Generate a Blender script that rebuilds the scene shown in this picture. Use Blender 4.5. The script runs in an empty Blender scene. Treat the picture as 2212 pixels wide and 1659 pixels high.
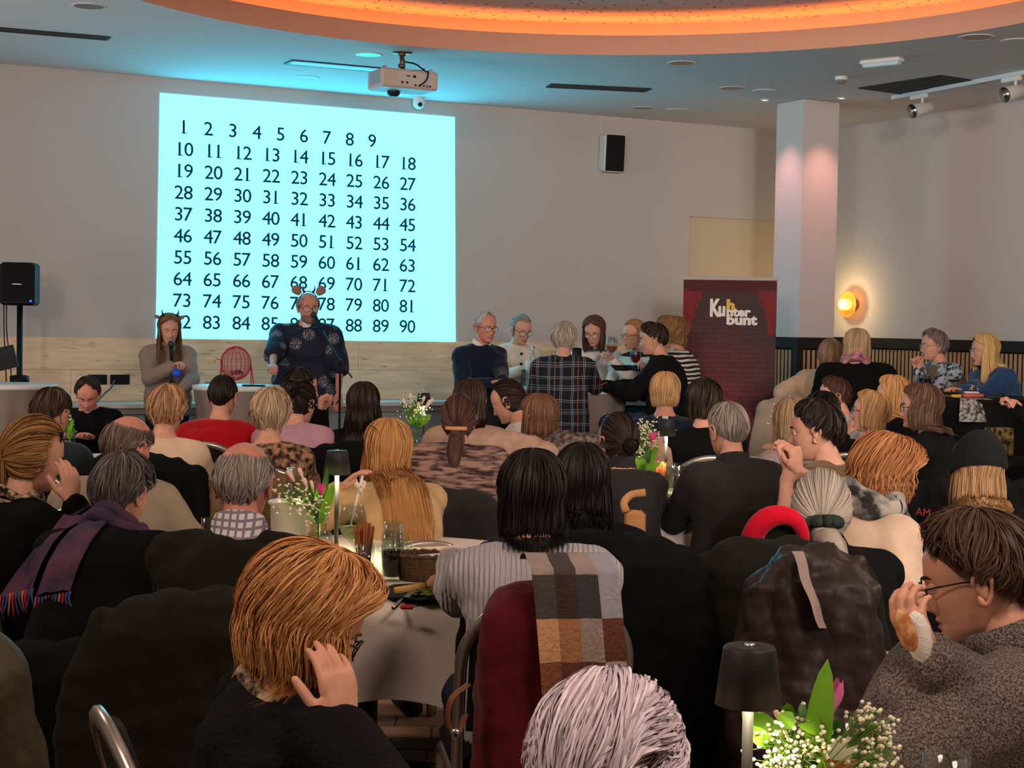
import bpy, math, random
import numpy as np
from mathutils import Vector, Matrix

C = bpy.context.scene.collection
scene = bpy.context.scene
PI = math.pi
FPX = 3460.0
def rad(a): return a * PI / 180.0

# ---------------------------------------------------------------- camera
CAM_Z = 1.55
PITCH, ROLL = rad(2.143), rad(0.99)
_r0 = np.array([1.0, 0, 0]); _u0 = np.array([0, math.sin(PITCH), math.cos(PITCH)])
CAM_F = np.array([0, math.cos(PITCH), -math.sin(PITCH)])
CAM_R = math.cos(ROLL) * _r0 + math.sin(ROLL) * _u0
CAM_U = -math.sin(ROLL) * _r0 + math.cos(ROLL) * _u0
CAM_O = np.array([0, 0, CAM_Z])
cam_d = bpy.data.cameras.new('camera'); cam = bpy.data.objects.new('camera', cam_d); C.objects.link(cam)
_m = Matrix.Identity(4)
for i in range(3):
    _m[i][0] = CAM_R[i]; _m[i][1] = CAM_U[i]; _m[i][2] = -CAM_F[i]; _m[i][3] = CAM_O[i]
cam.matrix_world = _m
cam_d.sensor_width = 36.0; cam_d.lens = FPX * 36.0 / 2212.0
cam_d.clip_start = 0.05; cam_d.clip_end = 100
scene.camera = cam

def ray(u, v):
    return CAM_F + CAM_R * ((u - 1106.0) / FPX) - CAM_U * ((v - 829.5) / FPX)
def W(u, v, d):                      # the world point seen at photo pixel (u, v) whose depth (world Y) is d
    r = ray(u, v); return CAM_O + r * (d / r[1])
def WZ(u, v, z):                     # ... on the horizontal plane z
    r = ray(u, v); return CAM_O + r * ((z - CAM_Z) / r[2])
def WP(u, v, p, n):                  # ... on a plane
    r = ray(u, v); p = np.array(p, float); n = np.array(n, float)
    return CAM_O + r * (np.dot(p - CAM_O, n) / np.dot(r, n))

# ---------------------------------------------------------------- world, lights, exposure
CEIL = 3.62
wd = bpy.data.worlds.new('world'); scene.world = wd; wd.use_nodes = True
wd.node_tree.nodes['Background'].inputs[0].default_value = (0.03, 0.028, 0.03, 1)
wd.node_tree.nodes['Background'].inputs[1].default_value = 0.0
scene.view_settings.view_transform = 'Standard'; scene.view_settings.look = 'None'
scene.view_settings.exposure = 0.0; scene.view_settings.gamma = 1.0
scene.view_settings.use_curve_mapping = False
scene.cycles.max_bounces = 8; scene.cycles.diffuse_bounces = 4; scene.cycles.glossy_bounces = 3
scene.cycles.transmission_bounces = 8; scene.cycles.transparent_max_bounces = 24
scene.cycles.caustics_reflective = False; scene.cycles.caustics_refractive = False
scene.cycles.sample_clamp_indirect = 4.0
scene.cycles.use_denoising = True

def area(name, loc, aim, size, power, col, shape='DISK', spread=180):
    l = bpy.data.lights.new(name, 'AREA'); l.shape = shape; l.size = size; l.energy = power; l.color = col
    l.spread = rad(spread)
    o = bpy.data.objects.new(name, l); C.objects.link(o); o.location = loc
    o.rotation_euler = (Vector(aim) - Vector(loc)).to_track_quat('-Z', 'Y').to_euler(); return o
# assumed fill lights added over the audience, all unseen above the frame
WARM = (1.0, 0.73, 0.57)
area('overhead_fill', (0.3, 4.6, 3.95), (0.3, 5.2, 0), 2.2, 230, (1.0, 0.66, 0.48), spread=150)
area('overhead_fill', (-2.0, 1.4, 3.58), (-1.6, 2.5, 0), 0.9, 90, WARM)
area('overhead_fill', (1.6, 1.2, 3.58), (1.4, 2.2, 0), 0.9, 90, WARM)
area('overhead_fill', (4.2, 6.0, 3.58), (4.0, 6.6, 0), 1.2, 110, WARM)
area('overhead_fill', (-3.6, 6.2, 3.58), (-3.0, 7, 0), 1.2, 90, WARM)
area('overhead_fill', (0.6, 9.4, 3.97), (0.6, 9.4, 0), 4.0, 200, (1.0, 0.7, 0.55))

# fill lights added out of view, aimed over the heads to brighten the walls
area('wall_fill', (-3.0, -1.6, 3.2), (-3.2, 13.5, 3.2), 0.7, 14, (1.0, 0.90, 0.88), spread=50)
area('wall_fill', (1.6, -2.4, 3.2), (2.6, 15.5, 3.2), 0.7, 33, (1.0, 0.86, 0.78), spread=50)
area('ceiling_fill', (-6.0, 8.6, 1.7), (-1.0, 12, 3.9), 2.2, 30, (1.0, 0.92, 0.9), spread=110)  # the two ceiling lights are added unseen fills that brighten the ceiling
area('ceiling_fill', (2.7, 1.0, 2.5), (2.6, 12.5, 4.3), 1.6, 85, (1.0, 0.86, 0.78), spread=110)
area('wall_fill', (-1.0, 2.2, 3.3), (4.6, 14.5, 3.1), 0.6, 16, (1.0, 0.84, 0.74), spread=50)

# ---------------------------------------------------------------- mesh helpers
def srgb(c):
    c = np.array(c, float) / 255.0
    return tuple(np.where(c <= 0.04045, c / 12.92, ((c + 0.055) / 1.055) ** 2.4))
MATS = {}
def mat(key, rgb=(128, 128, 128), rough=0.7, metal=0.0, var=0.0, vscale=20.0, bump=0.0, bscale=60.0, stretch=(1, 1, 1),
        emit=0.0, trans=0.0, spec=0.3, sheen=0.0, tint=False, ior=1.45, alpha=1.0, rgb2=None, wave=None, aniso=0):
    if key in MATS: return MATS[key]
    m = bpy.data.materials.new(key); m.use_nodes = True; nt = m.node_tree; N = nt.nodes; L = nt.links
    b = N['Principled BSDF']; col = srgb(rgb) + (1,)
    b.inputs['Base Color'].default_value = col; b.inputs['Roughness'].default_value = rough
    b.inputs['Metallic'].default_value = metal; b.inputs['Specular IOR Level'].default_value = spec
    b.inputs['IOR'].default_value = ior
    if sheen: b.inputs['Sheen Weight'].default_value = sheen; b.inputs['Sheen Roughness'].default_value = 0.4
    if trans: b.inputs['Transmission Weight'].default_value = trans
    if alpha < 1: b.inputs['Alpha'].default_value = alpha
    if emit: b.inputs['Emission Color'].default_value = col; b.inputs['Emission Strength'].default_value = emit
    tc = None
    def coords(sc):
        nonlocal tc
        if tc is None: tc = N.new('ShaderNodeTexCoord')
        mp = N.new('ShaderNodeMapping'); mp.inputs['Scale'].default_value = sc
        L.new(tc.outputs['Object'], mp.inputs['Vector']); return mp
    if var or rgb2 is not None:
        no = N.new('ShaderNodeTexNoise'); no.inputs['Scale'].default_value = vscale; no.inputs['Detail'].default_value = 4
        L.new(coords(stretch).outputs[0], no.inputs['Vector'])
        cr = N.new('ShaderNodeValToRGB'); a = np.array(srgb(rgb))
        c2 = np.array(srgb(rgb2)) if rgb2 is not None else a * (1 + var)
        c1 = a if rgb2 is not None else a * (1 - var)
        cr.color_ramp.elements[0].position = 0.4 if rgb2 is not None else 0.3; cr.color_ramp.elements[1].position = 0.6 if rgb2 is not None else 0.7
        cr.color_ramp.elements[0].color = tuple(np.clip(c1, 0, 1)) + (1,); cr.color_ramp.elements[1].color = tuple(np.clip(c2, 0, 1)) + (1,)
        L.new(no.outputs['Fac'], cr.inputs['Fac']); L.new(cr.outputs[0], b.inputs['Base Color'])
    if tint:
        at = N.new('ShaderNodeAttribute'); at.attribute_name = 'tint'
        mx = N.new('ShaderNodeMix'); mx.data_type = 'RGBA'
        a = np.array(srgb(rgb)); c2 = np.array(srgb(rgb2)) if rgb2 is not None else np.clip(a * 1.5, 0, 1)
        mx.inputs[6].default_value = tuple(a * 0.6) + (1,); mx.inputs[7].default_value = tuple(c2) + (1,)
        L.new(at.outputs['Fac'], mx.inputs[0]); L.new(mx.outputs[2], b.inputs['Base Color'])
    if bump:
        if wave:
            t = N.new('ShaderNodeTexWave'); t.bands_direction = wave; t.inputs['Distortion'].default_value = 2.0; t.inputs['Detail'].default_value = 1
            t.inputs['Scale'].default_value = bscale; L.new(coords((1, 1, 1)).outputs[0], t.inputs['Vector'])
        else:
            t = N.new('ShaderNodeTexNoise'); t.inputs['Scale'].default_value = bscale; t.inputs['Detail'].default_value = 3
            L.new(coords(stretch).outputs[0], t.inputs['Vector'])
        bp = N.new('ShaderNodeBump'); bp.inputs['Strength'].default_value = bump; bp.inputs['Distance'].default_value = 0.01
        L.new(t.outputs['Fac'], bp.inputs['Height']); L.new(bp.outputs[0], b.inputs['Normal'])
    MATS[key] = m; return m

def quads(n, m, closed_m=True, off=0):
    i = np.arange(n - 1)[:, None]; j = np.arange(m if closed_m else m - 1)[None, :]
    j2 = (j + 1) % m
    f = np.stack([i * m + j, i * m + j2, (i + 1) * m + j2, (i + 1) * m + j], -1).reshape(-1, 4)
    return f + off
class MB:
    def __init__(s): s.V = []; s.F = []; s.n = 0; s.T = []
    def add(s, v, faces, mi=0, tint=None):        # faces: list of int arrays (n,k)
        v = np.asarray(v, float).reshape(-1, 3)
        if not isinstance(faces, list): faces = [faces]
        for f in faces:
            f = np.asarray(f, int)
            if len(f): s.F.append((f + s.n, mi))
        s.V.append(v); s.T.append(np.full(len(v), 0.5) if tint is None else np.asarray(tint, float)); s.n += len(v)
    def arrays(s):
        return np.concatenate(s.V), s.F
    def build(s, name, mats, parent=None, smooth=True, origin=None, tint=False):
        me = bpy.data.meshes.new(name)
        V = np.concatenate(s.V)
        if origin is None: origin = np.array(parent.location) if parent is not None else np.zeros(3)
        V = V - np.asarray(origin)
        nf = sum(len(f) for f, _ in s.F); loops = np.concatenate([f.reshape(-1) for f, _ in s.F])
        tot = np.concatenate([np.full(len(f), f.shape[1]) for f, _ in s.F]); st = np.concatenate([[0], np.cumsum(tot)[:-1]])
        mi = np.concatenate([np.full(len(f), m) for f, m in s.F])
        me.vertices.add(len(V)); me.vertices.foreach_set('co', V.astype(np.float32).ravel())
        me.loops.add(len(loops)); me.loops.foreach_set('vertex_index', loops.astype(np.int32))
        me.polygons.add(nf); me.polygons.foreach_set('loop_start', st.astype(np.int32))
        try: me.polygons.foreach_set('loop_total', tot.astype(np.int32))
        except Exception: pass
        me.polygons.foreach_set('material_index', mi.astype(np.int32))
        me.polygons.foreach_set('use_smooth', np.full(nf, bool(smooth)))
        me.update(calc_edges=True); me.validate()
        if tint:
            a = me.attributes.new('tint', 'FLOAT', 'POINT'); a.data.foreach_set('value', np.concatenate(s.T).astype(np.float32))
        for m in (mats if isinstance(mats, (list, tuple)) else [mats]): me.materials.append(m)
        o = bpy.data.objects.new(name, me); C.objects.link(o)
        if parent is not None: o.parent = parent
        else: o.location = origin
        return o

def tag(o, label=None, cat=None, group=None, kind=None):
    if label: o['label'] = label
    if cat: o['category'] = cat
    if group: o['group'] = group
    if kind: o['kind'] = kind
    return o
def thing(name, label, cat, loc, group=None):
    o = bpy.data.objects.new(name, None); C.objects.link(o); o.location = tuple(loc); o.empty_display_size = 0.1
    return tag(o, label, cat, group)

def norm(a):
    a = np.asarray(a, float); return a / max(np.linalg.norm(a), 1e-9)
def frames(P):
    P = np.asarray(P, float); n = len(P); T = np.zeros_like(P)
    T[1:-1] = P[2:] - P[:-2]; T[0] = P[1] - P[0]; T[-1] = P[-1] - P[-2]
    T = np.array([norm(t) for t in T])
    ref = np.array([0, 0, 1.0]) if abs(T[0][2]) < 0.9 else np.array([1.0, 0, 0])
    A = []; a = norm(np.cross(T[0], ref))
    for t in T:
        a = norm(a - t * np.dot(a, t)); A.append(a)
    A = np.array(A); B = np.cross(T, A); return T, A, B
def tube(mb, P, r, n=8, mi=0, caps=True, rb=None, up=None, tint=None):
    P = np.asarray(P, float); k = len(P); r = np.broadcast_to(np.asarray(r, float), (k,)); rb = r if rb is None else np.broadcast_to(np.asarray(rb, float), (k,))
    T, A, B = frames(P)
    if up is not None:
        A = np.array([norm(np.cross(np.asarray(up, float), t)) for t in T]); B = np.cross(T, A)
    a = np.linspace(0, 2 * PI, n, endpoint=False) + (PI / n)
    V = P[:, None, :] + A[:, None, :] * (np.cos(a)[None, :, None] * r[:, None, None]) + B[:, None, :] * (np.sin(a)[None, :, None] * rb[:, None, None])
    F = [quads(k, n)]
    if caps: F += [np.arange(n)[::-1][None, :], (np.arange(n) + (k - 1) * n)[None, :]]
    mb.add(V, F, mi, tint)
def flattube(mb, P, w, h, up, mi=0):                 # rectangular section, w along `side`, h along up
    tube(mb, P, w * 0.7071, 4, mi, True, h * 0.7071, up)
def box(mb, c, s, mi=0, ax=None, bev=0.0):
    c = np.asarray(c, float); s = np.asarray(s, float) / 2
    X, Y, Z = (np.eye(3) if ax is None else np.asarray(ax, float))
    if bev <= 0:
        V = [c + X * s[0] * a + Y * s[1] * b + Z * s[2] * d for d in (-1, 1) for b in (-1, 1) for a in (-1, 1)]
        mb.add(V, np.array([[0, 2, 3, 1], [4, 5, 7, 6], [0, 1, 5, 4], [2, 6, 7, 3], [0, 4, 6, 2], [1, 3, 7, 5]]), mi); return
    V = []; b = min(bev, s.min() * .99)
    prof = [(-s[2], b), (-s[2] + b, 0), (s[2] - b, 0), (s[2], b)]
    for z, ins in prof:
        hx, hy = s[0] - ins, s[1] - ins; q = b * 0.6
        for (x, y) in ((hx, hy - q), (hx - q, hy), (-hx + q, hy), (-hx, hy - q), (-hx, -hy + q), (-hx + q, -hy), (hx - q, -hy), (hx, -hy + q)):
            V.append(c + X * x + Y * y + Z * z)
    mb.add(V, [quads(4, 8), np.arange(8)[::-1][None, :], (np.arange(8) + 24)[None, :]], mi)
def lathe(mb, prof, c=(0, 0, 0), n=24, mi=0, ax=None, closed=False, sx=1.0, sy=1.0):
    X, Y, Z = (np.eye(3) if ax is None else np.asarray(ax, float)); c = np.asarray(c, float)
    a = np.linspace(0, 2 * PI, n, endpoint=False); pr = np.asarray(prof, float)
    V = c + (X[None, None] * (np.cos(a)[None, :, None] * pr[:, 0][:, None, None] * sx) + Y[None, None] * (np.sin(a)[None, :, None] * pr[:, 0][:, None, None] * sy) + Z[None, None] * pr[:, 1][:, None, None])
    F = [quads(len(pr), n)]
    if closed: F += [np.arange(n)[::-1][None, :], (np.arange(n) + (len(pr) - 1) * n)[None, :]]
    mb.add(V, F, mi)
def ellipsoid(mb, c, r, ax=None, n=14, k=9, mi=0, tint=None):
    t = np.linspace(0.08, PI - 0.08, k)
    X, Y, Z = (np.eye(3) if ax is None else np.asarray(ax, float)); a = np.linspace(0, 2 * PI, n, endpoint=False)
    V = np.asarray(c, float) + X * (np.cos(a)[None, :, None] * np.sin(t)[:, None, None] * r[0]) + Y * (np.sin(a)[None, :, None] * np.sin(t)[:, None, None] * r[1]) + Z * (-np.cos(t)[:, None, None] * r[2])
    mb.add(V, [quads(k, n), np.arange(n)[::-1][None, :], (np.arange(n) + (k - 1) * n)[None, :]], mi, tint)
def capsule(mb, p0, p1, r0, r1, n=12, mi=0):
    p0 = np.asarray(p0, float); p1 = np.asarray(p1, float); d = norm(p1 - p0)
    P = [p0 - d * r0 * .98, p0 - d * r0 * .8, p0 - d * r0 * .4, p0, p1, p1 + d * r1 * .4, p1 + d * r1 * .8, p1 + d * r1 * .98]
    R = [r0 * .2, r0 * .6, r0 * .917, r0, r1, r1 * .917, r1 * .6, r1 * .2]
    tube(mb, P, R, n, mi)
def smooth_path(P, n=24):
    P = np.asarray(P, float); k = len(P); Q = np.vstack([2 * P[0] - P[1], P, 2 * P[-1] - P[-2]]); out = []
    for t in np.linspace(0, k - 1, n):
        i = min(int(t), k - 2); f = t - i; a, b, c, d = Q[i], Q[i + 1], Q[i + 2], Q[i + 3]
        out.append(0.5 * ((2 * b) + (-a + c) * f + (2 * a - 5 * b + 4 * c - d) * f * f + (-a + 3 * b - 3 * c + d) * f ** 3))
    return np.array(out)
def copy_thing(root, loc, rotz, label, group=None, name=None):
    r = root.copy(); C.objects.link(r); r.location = tuple(loc); r.rotation_euler = (0, 0, rotz); r['label'] = label
    if group: r['group'] = group
    for ch in [o for o in root.children]:
        c = ch.copy(); C.objects.link(c); c.parent = r
        for g in ch.children:
            d = g.copy(); C.objects.link(d); d.parent = c
    return r

# ---------------------------------------------------------------- setting
BX = np.array([0.889, 0.458, 0.0]); RX = np.array([0.458, -0.889, 0.0]); ZV = np.array([0, 0, 1.0])
B0 = np.array([-1.87, 14.5, 0.0]); CORNER = np.array([3.06, 17.04, 0.0])
def BW(s, z, off=0.0): return B0 + BX * s + RX * off + ZV * z           # on the back wall, off = out into the room
def RW(s, z, off=0.0): return CORNER + RX * s - BX * off + ZV * z       # on the wall with the slats
def bw_px(u, v, off=0.0): return WP(u, v, B0 + RX * off, RX)
def rw_px(u, v, off=0.0): return WP(u, v, CORNER - BX * off, BX)
def bw_s(p): return float(np.dot(np.asarray(p) - B0, BX))
def rw_s(p): return float(np.dot(np.asarray(p) - CORNER, RX))
AXB = (BX, -RX, ZV); AXR = (RX, BX, ZV)
m_wall = mat('wall_paint', (196, 190, 186), 0.9, bump=0.25, bscale=140)
m_ceil = mat('ceiling_paint', (216, 214, 212), 0.95)
m_cream = mat('cream_paint', (205, 190, 165), 0.9)
s_end = bw_s(CORNER)

# back wall, with the shallow recess near the column
pa = bw_px(1490, 467); pb = bw_px(1668, 475); sa, sb = bw_s(pa), s_end + 0.0; za = float(pa[2])
mb = MB()
def slab(s0, s1, z0, z1, o0, o1, mi=0): box(mb, (BW((s0 + s1) / 2, (z0 + z1) / 2, (o0 + o1) / 2)), (s1 - s0, abs(o1 - o0), z1 - z0), mi, AXB)
slab(-9.2, sa, 0, CEIL, -0.25, 0); slab(sa, sb + .2, za, CEIL, -0.25, 0); slab(sa, sb + .2, 0, za, -0.25, -0.05, 1)
tag(mb.build('wall_back', [m_wall, m_cream], smooth=False), kind='structure')
mb = MB(); box(mb, CORNER + RX * 8.5 + BX * 0.125 + ZV * CEIL / 2, (17.4, 0.25, CEIL), 0, AXR)
tag(mb.build('wall_right', m_wall, smooth=False), kind='structure')
mb = MB(); box(mb, CORNER + RX * 8.5 - BX * 14.3 + ZV * CEIL / 2, (17.4, 0.25, CEIL), 0, AXR)
tag(mb.build('wall_left', m_wall, smooth=False), kind='structure')
mb = MB(); box(mb, CORNER + RX * 17.1 - BX * 7 + ZV * CEIL / 2, (14.6, 0.25, CEIL), 0, AXB)
tag(mb.build('wall_front', m_wall, smooth=False), kind='structure')

# floor with the tiles seen between the chairs
def floor_mat():
    m = bpy.data.materials.new('floor_tiles'); m.use_nodes = True; nt = m.node_tree; b = nt.nodes['Principled BSDF']
    tc = nt.nodes.new('ShaderNodeTexCoord'); br = nt.nodes.new('ShaderNodeTexBrick')
    br.inputs['Color1'].default_value = srgb((150, 122, 100)) + (1,); br.inputs['Color2'].default_value = srgb((96, 80, 66)) + (1,)
    br.inputs['Mortar'].default_value = srgb((60, 50, 42)) + (1,); br.inputs['Scale'].default_value = 3.3; br.offset = 0.5
    nt.links.new(tc.outputs['Object'], br.inputs['Vector']); nt.links.new(br.outputs[0], b.inputs['Base Color']); b.inputs['Roughness'].default_value = 0.6
    return m
mb = MB(); fc = CORNER + RX * 8.5 - BX * 7; box(mb, fc - ZV * 0.06, (14.6, 17.6, 0.1), 0, AXB)
floor = tag(mb.build('floor', floor_mat(), smooth=False), kind='structure')
random.seed(4)
tile_m = [mat('tile_light', (178, 146, 122), 0.5, var=.2, vscale=8), mat('tile_mid', (140, 114, 96), 0.5, var=.2, vscale=8), mat('tile_dark', (100, 84, 72), 0.5, var=.2, vscale=8)]
tile_me = []
for k in range(3):
    mb = MB(); box(mb, (0, 0, 0), (0.285, 0.165, 0.018), 0, None, 0.004); t = mb.build('tile', tile_m[k], smooth=False); tile_me.append(t.data); bpy.data.objects.remove(t)
k = 0
for i in range(-5, 9):
    for j in range(0, 21):
        p = (0.15 + i * 0.29 + (j % 2) * 0.145, 5.0 + j * 0.17, -0.0095)
        if not (-1.1 < p[0] < 2.0): continue
        o = bpy.data.objects.new('tile', tile_me[random.choice((0, 0, 1, 1, 2))]); C.objects.link(o); o.parent = floor; o.location = p; k += 1

# ceiling with the round cove
COV = np.array([0.515, 9.35]); CR = 3.0; CRX, CRY = 3.25, 3.0
NSEG = 128
ang = np.linspace(0, 2 * PI, NSEG, endpoint=False)
def cove_ring(dr, z): return np.stack([COV[0] + (CRX + dr) * np.cos(ang), COV[1] + (CRY + dr) * np.sin(ang), np.full(NSEG, z)], 1)
corners2 = [CORNER + BX * .2 - RX * .2, CORNER + BX * .2 + RX * 17.3, CORNER + RX * 17.3 - BX * 14.4, CORNER - RX * .2 - BX * 14.4]
outer = []
for a in ang:
    d = np.array([math.cos(a), math.sin(a)]); best = 1e9
    for i in range(4):
        p, q = corners2[i][:2], corners2[(i + 1) % 4][:2]; e = q - p
        M = np.array([[d[0], -e[0]], [d[1], -e[1]]]); det = np.linalg.det(M)
        if abs(det) < 1e-9: continue
        t, s = np.linalg.solve(M, p - COV)
        if t > 0 and -1e-6 <= s <= 1 + 1e-6: best = min(best, t)
    outer.append(COV + d * best)
outer = np.column_stack([np.array(outer), np.full(NSEG, CEIL)])
mb = MB()
mb.add(np.vstack([cove_ring(0, CEIL), outer, cove_ring(0.06, CEIL + 0.06), outer + [0, 0, .06]]), [quads(2, NSEG)[:, ::-1], quads(2, NSEG, off=2 * NSEG)])
for i in range(4):   # corner fillers, so that the ceiling reaches every corner
    pass
ceil_o = tag(mb.build('ceiling', m_ceil, smooth=False), kind='structure')
mb = MB()
rings = [cove_ring(0, CEIL), cove_ring(0, CEIL + .150), cove_ring(.05, CEIL + .150), cove_ring(.05, CEIL + .05), cove_ring(.30, CEIL + .05), cove_ring(.32, CEIL + .30)]
mb.add(np.vstack(rings), quads(len(rings), NSEG))
m_cove = mat('cove_paint', (196, 152, 128), 0.9)
tag(mb.build('trim_1', m_cove, smooth=False), kind='structure')
def acoustic_mat():
    m = mat('acoustic_plaster', (205, 196, 186), 0.9); m = m; nt = m.node_tree; b = nt.nodes['Principled BSDF']
    tc = nt.nodes.new('ShaderNodeTexCoord'); vo = nt.nodes.new('ShaderNodeTexVoronoi'); vo.inputs['Scale'].default_value = 14
    cr = nt.nodes.new('ShaderNodeValToRGB'); cr.color_ramp.elements[0].color = srgb((90, 75, 60)) + (1,); cr.color_ramp.elements[1].color = srgb((205, 196, 186)) + (1,)
    cr.color_ramp.elements[0].position = 0.17; cr.color_ramp.elements[1].position = 0.2
    nt.links.new(tc.outputs['Object'], vo.inputs['Vector']); nt.links.new(vo.outputs['Distance'], cr.inputs[0]); nt.links.new(cr.outputs[0], b.inputs['Base Color']); return m
mb = MB(); mb.add(np.vstack([cove_ring(.34, CEIL + .30), cove_ring(.34, CEIL + .36)]), [np.arange(NSEG)[::-1][None, :], quads(2, NSEG), (np.arange(NSEG) + NSEG)[None, :]])
tag(mb.build('trim_2', acoustic_mat(), smooth=False), kind='structure')
mb = MB(); r1 = cove_ring(.14, CEIL + .09); mb_n = 6
a6 = np.linspace(0, 2 * PI, mb_n, endpoint=False)
V = np.stack([np.stack([COV[0] + (CRX + .14 + .014 * math.cos(b)) * np.cos(ang), COV[1] + (CRY + .14 + .014 * math.cos(b)) * np.sin(ang), np.full(NSEG, CEIL + .09 + .014 * math.sin(b))], 1) for b in a6], 1)
V = np.concatenate([V, V[:1]], 0)
mb.add(V.reshape(-1, 3), quads(NSEG + 1, mb_n))
m_strip = mat('cove_led', (255, 138, 66), emit=24)
tag(mb.build('led_strip', m_strip), 'orange light strip hidden behind the lip of the round ceiling cove', 'light strip')

# square column with slatted base
colc = W(1737, 217, 14.5); CW_ = 0.40
cc = np.array([colc[0], colc[1], 0]) - BX * 0.0 + BX * CW_ / 2 - RX * CW_ / 2
mb = MB(); box(mb, cc + ZV * CEIL / 2, (CW_, CW_, CEIL - .005), 0, AXB)
column = tag(mb.build('column', m_wall, smooth=False), 'white square column with a slatted base', 'column', kind='structure')
RAIL = 1.475
m_slat = mat('slat_oak', (176, 142, 108), 0.6, var=.25, vscale=6, stretch=(8, 8, 1)); m_felt = mat('slat_felt', (24, 22, 24), 0.9); m_rail = mat('rail_black', (30, 26, 26), 0.6)
mb = MB(); box(mb, (0, 0, 0), (0.029, 0.009, 1.32), 0); t = mb.build('slat', m_slat, smooth=False); slat_me = t.data; bpy.data.objects.remove(t)
def slat_wall(parent, p0, direc, outn, length, first=0.03, step=0.055):
    ang_ = math.atan2(direc[1], direc[0]); n = int((length - first) / step)
    for i in range(n):
        o = bpy.data.objects.new('slat', slat_me); C.objects.link(o); o.parent = parent
        o.location = tuple(p0 + direc * (first + i * step) + outn * 0.0165 + ZV * 0.70); o.rotation_euler = (0, 0, ang_)
# on the long wall
mb = MB(); L = 4.9
box(mb, RW(0.4 + L / 2, 0.69, .006), (L, .012, 1.38), 0, AXR); box(mb, RW(.4 + L / 2, 1.425, .02), (L, .04, .10), 1, AXR)
pan = tag(mb.build('trim_3', [m_felt, m_rail], smooth=False), kind='structure')
slat_wall(pan, RW(.4, 0, 0), RX, -BX, L)
mb = MB(); cn = cc - RX * -CW_ / 2
f1 = cc + RX * CW_ / 2; f2 = cc - BX * CW_ / 2
box(mb, f1 + RX * .006 + ZV * .69, (CW_, .012, 1.38), 0, AXB); box(mb, f1 + RX * .02 + ZV * 1.425, (CW_ + .08, .04, .10), 1, AXB)
box(mb, f2 - BX * .006 + ZV * .69, (CW_, .012, 1.38), 0, AXR); box(mb, f2 - BX * .02 + ZV * 1.425, (CW_, .04, .10), 1, AXR)
box(mb, cc - BX * (CW_ / 2 + .012) + RX * (CW_ / 2 + .012) + ZV * .69, (.07, .07, 1.38), 1, AXB)
pan2 = tag(mb.build('trim_4', [m_felt, m_rail], smooth=False), kind='structure')
slat_wall(pan2, f1 - BX * CW_ / 2, BX, RX, CW_, .05); slat_wall(pan2, f2 - RX * CW_ / 2, RX, -BX, CW_ - .04, .03)

# oak boards over the bench along the back wall
def oak_mat():
    m = mat('oak_boards', (236, 208, 174), 0.55, var=.14, vscale=3.0, stretch=(1.0, 1.0, 9)); nt = m.node_tree
    b = nt.nodes['Principled BSDF']; prev = b.inputs['Base Color'].links[0].from_socket
    tc = nt.nodes.new('ShaderNodeTexCoord'); mp = nt.nodes.new('ShaderNodeMapping'); mp.inputs['Scale'].default_value = (2.2, 2.2, 9); nt.links.new(tc.outputs['Object'], mp.inputs[0])
    no = nt.nodes.new('ShaderNodeTexNoise'); no.inputs['Scale'].default_value = 2.6; no.inputs['Detail'].default_value = 6; nt.links.new(mp.outputs[0], no.inputs['Vector'])
    cr = nt.nodes.new('ShaderNodeValToRGB'); cr.color_ramp.elements[0].position = .62; cr.color_ramp.elements[1].position = .74
    cr.color_ramp.elements[0].color = (1, 1, 1, 1); cr.color_ramp.elements[1].color = (.45, .38, .32, 1); nt.links.new(no.outputs['Fac'], cr.inputs[0])
    mx = nt.nodes.new('ShaderNodeMix'); mx.data_type = 'RGBA'; mx.blend_type = 'MULTIPLY'; mx.inputs[0].default_value = 1
    nt.links.new(prev, mx.inputs[6]); nt.links.new(cr.outputs[0], mx.inputs[7]); nt.links.new(mx.outputs[2], b.inputs['Base Color']); return m
m_oak = oak_mat()
zt = float(bw_px(800, 736)[2]); zb = float(bw_px(837, 868, .42)[2]); s0_, s1_ = -9.0, sa - .02
panel = bpy.data.objects.new('trim_5', None); C.objects.link(panel); tag(panel, kind='structure')
rowh = (zt - zb) / 2; s = s0_; k = 0
for row in range(2):
    s = s0_ + (0 if row else -.7)
    while s < s1_:
        e = min(s + 1.9, s1_); a = max(s, s0_)
        mb = MB(); box(mb, BW((a + e) / 2, zb + rowh * (row + .5), .012 + .001 * ((k * 7) % 3)), (e - a - .002, .02, rowh - .002), 0, AXB, .002)
        mb.build('plank', m_oak, panel, smooth=False); s = e; k += 1
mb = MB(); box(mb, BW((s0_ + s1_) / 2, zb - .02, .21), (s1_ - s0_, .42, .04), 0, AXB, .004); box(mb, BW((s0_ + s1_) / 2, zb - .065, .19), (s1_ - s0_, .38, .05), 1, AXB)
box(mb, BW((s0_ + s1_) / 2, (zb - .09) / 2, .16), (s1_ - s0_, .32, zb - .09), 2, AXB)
tag(mb.build('trim_6', [mat('ledge_white', (205, 200, 190), .5), mat('ledge_edge', (150, 140, 128), .6), mat('ledge_front', (160, 162, 168), .7)], smooth=False), kind='structure')

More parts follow.
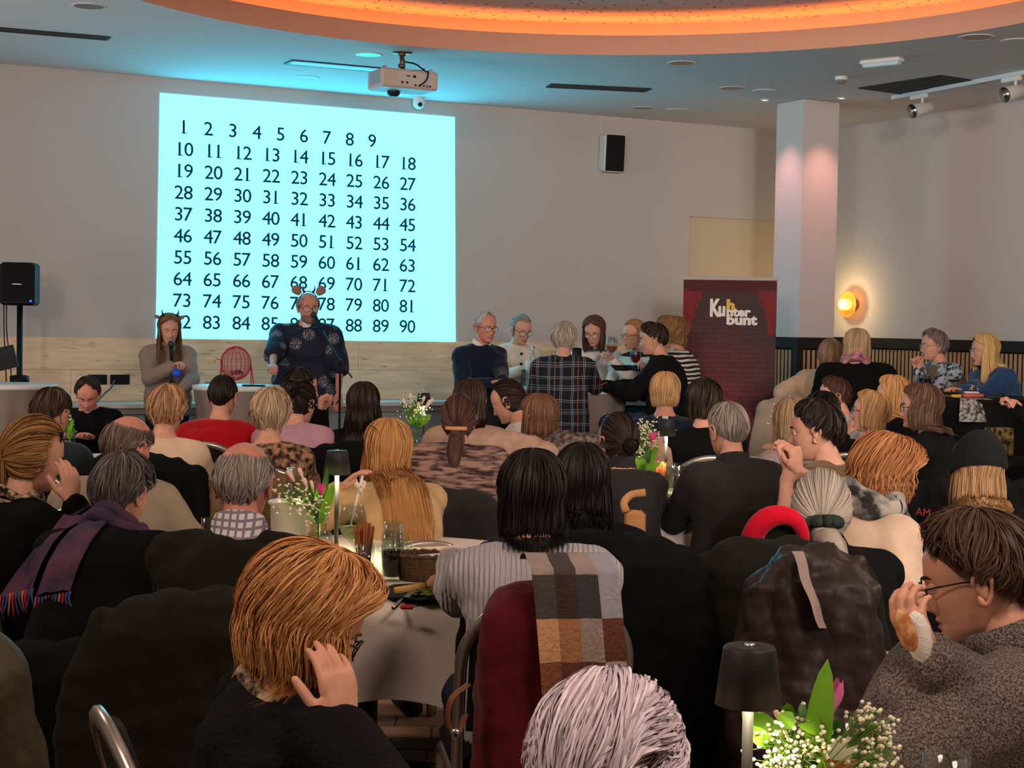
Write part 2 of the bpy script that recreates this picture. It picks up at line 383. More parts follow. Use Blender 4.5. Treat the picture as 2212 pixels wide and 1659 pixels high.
# projected number board
SC = [bw_px(346, 201, .004), bw_px(982, 253, .004), bw_px(984, 739, .004), bw_px(337, 732, .004)]
scr = thing('projected_screen', 'bright projected number board glowing on the wall behind the two speakers', 'screen', SC[3])
def emis(key, col, st):
    m = bpy.data.materials.new(key); m.use_nodes = True; nt = m.node_tree; nt.nodes.remove(nt.nodes['Principled BSDF'])
    e = nt.nodes.new('ShaderNodeEmission'); e.inputs[0].default_value = tuple(col) + (1,); e.inputs[1].default_value = st
    nt.links.new(e.outputs[0], nt.nodes['Material Output'].inputs[0]); return m
m_screen = emis('screen_light', (.43, 3.8, 5.4), 1.0)
mb = MB(); q = np.array(SC); mb.add(np.vstack([q, q - RX * .003]), [np.array([[3, 2, 1, 0], [4, 5, 6, 7], [0, 1, 5, 4], [1, 2, 6, 5], [2, 3, 7, 6], [3, 0, 4, 7]])])
mb.build('screen_panel', m_screen, scr, smooth=False)
dig = {}
dg_objs = []
for ch in '0123456789':
    cu = bpy.data.curves.new('d', 'FONT'); cu.body = ch; cu.resolution_u = 3; cu.offset = 0; o = bpy.data.objects.new('d', cu); C.objects.link(o); dg_objs.append((ch, o))
bpy.context.view_layer.update(); dgp = bpy.context.evaluated_depsgraph_get()
def grab(o):
    me = bpy.data.meshes.new_from_object(o.evaluated_get(dgp)); V = np.array([v.co[:] for v in me.vertices]); F = [tuple(p.vertices) for p in me.polygons]; bpy.data.meshes.remove(me); return V, F
for ch, o in dg_objs:
    V, F = grab(o); dig[ch] = (V, F)
    cu = o.data; bpy.data.objects.remove(o)
m_ink = emis('screen_ink', (.010, .028, .06), 1.0)
dh = max(v[1] for v in dig['8'][0])
def numeral(txt, pos, h, parent):
    V = []; F = []; off = 0; x = 0
    k = h / dh; wdt = .70 * dh
    tot = wdt * len(txt); pts = []
    for i, ch in enumerate(txt):
        v, f = dig[ch]; cx = (v[:, 0].min() + v[:, 0].max()) / 2; v2 = v.copy(); v2[:, 0] = (v2[:, 0] - cx) * 1.05 + wdt * (i + .5) - tot / 2; v2[:, 1] -= dh / 2
        for ex, ey in ((0, 0), (-.017, 0), (.017, 0), (0, .014), (0, -.014)):
            F += [tuple(j + off for j in p) for p in f]; pts.append(v2 + np.array([ex * dh, ey * dh, .0004 * len(pts)])); off += len(v2)
        if ch == '1':
            c = wdt * (i + .5) - tot / 2 + .03; b = np.array([[c - .15, -dh / 2, 0], [c + .15, -dh / 2, 0], [c + .15, -dh / 2 + .05, 0], [c - .15, -dh / 2 + .05, 0]]) * np.array([dh / .72, 1, 1]); pts.append(b); F.append(tuple(off + j for j in range(4))); off += 4
    P = np.vstack(pts) * k; P[:, 2] = 0
    X = pos[None] + BX[None] * P[:, :1] + ZV[None] * P[:, 1:2] - np.asarray(parent.location)[None]
    me = bpy.data.meshes.new('numeral'); me.from_pydata([tuple(p) for p in X], [], F); me.materials.append(m_ink)
    o = bpy.data.objects.new('numeral', me); C.objects.link(o); o.parent = parent
OFF = .006
c10, c18, c82, c90 = bw_px(398, 322, OFF), bw_px(881, 353, OFF), bw_px(393, 695, OFF), bw_px(880, 705, OFF)
H = .117
for r in range(9):
    a = c10 + (c82 - c10) * r / 8; b = c18 + (c90 - c18) * r / 8
    for c in range(9): numeral(str(10 + r * 9 + c), a + (b - a) * c / 8, H, scr)
a, b = bw_px(397, 274, OFF), bw_px(804, 304, OFF)
for c in range(9): numeral(str(1 + c), a + (b - a) * c / 8, H, scr)
def glass_mat(key, rgb=(245, 248, 246), gloss=.9, fr=1.35, body=0.0, rgb_body=(200, 200, 200)):
    m = bpy.data.materials.new(key); m.use_nodes = True; nt = m.node_tree; N = nt.nodes; L = nt.links; N.remove(N['Principled BSDF'])
    t = N.new('ShaderNodeBsdfTransparent'); t.inputs[0].default_value = srgb(rgb) + (1,); g = N.new('ShaderNodeBsdfGlossy'); g.inputs['Roughness'].default_value = .04; g.inputs[0].default_value = (gloss, gloss, gloss, 1)
    lw = N.new('ShaderNodeLayerWeight'); lw.inputs[0].default_value = .5; pw_ = N.new('ShaderNodeMath'); pw_.operation = 'POWER'; pw_.inputs[1].default_value = 3.0; L.new(lw.outputs['Facing'], pw_.inputs[0]); f = N.new('ShaderNodeMath'); f.operation = 'MULTIPLY_ADD'; f.inputs[1].default_value = .30; f.inputs[2].default_value = .025; L.new(pw_.outputs[0], f.inputs[0]); mx = N.new('ShaderNodeMixShader'); L.new(f.outputs[0], mx.inputs[0]); L.new(t.outputs[0], mx.inputs[1]); L.new(g.outputs[0], mx.inputs[2]); out = mx.outputs[0]
    if body:
        d = N.new('ShaderNodeBsdfDiffuse'); d.inputs[0].default_value = srgb(rgb_body) + (1,); tr = N.new('ShaderNodeBsdfTranslucent'); tr.inputs[0].default_value = srgb(rgb_body) + (1,); m1 = N.new('ShaderNodeMixShader'); m1.inputs[0].default_value = .6; L.new(d.outputs[0], m1.inputs[1]); L.new(tr.outputs[0], m1.inputs[2])
        m2 = N.new('ShaderNodeMixShader'); m2.inputs[0].default_value = body; L.new(out, m2.inputs[1]); L.new(m1.outputs[0], m2.inputs[2]); out = m2.outputs[0]
    L.new(out, N['Material Output'].inputs[0]); return m
# ---------------------------------------------------------------- ceiling fittings
m_white = mat('white_plastic', (215, 213, 208), 0.45); m_black = mat('black_plastic', (14, 14, 15), 0.5); m_chrome = mat('steel', (200, 198, 195), 0.22, metal=1.0)
m_dark = mat('dark_metal', (38, 38, 40), 0.45, metal=.4); m_alu = mat('brushed_aluminium', (190, 188, 186), 0.33, metal=.9); m_grille = mat('dark_grille', (20, 20, 22), .8)
m_bronze = mat('mount_metal', (120, 104, 84), .4, metal=.8)
def vent(u0, v0, u1, v1, w, label, slats, light=False):
    a = WZ(u0, v0, CEIL); b = WZ(u1, v1, CEIL); d = norm(b - a); L = np.linalg.norm(b - a); n = np.array([-d[1], d[0], 0]); c = (a + b) / 2
    t = thing('ceiling_vent', label, 'air vent', c, 'slot vents in the ceiling'); ax = (d, n, ZV)
    fm = mat('vent_frame', (30, 30, 34), .5); sm = mat('vent_lit', (200, 205, 208), .4) if light else mat('vent_slat', (70, 70, 74), .5)  # pale copy of the slats has the screen's light put into its colour
    mb = MB()
    for s in (-1, 1):
        box(mb, c + n * s * w / 2 - ZV * .004, (L, .025, .009), 0, ax); box(mb, c + d * s * L / 2 - ZV * .004, (.025, w, .009), 0, ax)
    mb.build('frame', fm, t, smooth=False)
    mb = MB(); box(mb, c - ZV * .003, (L, w, .006), 0, ax); mb.build('backing', sm if light else m_grille, t, smooth=False)
    for i in range(slats):
        mb = MB(); box(mb, c + n * (w * ((i + 1) / (slats + 1) - .5)) - ZV * .005, (L - .03, .012 if not light else .05, .008), 0, ax); mb.build('slat', sm, t, smooth=False)
vent(-40, 59, 232, 82, .13, 'dark slot vent in the ceiling at the far corner beside the loudspeaker pole', 2)
vent(624, 133, 838, 152, .20, 'pale slot vent lit blue by the screen beside the projector mount', 3, True)
vent(1187, 184, 1398, 194, .18, 'dark slot vent between projector and wall loudspeaker', 3)
vent(1905, 196, 2080, 170, .55, 'wide dark vent grille beside the spotlight track', 5)
def downlight(u, v, r, label):
    p = WZ(u, v, CEIL); t = thing('downlight', label, 'downlight', p, 'round recessed downlights, unlit')
    mb = MB(); lathe(mb, [(r * 1.16, .0), (r * 1.14, -.004), (r, -.005), (r * .98, -.003)], p, 28); mb.build('rim', m_ceil, t)
    mb = MB(); lathe(mb, [(r * .99, -.0035), (r * .8, -.003), (r * .3, -.0025), (r * .01, -.0025)], p, 28); mb.build('reflector', mat('downlight_reflector', (120, 112, 100), .3, metal=.9), t)  # flat disc toned dark, the shade of a recess put into its colour
downlight(192, 13, .10, 'recessed steel downlight near the far corner, off')
downlight(795, 118, .10, 'recessed downlight directly beside the projector mount, off')
downlight(662, 167, .10, 'recessed downlight over the projected number board, off')
downlight(1473, 136, .10, 'recessed downlight under the round cove edge, off')
downlight(1582, 190, .10, 'recessed downlight in front of the square column, off')
downlight(1390, 233, .10, 'recessed downlight above the wall loudspeaker, off')
downlight(2110, 80, .11, 'recessed downlight nearest the emergency light, off')
for (u, v, lab) in ((1463, 237, 'flush white ceiling disc above the wall loudspeaker cable'), (1652, 196, 'flush white ceiling disc near the square column'), (2195, 88, 'flush white ceiling disc near the spotlight track')):
    p = WZ(u, v, CEIL); mb = MB(); lathe(mb, [(.11, 0), (.11, -.003), (.09, -.005), (.001, -.005)], p, 24); o = mb.build('ceiling_disc', m_ceil, None, origin=p); tag(o, lab, 'ceiling disc', 'flush ceiling discs')
for (u, v, lab) in ((1652, 215, 'small lit downlight over the cool side of the column'), (1818, 211, 'small lit downlight over the warm side of the column')):
    p = WZ(u, v, CEIL); t = thing('lit_downlight', lab, 'downlight', p, 'small lit downlights by the column')
    mb = MB(); lathe(mb, [(.045, 0), (.043, -.008), (.032, -.010), (.03, -.003)], p, 20); mb.build('rim', m_white, t)
    mb = MB(); lathe(mb, [(.031, -.004), (.001, -.004)], p, 20); mb.build('bulb', mat('bulb_pink', (255, 190, 170), emit=7), t)
for nrm_, sgn in ((-BX, 0), (RX, 1)):
    f = cc + nrm_ * (CW_ / 2 + .38); q = f + ZV * (CEIL - .02); tgt = cc + nrm_ * (CW_ / 2 + .05) + ZV * 2.5
    l = bpy.data.lights.new('column_spot', 'SPOT'); l.energy = 52; l.color = (1, .40, .34); l.spot_size = rad(60); l.spot_blend = 1.0; l.shadow_soft_size = .04
    o = bpy.data.objects.new('column_spot', l); C.objects.link(o); o.location = q; o.rotation_euler = Vector(tgt - q).to_track_quat('-Z', 'Y').to_euler()

# emergency light, smoke detector
a = WZ(1862, 131, CEIL); b = WZ(1948, 122, CEIL); t = thing('emergency_light', 'white box emergency light on the ceiling near the spotlight track', 'emergency light', (a + b) / 2)
d = norm(b - a); n = np.array([-d[1], d[0], 0]); L = np.linalg.norm(b - a)
mb = MB(); box(mb, (a + b) / 2 - ZV * .02, (L, .09, .035), 0, (d, n, ZV), .01); mb.build('housing', m_white, t, smooth=False)
mb = MB(); box(mb, (a + b) / 2 - ZV * .045, (L * .9, .06, .03), 0, (d, n, ZV), .008); mb.build('diffuser', mat('diffuser', (180, 215, 225), .3), t, smooth=False)
p = WZ(1818, 166, CEIL); t = thing('smoke_detector', 'round white smoke detector on the ceiling before the column', 'smoke detector', p)
mb = MB(); lathe(mb, [(.055, 0), (.055, -.02), (.05, -.028), (.035, -.03)], p, 20); mb.build('base', m_white, t)
mb = MB(); lathe(mb, [(.035, -.028), (.033, -.048), (.02, -.056), (.001, -.057)], p, 20); mb.build('sensor', mat('sensor_grey', (120, 112, 104), .5), t)
# track with two spots
a = WZ(1928, 211, CEIL - .02); b = WZ(2300, 140, CEIL - .02); d = norm(b - a); n = np.array([-d[1], d[0], 0])
t = thing('light_track', 'white ceiling track carrying two spotlights', 'track', a); mb = MB(); box(mb, (a + b) / 2, (np.linalg.norm(b - a), .035, .035), 0, (d, n, ZV)); mb.build('rail', mat('track_blue_white', (196, 205, 210), .4), t, smooth=False)
def spot(u, v, hx, hy, lab):
    p = WZ(u, v, CEIL - .035); t = thing('spotlight', lab, 'spotlight', p, 'white spotlights on the ceiling track')
    mb = MB(); box(mb, p - ZV * .022, (.20, .04, .04), 0, (d, n, ZV), .006); mb.build('adapter', m_white, t, smooth=False)
    c = p - ZV * .13 + d * .02; mb = MB(); tube(mb, [p - ZV * .03 + d * .05, p - ZV * .08 + d * .05], .012, 8); mb.build('arm', m_white, t)
    ax_ = norm(np.array([-.75, -.45, -.25])); e = c + ax_ * .10
    mb = MB(); tube(mb, [c - ax_ * .11, c - ax_ * .10, c + ax_ * .09, e], [.045, .058, .062, .062], 18, 0, False); mb.add([c - ax_ * .11], []); tube(mb, [c - ax_ * .108, c - ax_ * .11], [.05, .03], 18); mb.build('head', m_white, t)
    mb = MB(); tube(mb, [e - ax_ * .002, e - ax_ * .03, e - ax_ * .05], [.060, .045, .015], 18, 0, True); mb.build('reflector', m_chrome, t)
spot(1985, 203, 0, 0, 'white spotlight hanging under the wide vent grille'); spot(2185, 165, 0, 0, 'white spotlight at the outer end of the track')

# projector
pj = WZ(868, 113, CEIL); t = thing('projector', 'white ceiling projector on a metal mount, its back lit orange', 'projector', pj)
ax = (BX, -RX, ZV); pc = W(870, 176, float(pj[1])); pw, pd, ph = .46, .30, .145
m_pj = mat('projector_white', (196, 178, 166), .5)
tl = rad(-4); ZT = norm(ZV + BX * 0.0)
mb = MB(); box(mb, pc, (pw, pd, ph), 0, ax, .014); mb.build('body', m_pj, t, smooth=False)
rear = pc + RX * (pd / 2 + .002)
mb = MB(); box(mb, rear + BX * .04, (.30, .004, .10), 0, ax); mb.build('connector_panel', mat('projector_panel', (196, 188, 182), .6), t, smooth=False)
for (x, z, w_, h_) in ((-.02, .02, .03, .008), (.03, .02, .022, .02), (-.07, -.03, .016, .016), (-.03, -.03, .016, .016), (.04, -.045, .014, .012), (.075, -.045, .02, .012), (.11, -.045, .01, .016), (.135, -.045, .01, .016), (.16, -.045, .014, .014)):
    mb = MB(); box(mb, rear + BX * x + ZV * z + RX * .003, (w_, .004, h_), 0, ax); mb.build('socket', m_black, t, smooth=False)
mb = MB(); box(mb, pc - BX * (pw / 2 + .001) + ZV * .01, (.006, .18, .09), 0, ax); mb.build('side_grille', mat('pj_grille', (150, 160, 175), .6), t, smooth=False)
for s in (-.19, .19):
    mb = MB(); lathe(mb, [(.004, 0), (.004, .012), (.018, .014), (.018, .02), (.001, .02)], pc + BX * s + ZV * ph / 2 + RX * .1, 12); mb.build('foot', m_pj, t)
mb = MB(); lathe(mb, [(.05, 0), (.05, -.02), (.03, -.04), (.001, -.04)], pc - ZV * (ph / 2) - RX * .06 - BX * .05, 20); mb.build('lens', m_dark, t)
mb = MB(); lathe(mb, [(.001, -.012), (.075, -.012), (.085, 0)], pj, 20, sy=.7); tube(mb, [pj, pj - ZV * .03], .03, 12)
tube(mb, [pj - ZV * .02, pc + ZV * (ph / 2 + .01)], .019, 10); tube(mb, [pj - ZV * .09, pj - ZV * .12], .028, 10); mb.build('mount_pole', m_bronze, t)
top = pc + ZV * (ph / 2 + .016)
for s in ((-.16, .0), (.16, .04), (-.05, -.1), (.08, -.1)):
    mb = MB(); tube(mb, [top, top + BX * s[0] + RX * s[1]], .006, 6); tube(mb, [top + BX * s[0] + RX * s[1] - ZV * .014, top + BX * s[0] + RX * s[1] + ZV * .02], .006, 6); mb.build('mount_arm', m_dark, t)
mb = MB(); tube(mb, smooth_path([pj - ZV * .07 + BX * .02, pj - ZV * .09 + BX * .09 + RX * .06, pj - ZV * .15 + BX * .135 + RX * .14, rear + BX * .13 + ZV * .06 + RX * .03, rear + BX * .12 + ZV * .0 + RX * .03, rear + BX * .075 - ZV * .045 + RX * .008], 24), .006, 6); mb.build('cable', m_black, t)
# dome camera
p = WZ(905, 211, CEIL); t = thing('dome_camera', 'small white dome security camera on the ceiling above the screen', 'camera', p)
mb = MB(); lathe(mb, [(.055, 0), (.055, -.05)], p, 20); ellipsoid(mb, p - ZV * .05, (.056, .056, .056), n=20, k=12); mb.build('housing', m_white, t)
mb = MB(); q = p - ZV * .062 + RX * .034 - BX * .006; ellipsoid(mb, q, (.026, .026, .026)); mb.build('lens', m_black, t)

# wall loudspeaker
p = bw_px(1311, 333); pn = norm(RX * .95 + BX * -.10 - ZV * .06); px_ = norm(np.cross(ZV, pn)) * 1; 
t = thing('wall_speaker', 'white wall loudspeaker with black grille high on the back wall', 'speaker', p)
sx_ = norm(np.cross(pn, ZV)); sx_ = -sx_ if np.dot(sx_, BX) < 0 else sx_; sz_ = norm(np.cross(sx_, -pn)); sz_ = sz_ if sz_[2] > 0 else -sz_
cs = p + RX * .10
mb = MB(); box(mb, cs, (.22, .15, .365), 0, (sx_, -pn, sz_), .02); mb.build('cabinet', m_white, t, smooth=False)
mb = MB(); box(mb, cs + pn * .072, (.20, .022, .35), 0, (sx_, -pn, sz_), .012); mb.build('grille', m_black, t, smooth=False)
mb = MB(); box(mb, p + RX * .02, (.06, .05, .10), 0, AXB); mb.build('bracket', m_white, t, smooth=False)
mb = MB(); tube(mb, smooth_path([p + ZV * .15 - BX * .06 + RX * .02, p + ZV * .28 - BX * .085 + RX * .012, p + ZV * .42 - BX * .075 + RX * .012, BW(bw_s(p) - .045, CEIL - .01, .012)], 16), .004, 6); mb.build('cable', m_white, t)

# loudspeaker on a pole
dS = 12.6; p = W(43, 660, dS); fl = np.array([p[0], p[1], 0]); FS = norm(np.array([.12, -1, 0])); SS = np.array([-FS[1], FS[0], 0])
t = thing('speaker_stand', 'black pole stand under the loudspeaker behind the beige bar table', 'speaker stand', fl)
mb = MB(); tube(mb, [fl + ZV * .05, fl + ZV * p[2]], .023, 12); mb.build('pole', m_black, t)
mb = MB(); zc = float(W(43, 815, dS)[2]); tube(mb, [fl + ZV * (zc - .06), fl + ZV * (zc + .01), fl + ZV * (zc + .02)], [.075, .075, .03], 14); mb.build('collar', m_black, t)
for k in range(3):
    a = k * 2.09; mb = MB(); tube(mb, [fl + ZV * .8, fl + np.array([math.cos(a) * .45, math.sin(a) * .45, .015])], .012, 8); mb.build('leg', m_black, t)
t = thing('pole_loudspeaker', 'black loudspeaker box on the pole stand beside the screen', 'speaker', fl + ZV * p[2])
mb = MB(); box(mb, fl + ZV * (p[2] + .168), (.265, .25, .335), 0, (SS, -FS, ZV), .02); mb.build('cabinet', m_black, t, smooth=False)
mb = MB(); box(mb, fl + ZV * (p[2] + .175) + FS * .127, (.235, .01, .29), 0, (SS, -FS, ZV)); mb.build('grille', mat('speaker_cloth', (18, 18, 20), .9), t, smooth=False)
mb = MB(); box(mb, fl + ZV * (p[2] + .165) + FS * .134, (.07, .004, .006), 0, (SS, -FS, ZV)); mb.build('badge', m_alu, t, smooth=False)
mb = MB(); box(mb, fl + ZV * (p[2] + .035) + FS * .134 + SS * .105, (.016, .004, .012), 0, (SS, -FS, ZV)); mb.build('status_light', mat('blue_led', (40, 90, 255), emit=3), t, smooth=False)
for k, dx in enumerate((0, .02)):
    mb = MB(); tube(mb, smooth_path([fl + ZV * (p[2] + .03) - SS * (.125 - dx) - FS * .02, fl + ZV * (p[2] - .2) - SS * (.12 - dx), fl + ZV * 1.0 - SS * (.10 - dx * 2), fl + ZV * .5 - SS * .1, fl + ZV * .02 - SS * .05], 20), .005, 6); mb.build('cable', m_black, t)
# music stand tip at the edge of the frame
p = W(-8, 778, 11.9); t = thing('music_stand', 'black tilted music stand desk beside the loudspeaker pole', 'music stand', (p[0], p[1], 0))
mb = MB(); box(mb, p, (.30, .012, .17), 0, (norm((.94, 0, .24)), np.array([0, 1, 0]), norm((-.24, 0, .94)))); mb.build('desk', m_black, t, smooth=False)
mb = MB(); tube(mb, [(p[0], p[1], .02), (p[0], p[1], p[2])], .012, 8); mb.build('pole', m_black, t)
mb = MB(); lathe(mb, [(.16, 0), (.15, .015), (.02, .03)], (p[0], p[1], 0), 16); mb.build('base', m_black, t)

# wall outlets
for (u, v, lab) in ((210, 820, 'black double socket plate behind the man looking down'), (259, 820, 'black double socket plate with a plugged blue cable')):
    p = bw_px(u, v, .03); t = thing('socket_plate', lab, 'socket', p, 'black socket plates on the oak boards')
    mb = MB(); box(mb, p, (.165, .012, .085), 0, AXB, .004); mb.build('plate', m_black, t, smooth=False)
    for s in (-.045, .045):
        mb = MB(); lathe(mb, [(.026, 0), (.026, .004), (.02, .002), (.001, .002)], p + RX * .006 + BX * s, 14, ax=(BX, ZV, RX)); mb.build('socket', m_grille, t)
p = bw_px(247, 822, .05); q = bw_px(226, 850, .12); mb = MB(); tube(mb, smooth_path([p, (p + q) / 2 + RX * .04 - ZV * .01, q, q - ZV * .12 - RX * .02 - BX * .1], 16), .008, 8)
tag(mb.build('power_cable', mat('blue_cable', (80, 100, 130), .5), None, origin=p), 'grey blue power cable plugged into the oak wall', 'cable')

# wall sconce
p = rw_px(1847, 658); NR = -BX; t = thing('wall_sconce', 'round amber glass wall lamp glowing beside the column', 'wall lamp', p)
mb = MB(); lathe(mb, [(.06, 0), (.06, .03), (.045, .04)], p, 20, ax=(RX, ZV, NR)); lathe(mb, [(.02, .03), (.02, .10)], p, 12, ax=(RX, ZV, NR)); mb.build('backplate', mat('brass', (190, 140, 60), .3, metal=1), t)
m_amber = glass_mat('amber_glass', (255, 226, 150), fr=1.2, body=.5, rgb_body=(250, 212, 130))
mb = MB(); lathe(mb, [(.02, .085), (.09, .087), (.133, .094), (.136, .098), (.132, .1), (.09, .093), (.02, .091)], p, 40, ax=(RX, ZV, NR)); mb.build('glass_disc', m_amber, t)
mb = MB(); lathe(mb, [(.055, .095), (.058, .12), (.058, .17), (.05, .175), (.05, .12), (.048, .1)], p, 24, ax=(RX, ZV, NR)); mb.build('glass_cup', m_amber, t)
mb = MB(); ellipsoid(mb, p + NR * .135, (.042, .042, .042)); mb.build('bulb', mat('bulb_warm', (255, 232, 190), emit=40), t)
l = bpy.data.lights.new('sconce_light', 'POINT'); l.energy = 9; l.color = (1, .70, .32); l.shadow_soft_size = .05; o = bpy.data.objects.new('sconce_light', l); C.objects.link(o); o.location = p + NR * .26 + ZV * .02

# ---------------------------------------------------------------- roll-up banner
dB = 13.6
bt = [W(1477, 603, dB + .02), W(1679, 600, dB - .10)]; bx_ = norm(np.array([bt[1][0] - bt[0][0], bt[1][1] - bt[0][1], 0])); bn_ = np.array([bx_[1], -bx_[0], 0]); bw_ = float(np.dot(bt[1] - bt[0], bx_)); bh_ = float(bt[0][2]) - .08
b0 = np.array([bt[0][0], bt[0][1], .08])
t = thing('rollup_banner', 'dark red roll-up banner with brick print and Kuhnterbunt lettering beside the column', 'banner', b0 + bx_ * bw_ / 2 - ZV * .08)
axn = (bx_, -bn_, ZV)
def BN(x, y, off=0.0): return b0 + bx_ * (x * bw_) + ZV * (bh_ * y) + bn_ * off      # x,y in 0..1 from the lower corner
def brick_mat():
    m = mat('banner_print', (74, 22, 36), .5); nt = m.node_tree; b = nt.nodes['Principled BSDF']
    tc = nt.nodes.new('ShaderNodeTexCoord'); mp = nt.nodes.new('ShaderNodeMapping'); mp.inputs['Rotation'].default_value = (PI / 2, 0, 0); nt.links.new(tc.outputs['Object'], mp.inputs[0])
    br = nt.nodes.new('ShaderNodeTexBrick'); br.inputs['Color1'].default_value = srgb((104, 30, 52)) + (1,); br.inputs['Color2'].default_value = srgb((84, 24, 42)) + (1,); br.inputs['Mortar'].default_value = srgb((40, 10, 18)) + (1,)
    br.inputs['Scale'].default_value = 4.2; br.inputs['Brick Width'].default_value = .9; br.inputs['Row Height'].default_value = .17; br.inputs['Mortar Size'].default_value = .012
    nt.links.new(mp.outputs[0], br.inputs['Vector'])
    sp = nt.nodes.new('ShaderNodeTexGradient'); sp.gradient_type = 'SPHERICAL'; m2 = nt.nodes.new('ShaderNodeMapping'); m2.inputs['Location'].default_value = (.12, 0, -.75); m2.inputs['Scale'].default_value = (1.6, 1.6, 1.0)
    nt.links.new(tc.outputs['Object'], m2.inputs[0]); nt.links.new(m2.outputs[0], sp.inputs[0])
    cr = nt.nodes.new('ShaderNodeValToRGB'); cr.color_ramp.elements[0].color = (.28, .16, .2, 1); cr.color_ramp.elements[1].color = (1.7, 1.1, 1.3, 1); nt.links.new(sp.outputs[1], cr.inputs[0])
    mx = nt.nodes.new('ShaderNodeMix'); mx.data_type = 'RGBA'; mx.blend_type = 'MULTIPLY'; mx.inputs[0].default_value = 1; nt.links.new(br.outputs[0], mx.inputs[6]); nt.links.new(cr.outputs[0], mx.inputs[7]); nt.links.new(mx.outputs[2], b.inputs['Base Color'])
    return m
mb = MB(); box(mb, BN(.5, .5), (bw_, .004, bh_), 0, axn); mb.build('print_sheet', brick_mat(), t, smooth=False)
mb = MB(); box(mb, BN(.5, 1.0) + ZV * .01, (bw_ + .015, .022, .03), 0, axn, .004); mb.build('top_rail', mat('rail_grey', (176, 168, 162), .5), t, smooth=False)
mb = MB(); box(mb, BN(.5, 0) - ZV * .04, (bw_ + .04, .16, .08), 0, axn, .02); mb.build('cassette', m_alu, t, smooth=False)
mb = MB(); tube(mb, [BN(.5, 0, -.05), BN(.5, 1, -.02)], .01, 8); mb.build('support_pole', m_alu, t)
# printed curtains: flat print on the sheet
def poly(name, pts, m, off):
    mb = MB(); mb.add([BN(x, y, off) for x, y in pts], [np.arange(len(pts))[::-1][None, :]]); o = mb.build(name, m, t, smooth=False)
    f = MB
    return o
def yv(v): return 1 - (v - 50) / (1659 - 50) * (360 / 434.0)      # crop rows -> banner height
def xv(u): return (u - 24) / (930 - 24.0)
m_cur = mat('print_curtain', (116, 24, 26), .6, var=.3, vscale=5, stretch=(9, 9, 1)); m_cur2 = mat('print_curtain_dark', (74, 14, 18), .6)
m_pw = mat('print_white', (235, 230, 222), .5); m_py = mat('print_yellow', (222, 184, 60), .5)
lc = [(25, 52), (205, 52), (205, 150), (203, 235), (150, 240), (180, 290), (135, 315), (140, 380), (110, 400), (118, 470), (95, 510), (60, 516), (25, 512)]
rc = [(928, 52), (760, 52), (760, 160), (758, 230), (800, 240), (775, 280), (820, 310), (812, 370), (845, 395), (836, 460), (850, 520), (880, 530), (922, 526)]
poly('printed_curtain', [(xv(u), yv(v)) for u, v in lc][::-1], m_cur, .0032); poly('printed_curtain', [(xv(u), yv(v)) for u, v in rc], m_cur, .0032)
val = [(25, 52)] + [(928, 52)] + [(928, 130), (860, 150), (790, 132), (700, 168), (600, 150), (520, 165), (485, 130), (440, 165), (340, 172), (240, 140), (205, 150), (120, 160), (25, 130)]
poly('printed_valance', [(xv(u), yv(v)) for u, v in val], m_cur2, .0042)
LET = []
def word(txt, u, v, hpx, m, sx=1.0, off=.006, bold=.03):          # lower-left corner in crop pixels
    cu = bpy.data.curves.new('w', 'FONT'); cu.body = txt; cu.offset = bold; cu.resolution_u = 3; o = bpy.data.objects.new('w', cu); C.objects.link(o)
    bpy.context.view_layer.update(); global dgp; dgp = bpy.context.evaluated_depsgraph_get(); V, F = grab(o); bpy.data.objects.remove(o)
    k = hpx / dh * (bh_ / ((1659 - 50) * 434 / 360.)); p = BN(xv(u), yv(v), off)
    X = p[None] + bx_[None] * (V[:, :1] * k * sx) + ZV[None] * (V[:, 1:2] * k) - np.asarray(t.location)[None]
    me = bpy.data.meshes.new('lettering'); me.from_pydata([tuple(q) for q in X], [], F); me.materials.append(m); o = bpy.data.objects.new('lettering', me); C.objects.link(o); o.parent = t
word('K', 283, 366, 140, m_pw, .62, bold=.05); word('u', 366, 362, 112, m_pw, .80, bold=.05); word('h', 446, 318, 92, m_py, 1.1, .0055, bold=.06)
word('nter', 446, 366, 74, m_pw, 1.12, .0065, bold=.045); word('bunt', 448, 438, 82, m_pw, 1.2, .007, bold=.05)
# collar strap and orange bell with the blue badge
m_bell = mat('print_orange', (204, 110, 44), .5); m_badge = mat('print_blue', (28, 60, 150), .5); m_strap = mat('print_strap', (34, 20, 18), .6); m_brown = mat('print_brown', (96, 42, 30), .6, var=.12, vscale=3)
def oval(cu_, cv_, ru, rv, n=28): return [(xv(cu_ + ru * math.cos(a)), yv(cv_ + rv * math.sin(a))) for a in np.linspace(0, 2 * PI, n, endpoint=False)]
poly('printed_bell', oval(485, 1240, 66, 72), m_bell, .0040)
poly('printed_badge', [(xv(u), yv(v)) for u, v in ((418, 1200), (548, 1210), (540, 1285), (420, 1280))][::-1], m_badge, .0050)
poly('printed_emblem', [(xv(u), yv(v)) for u, v in ((440, 1215), (474, 1217), (476, 1245), (492, 1218), (522, 1220), (500, 1262), (470, 1270), (458, 1262), (462, 1230), (440, 1228))][::-1], m_pw, .0060)

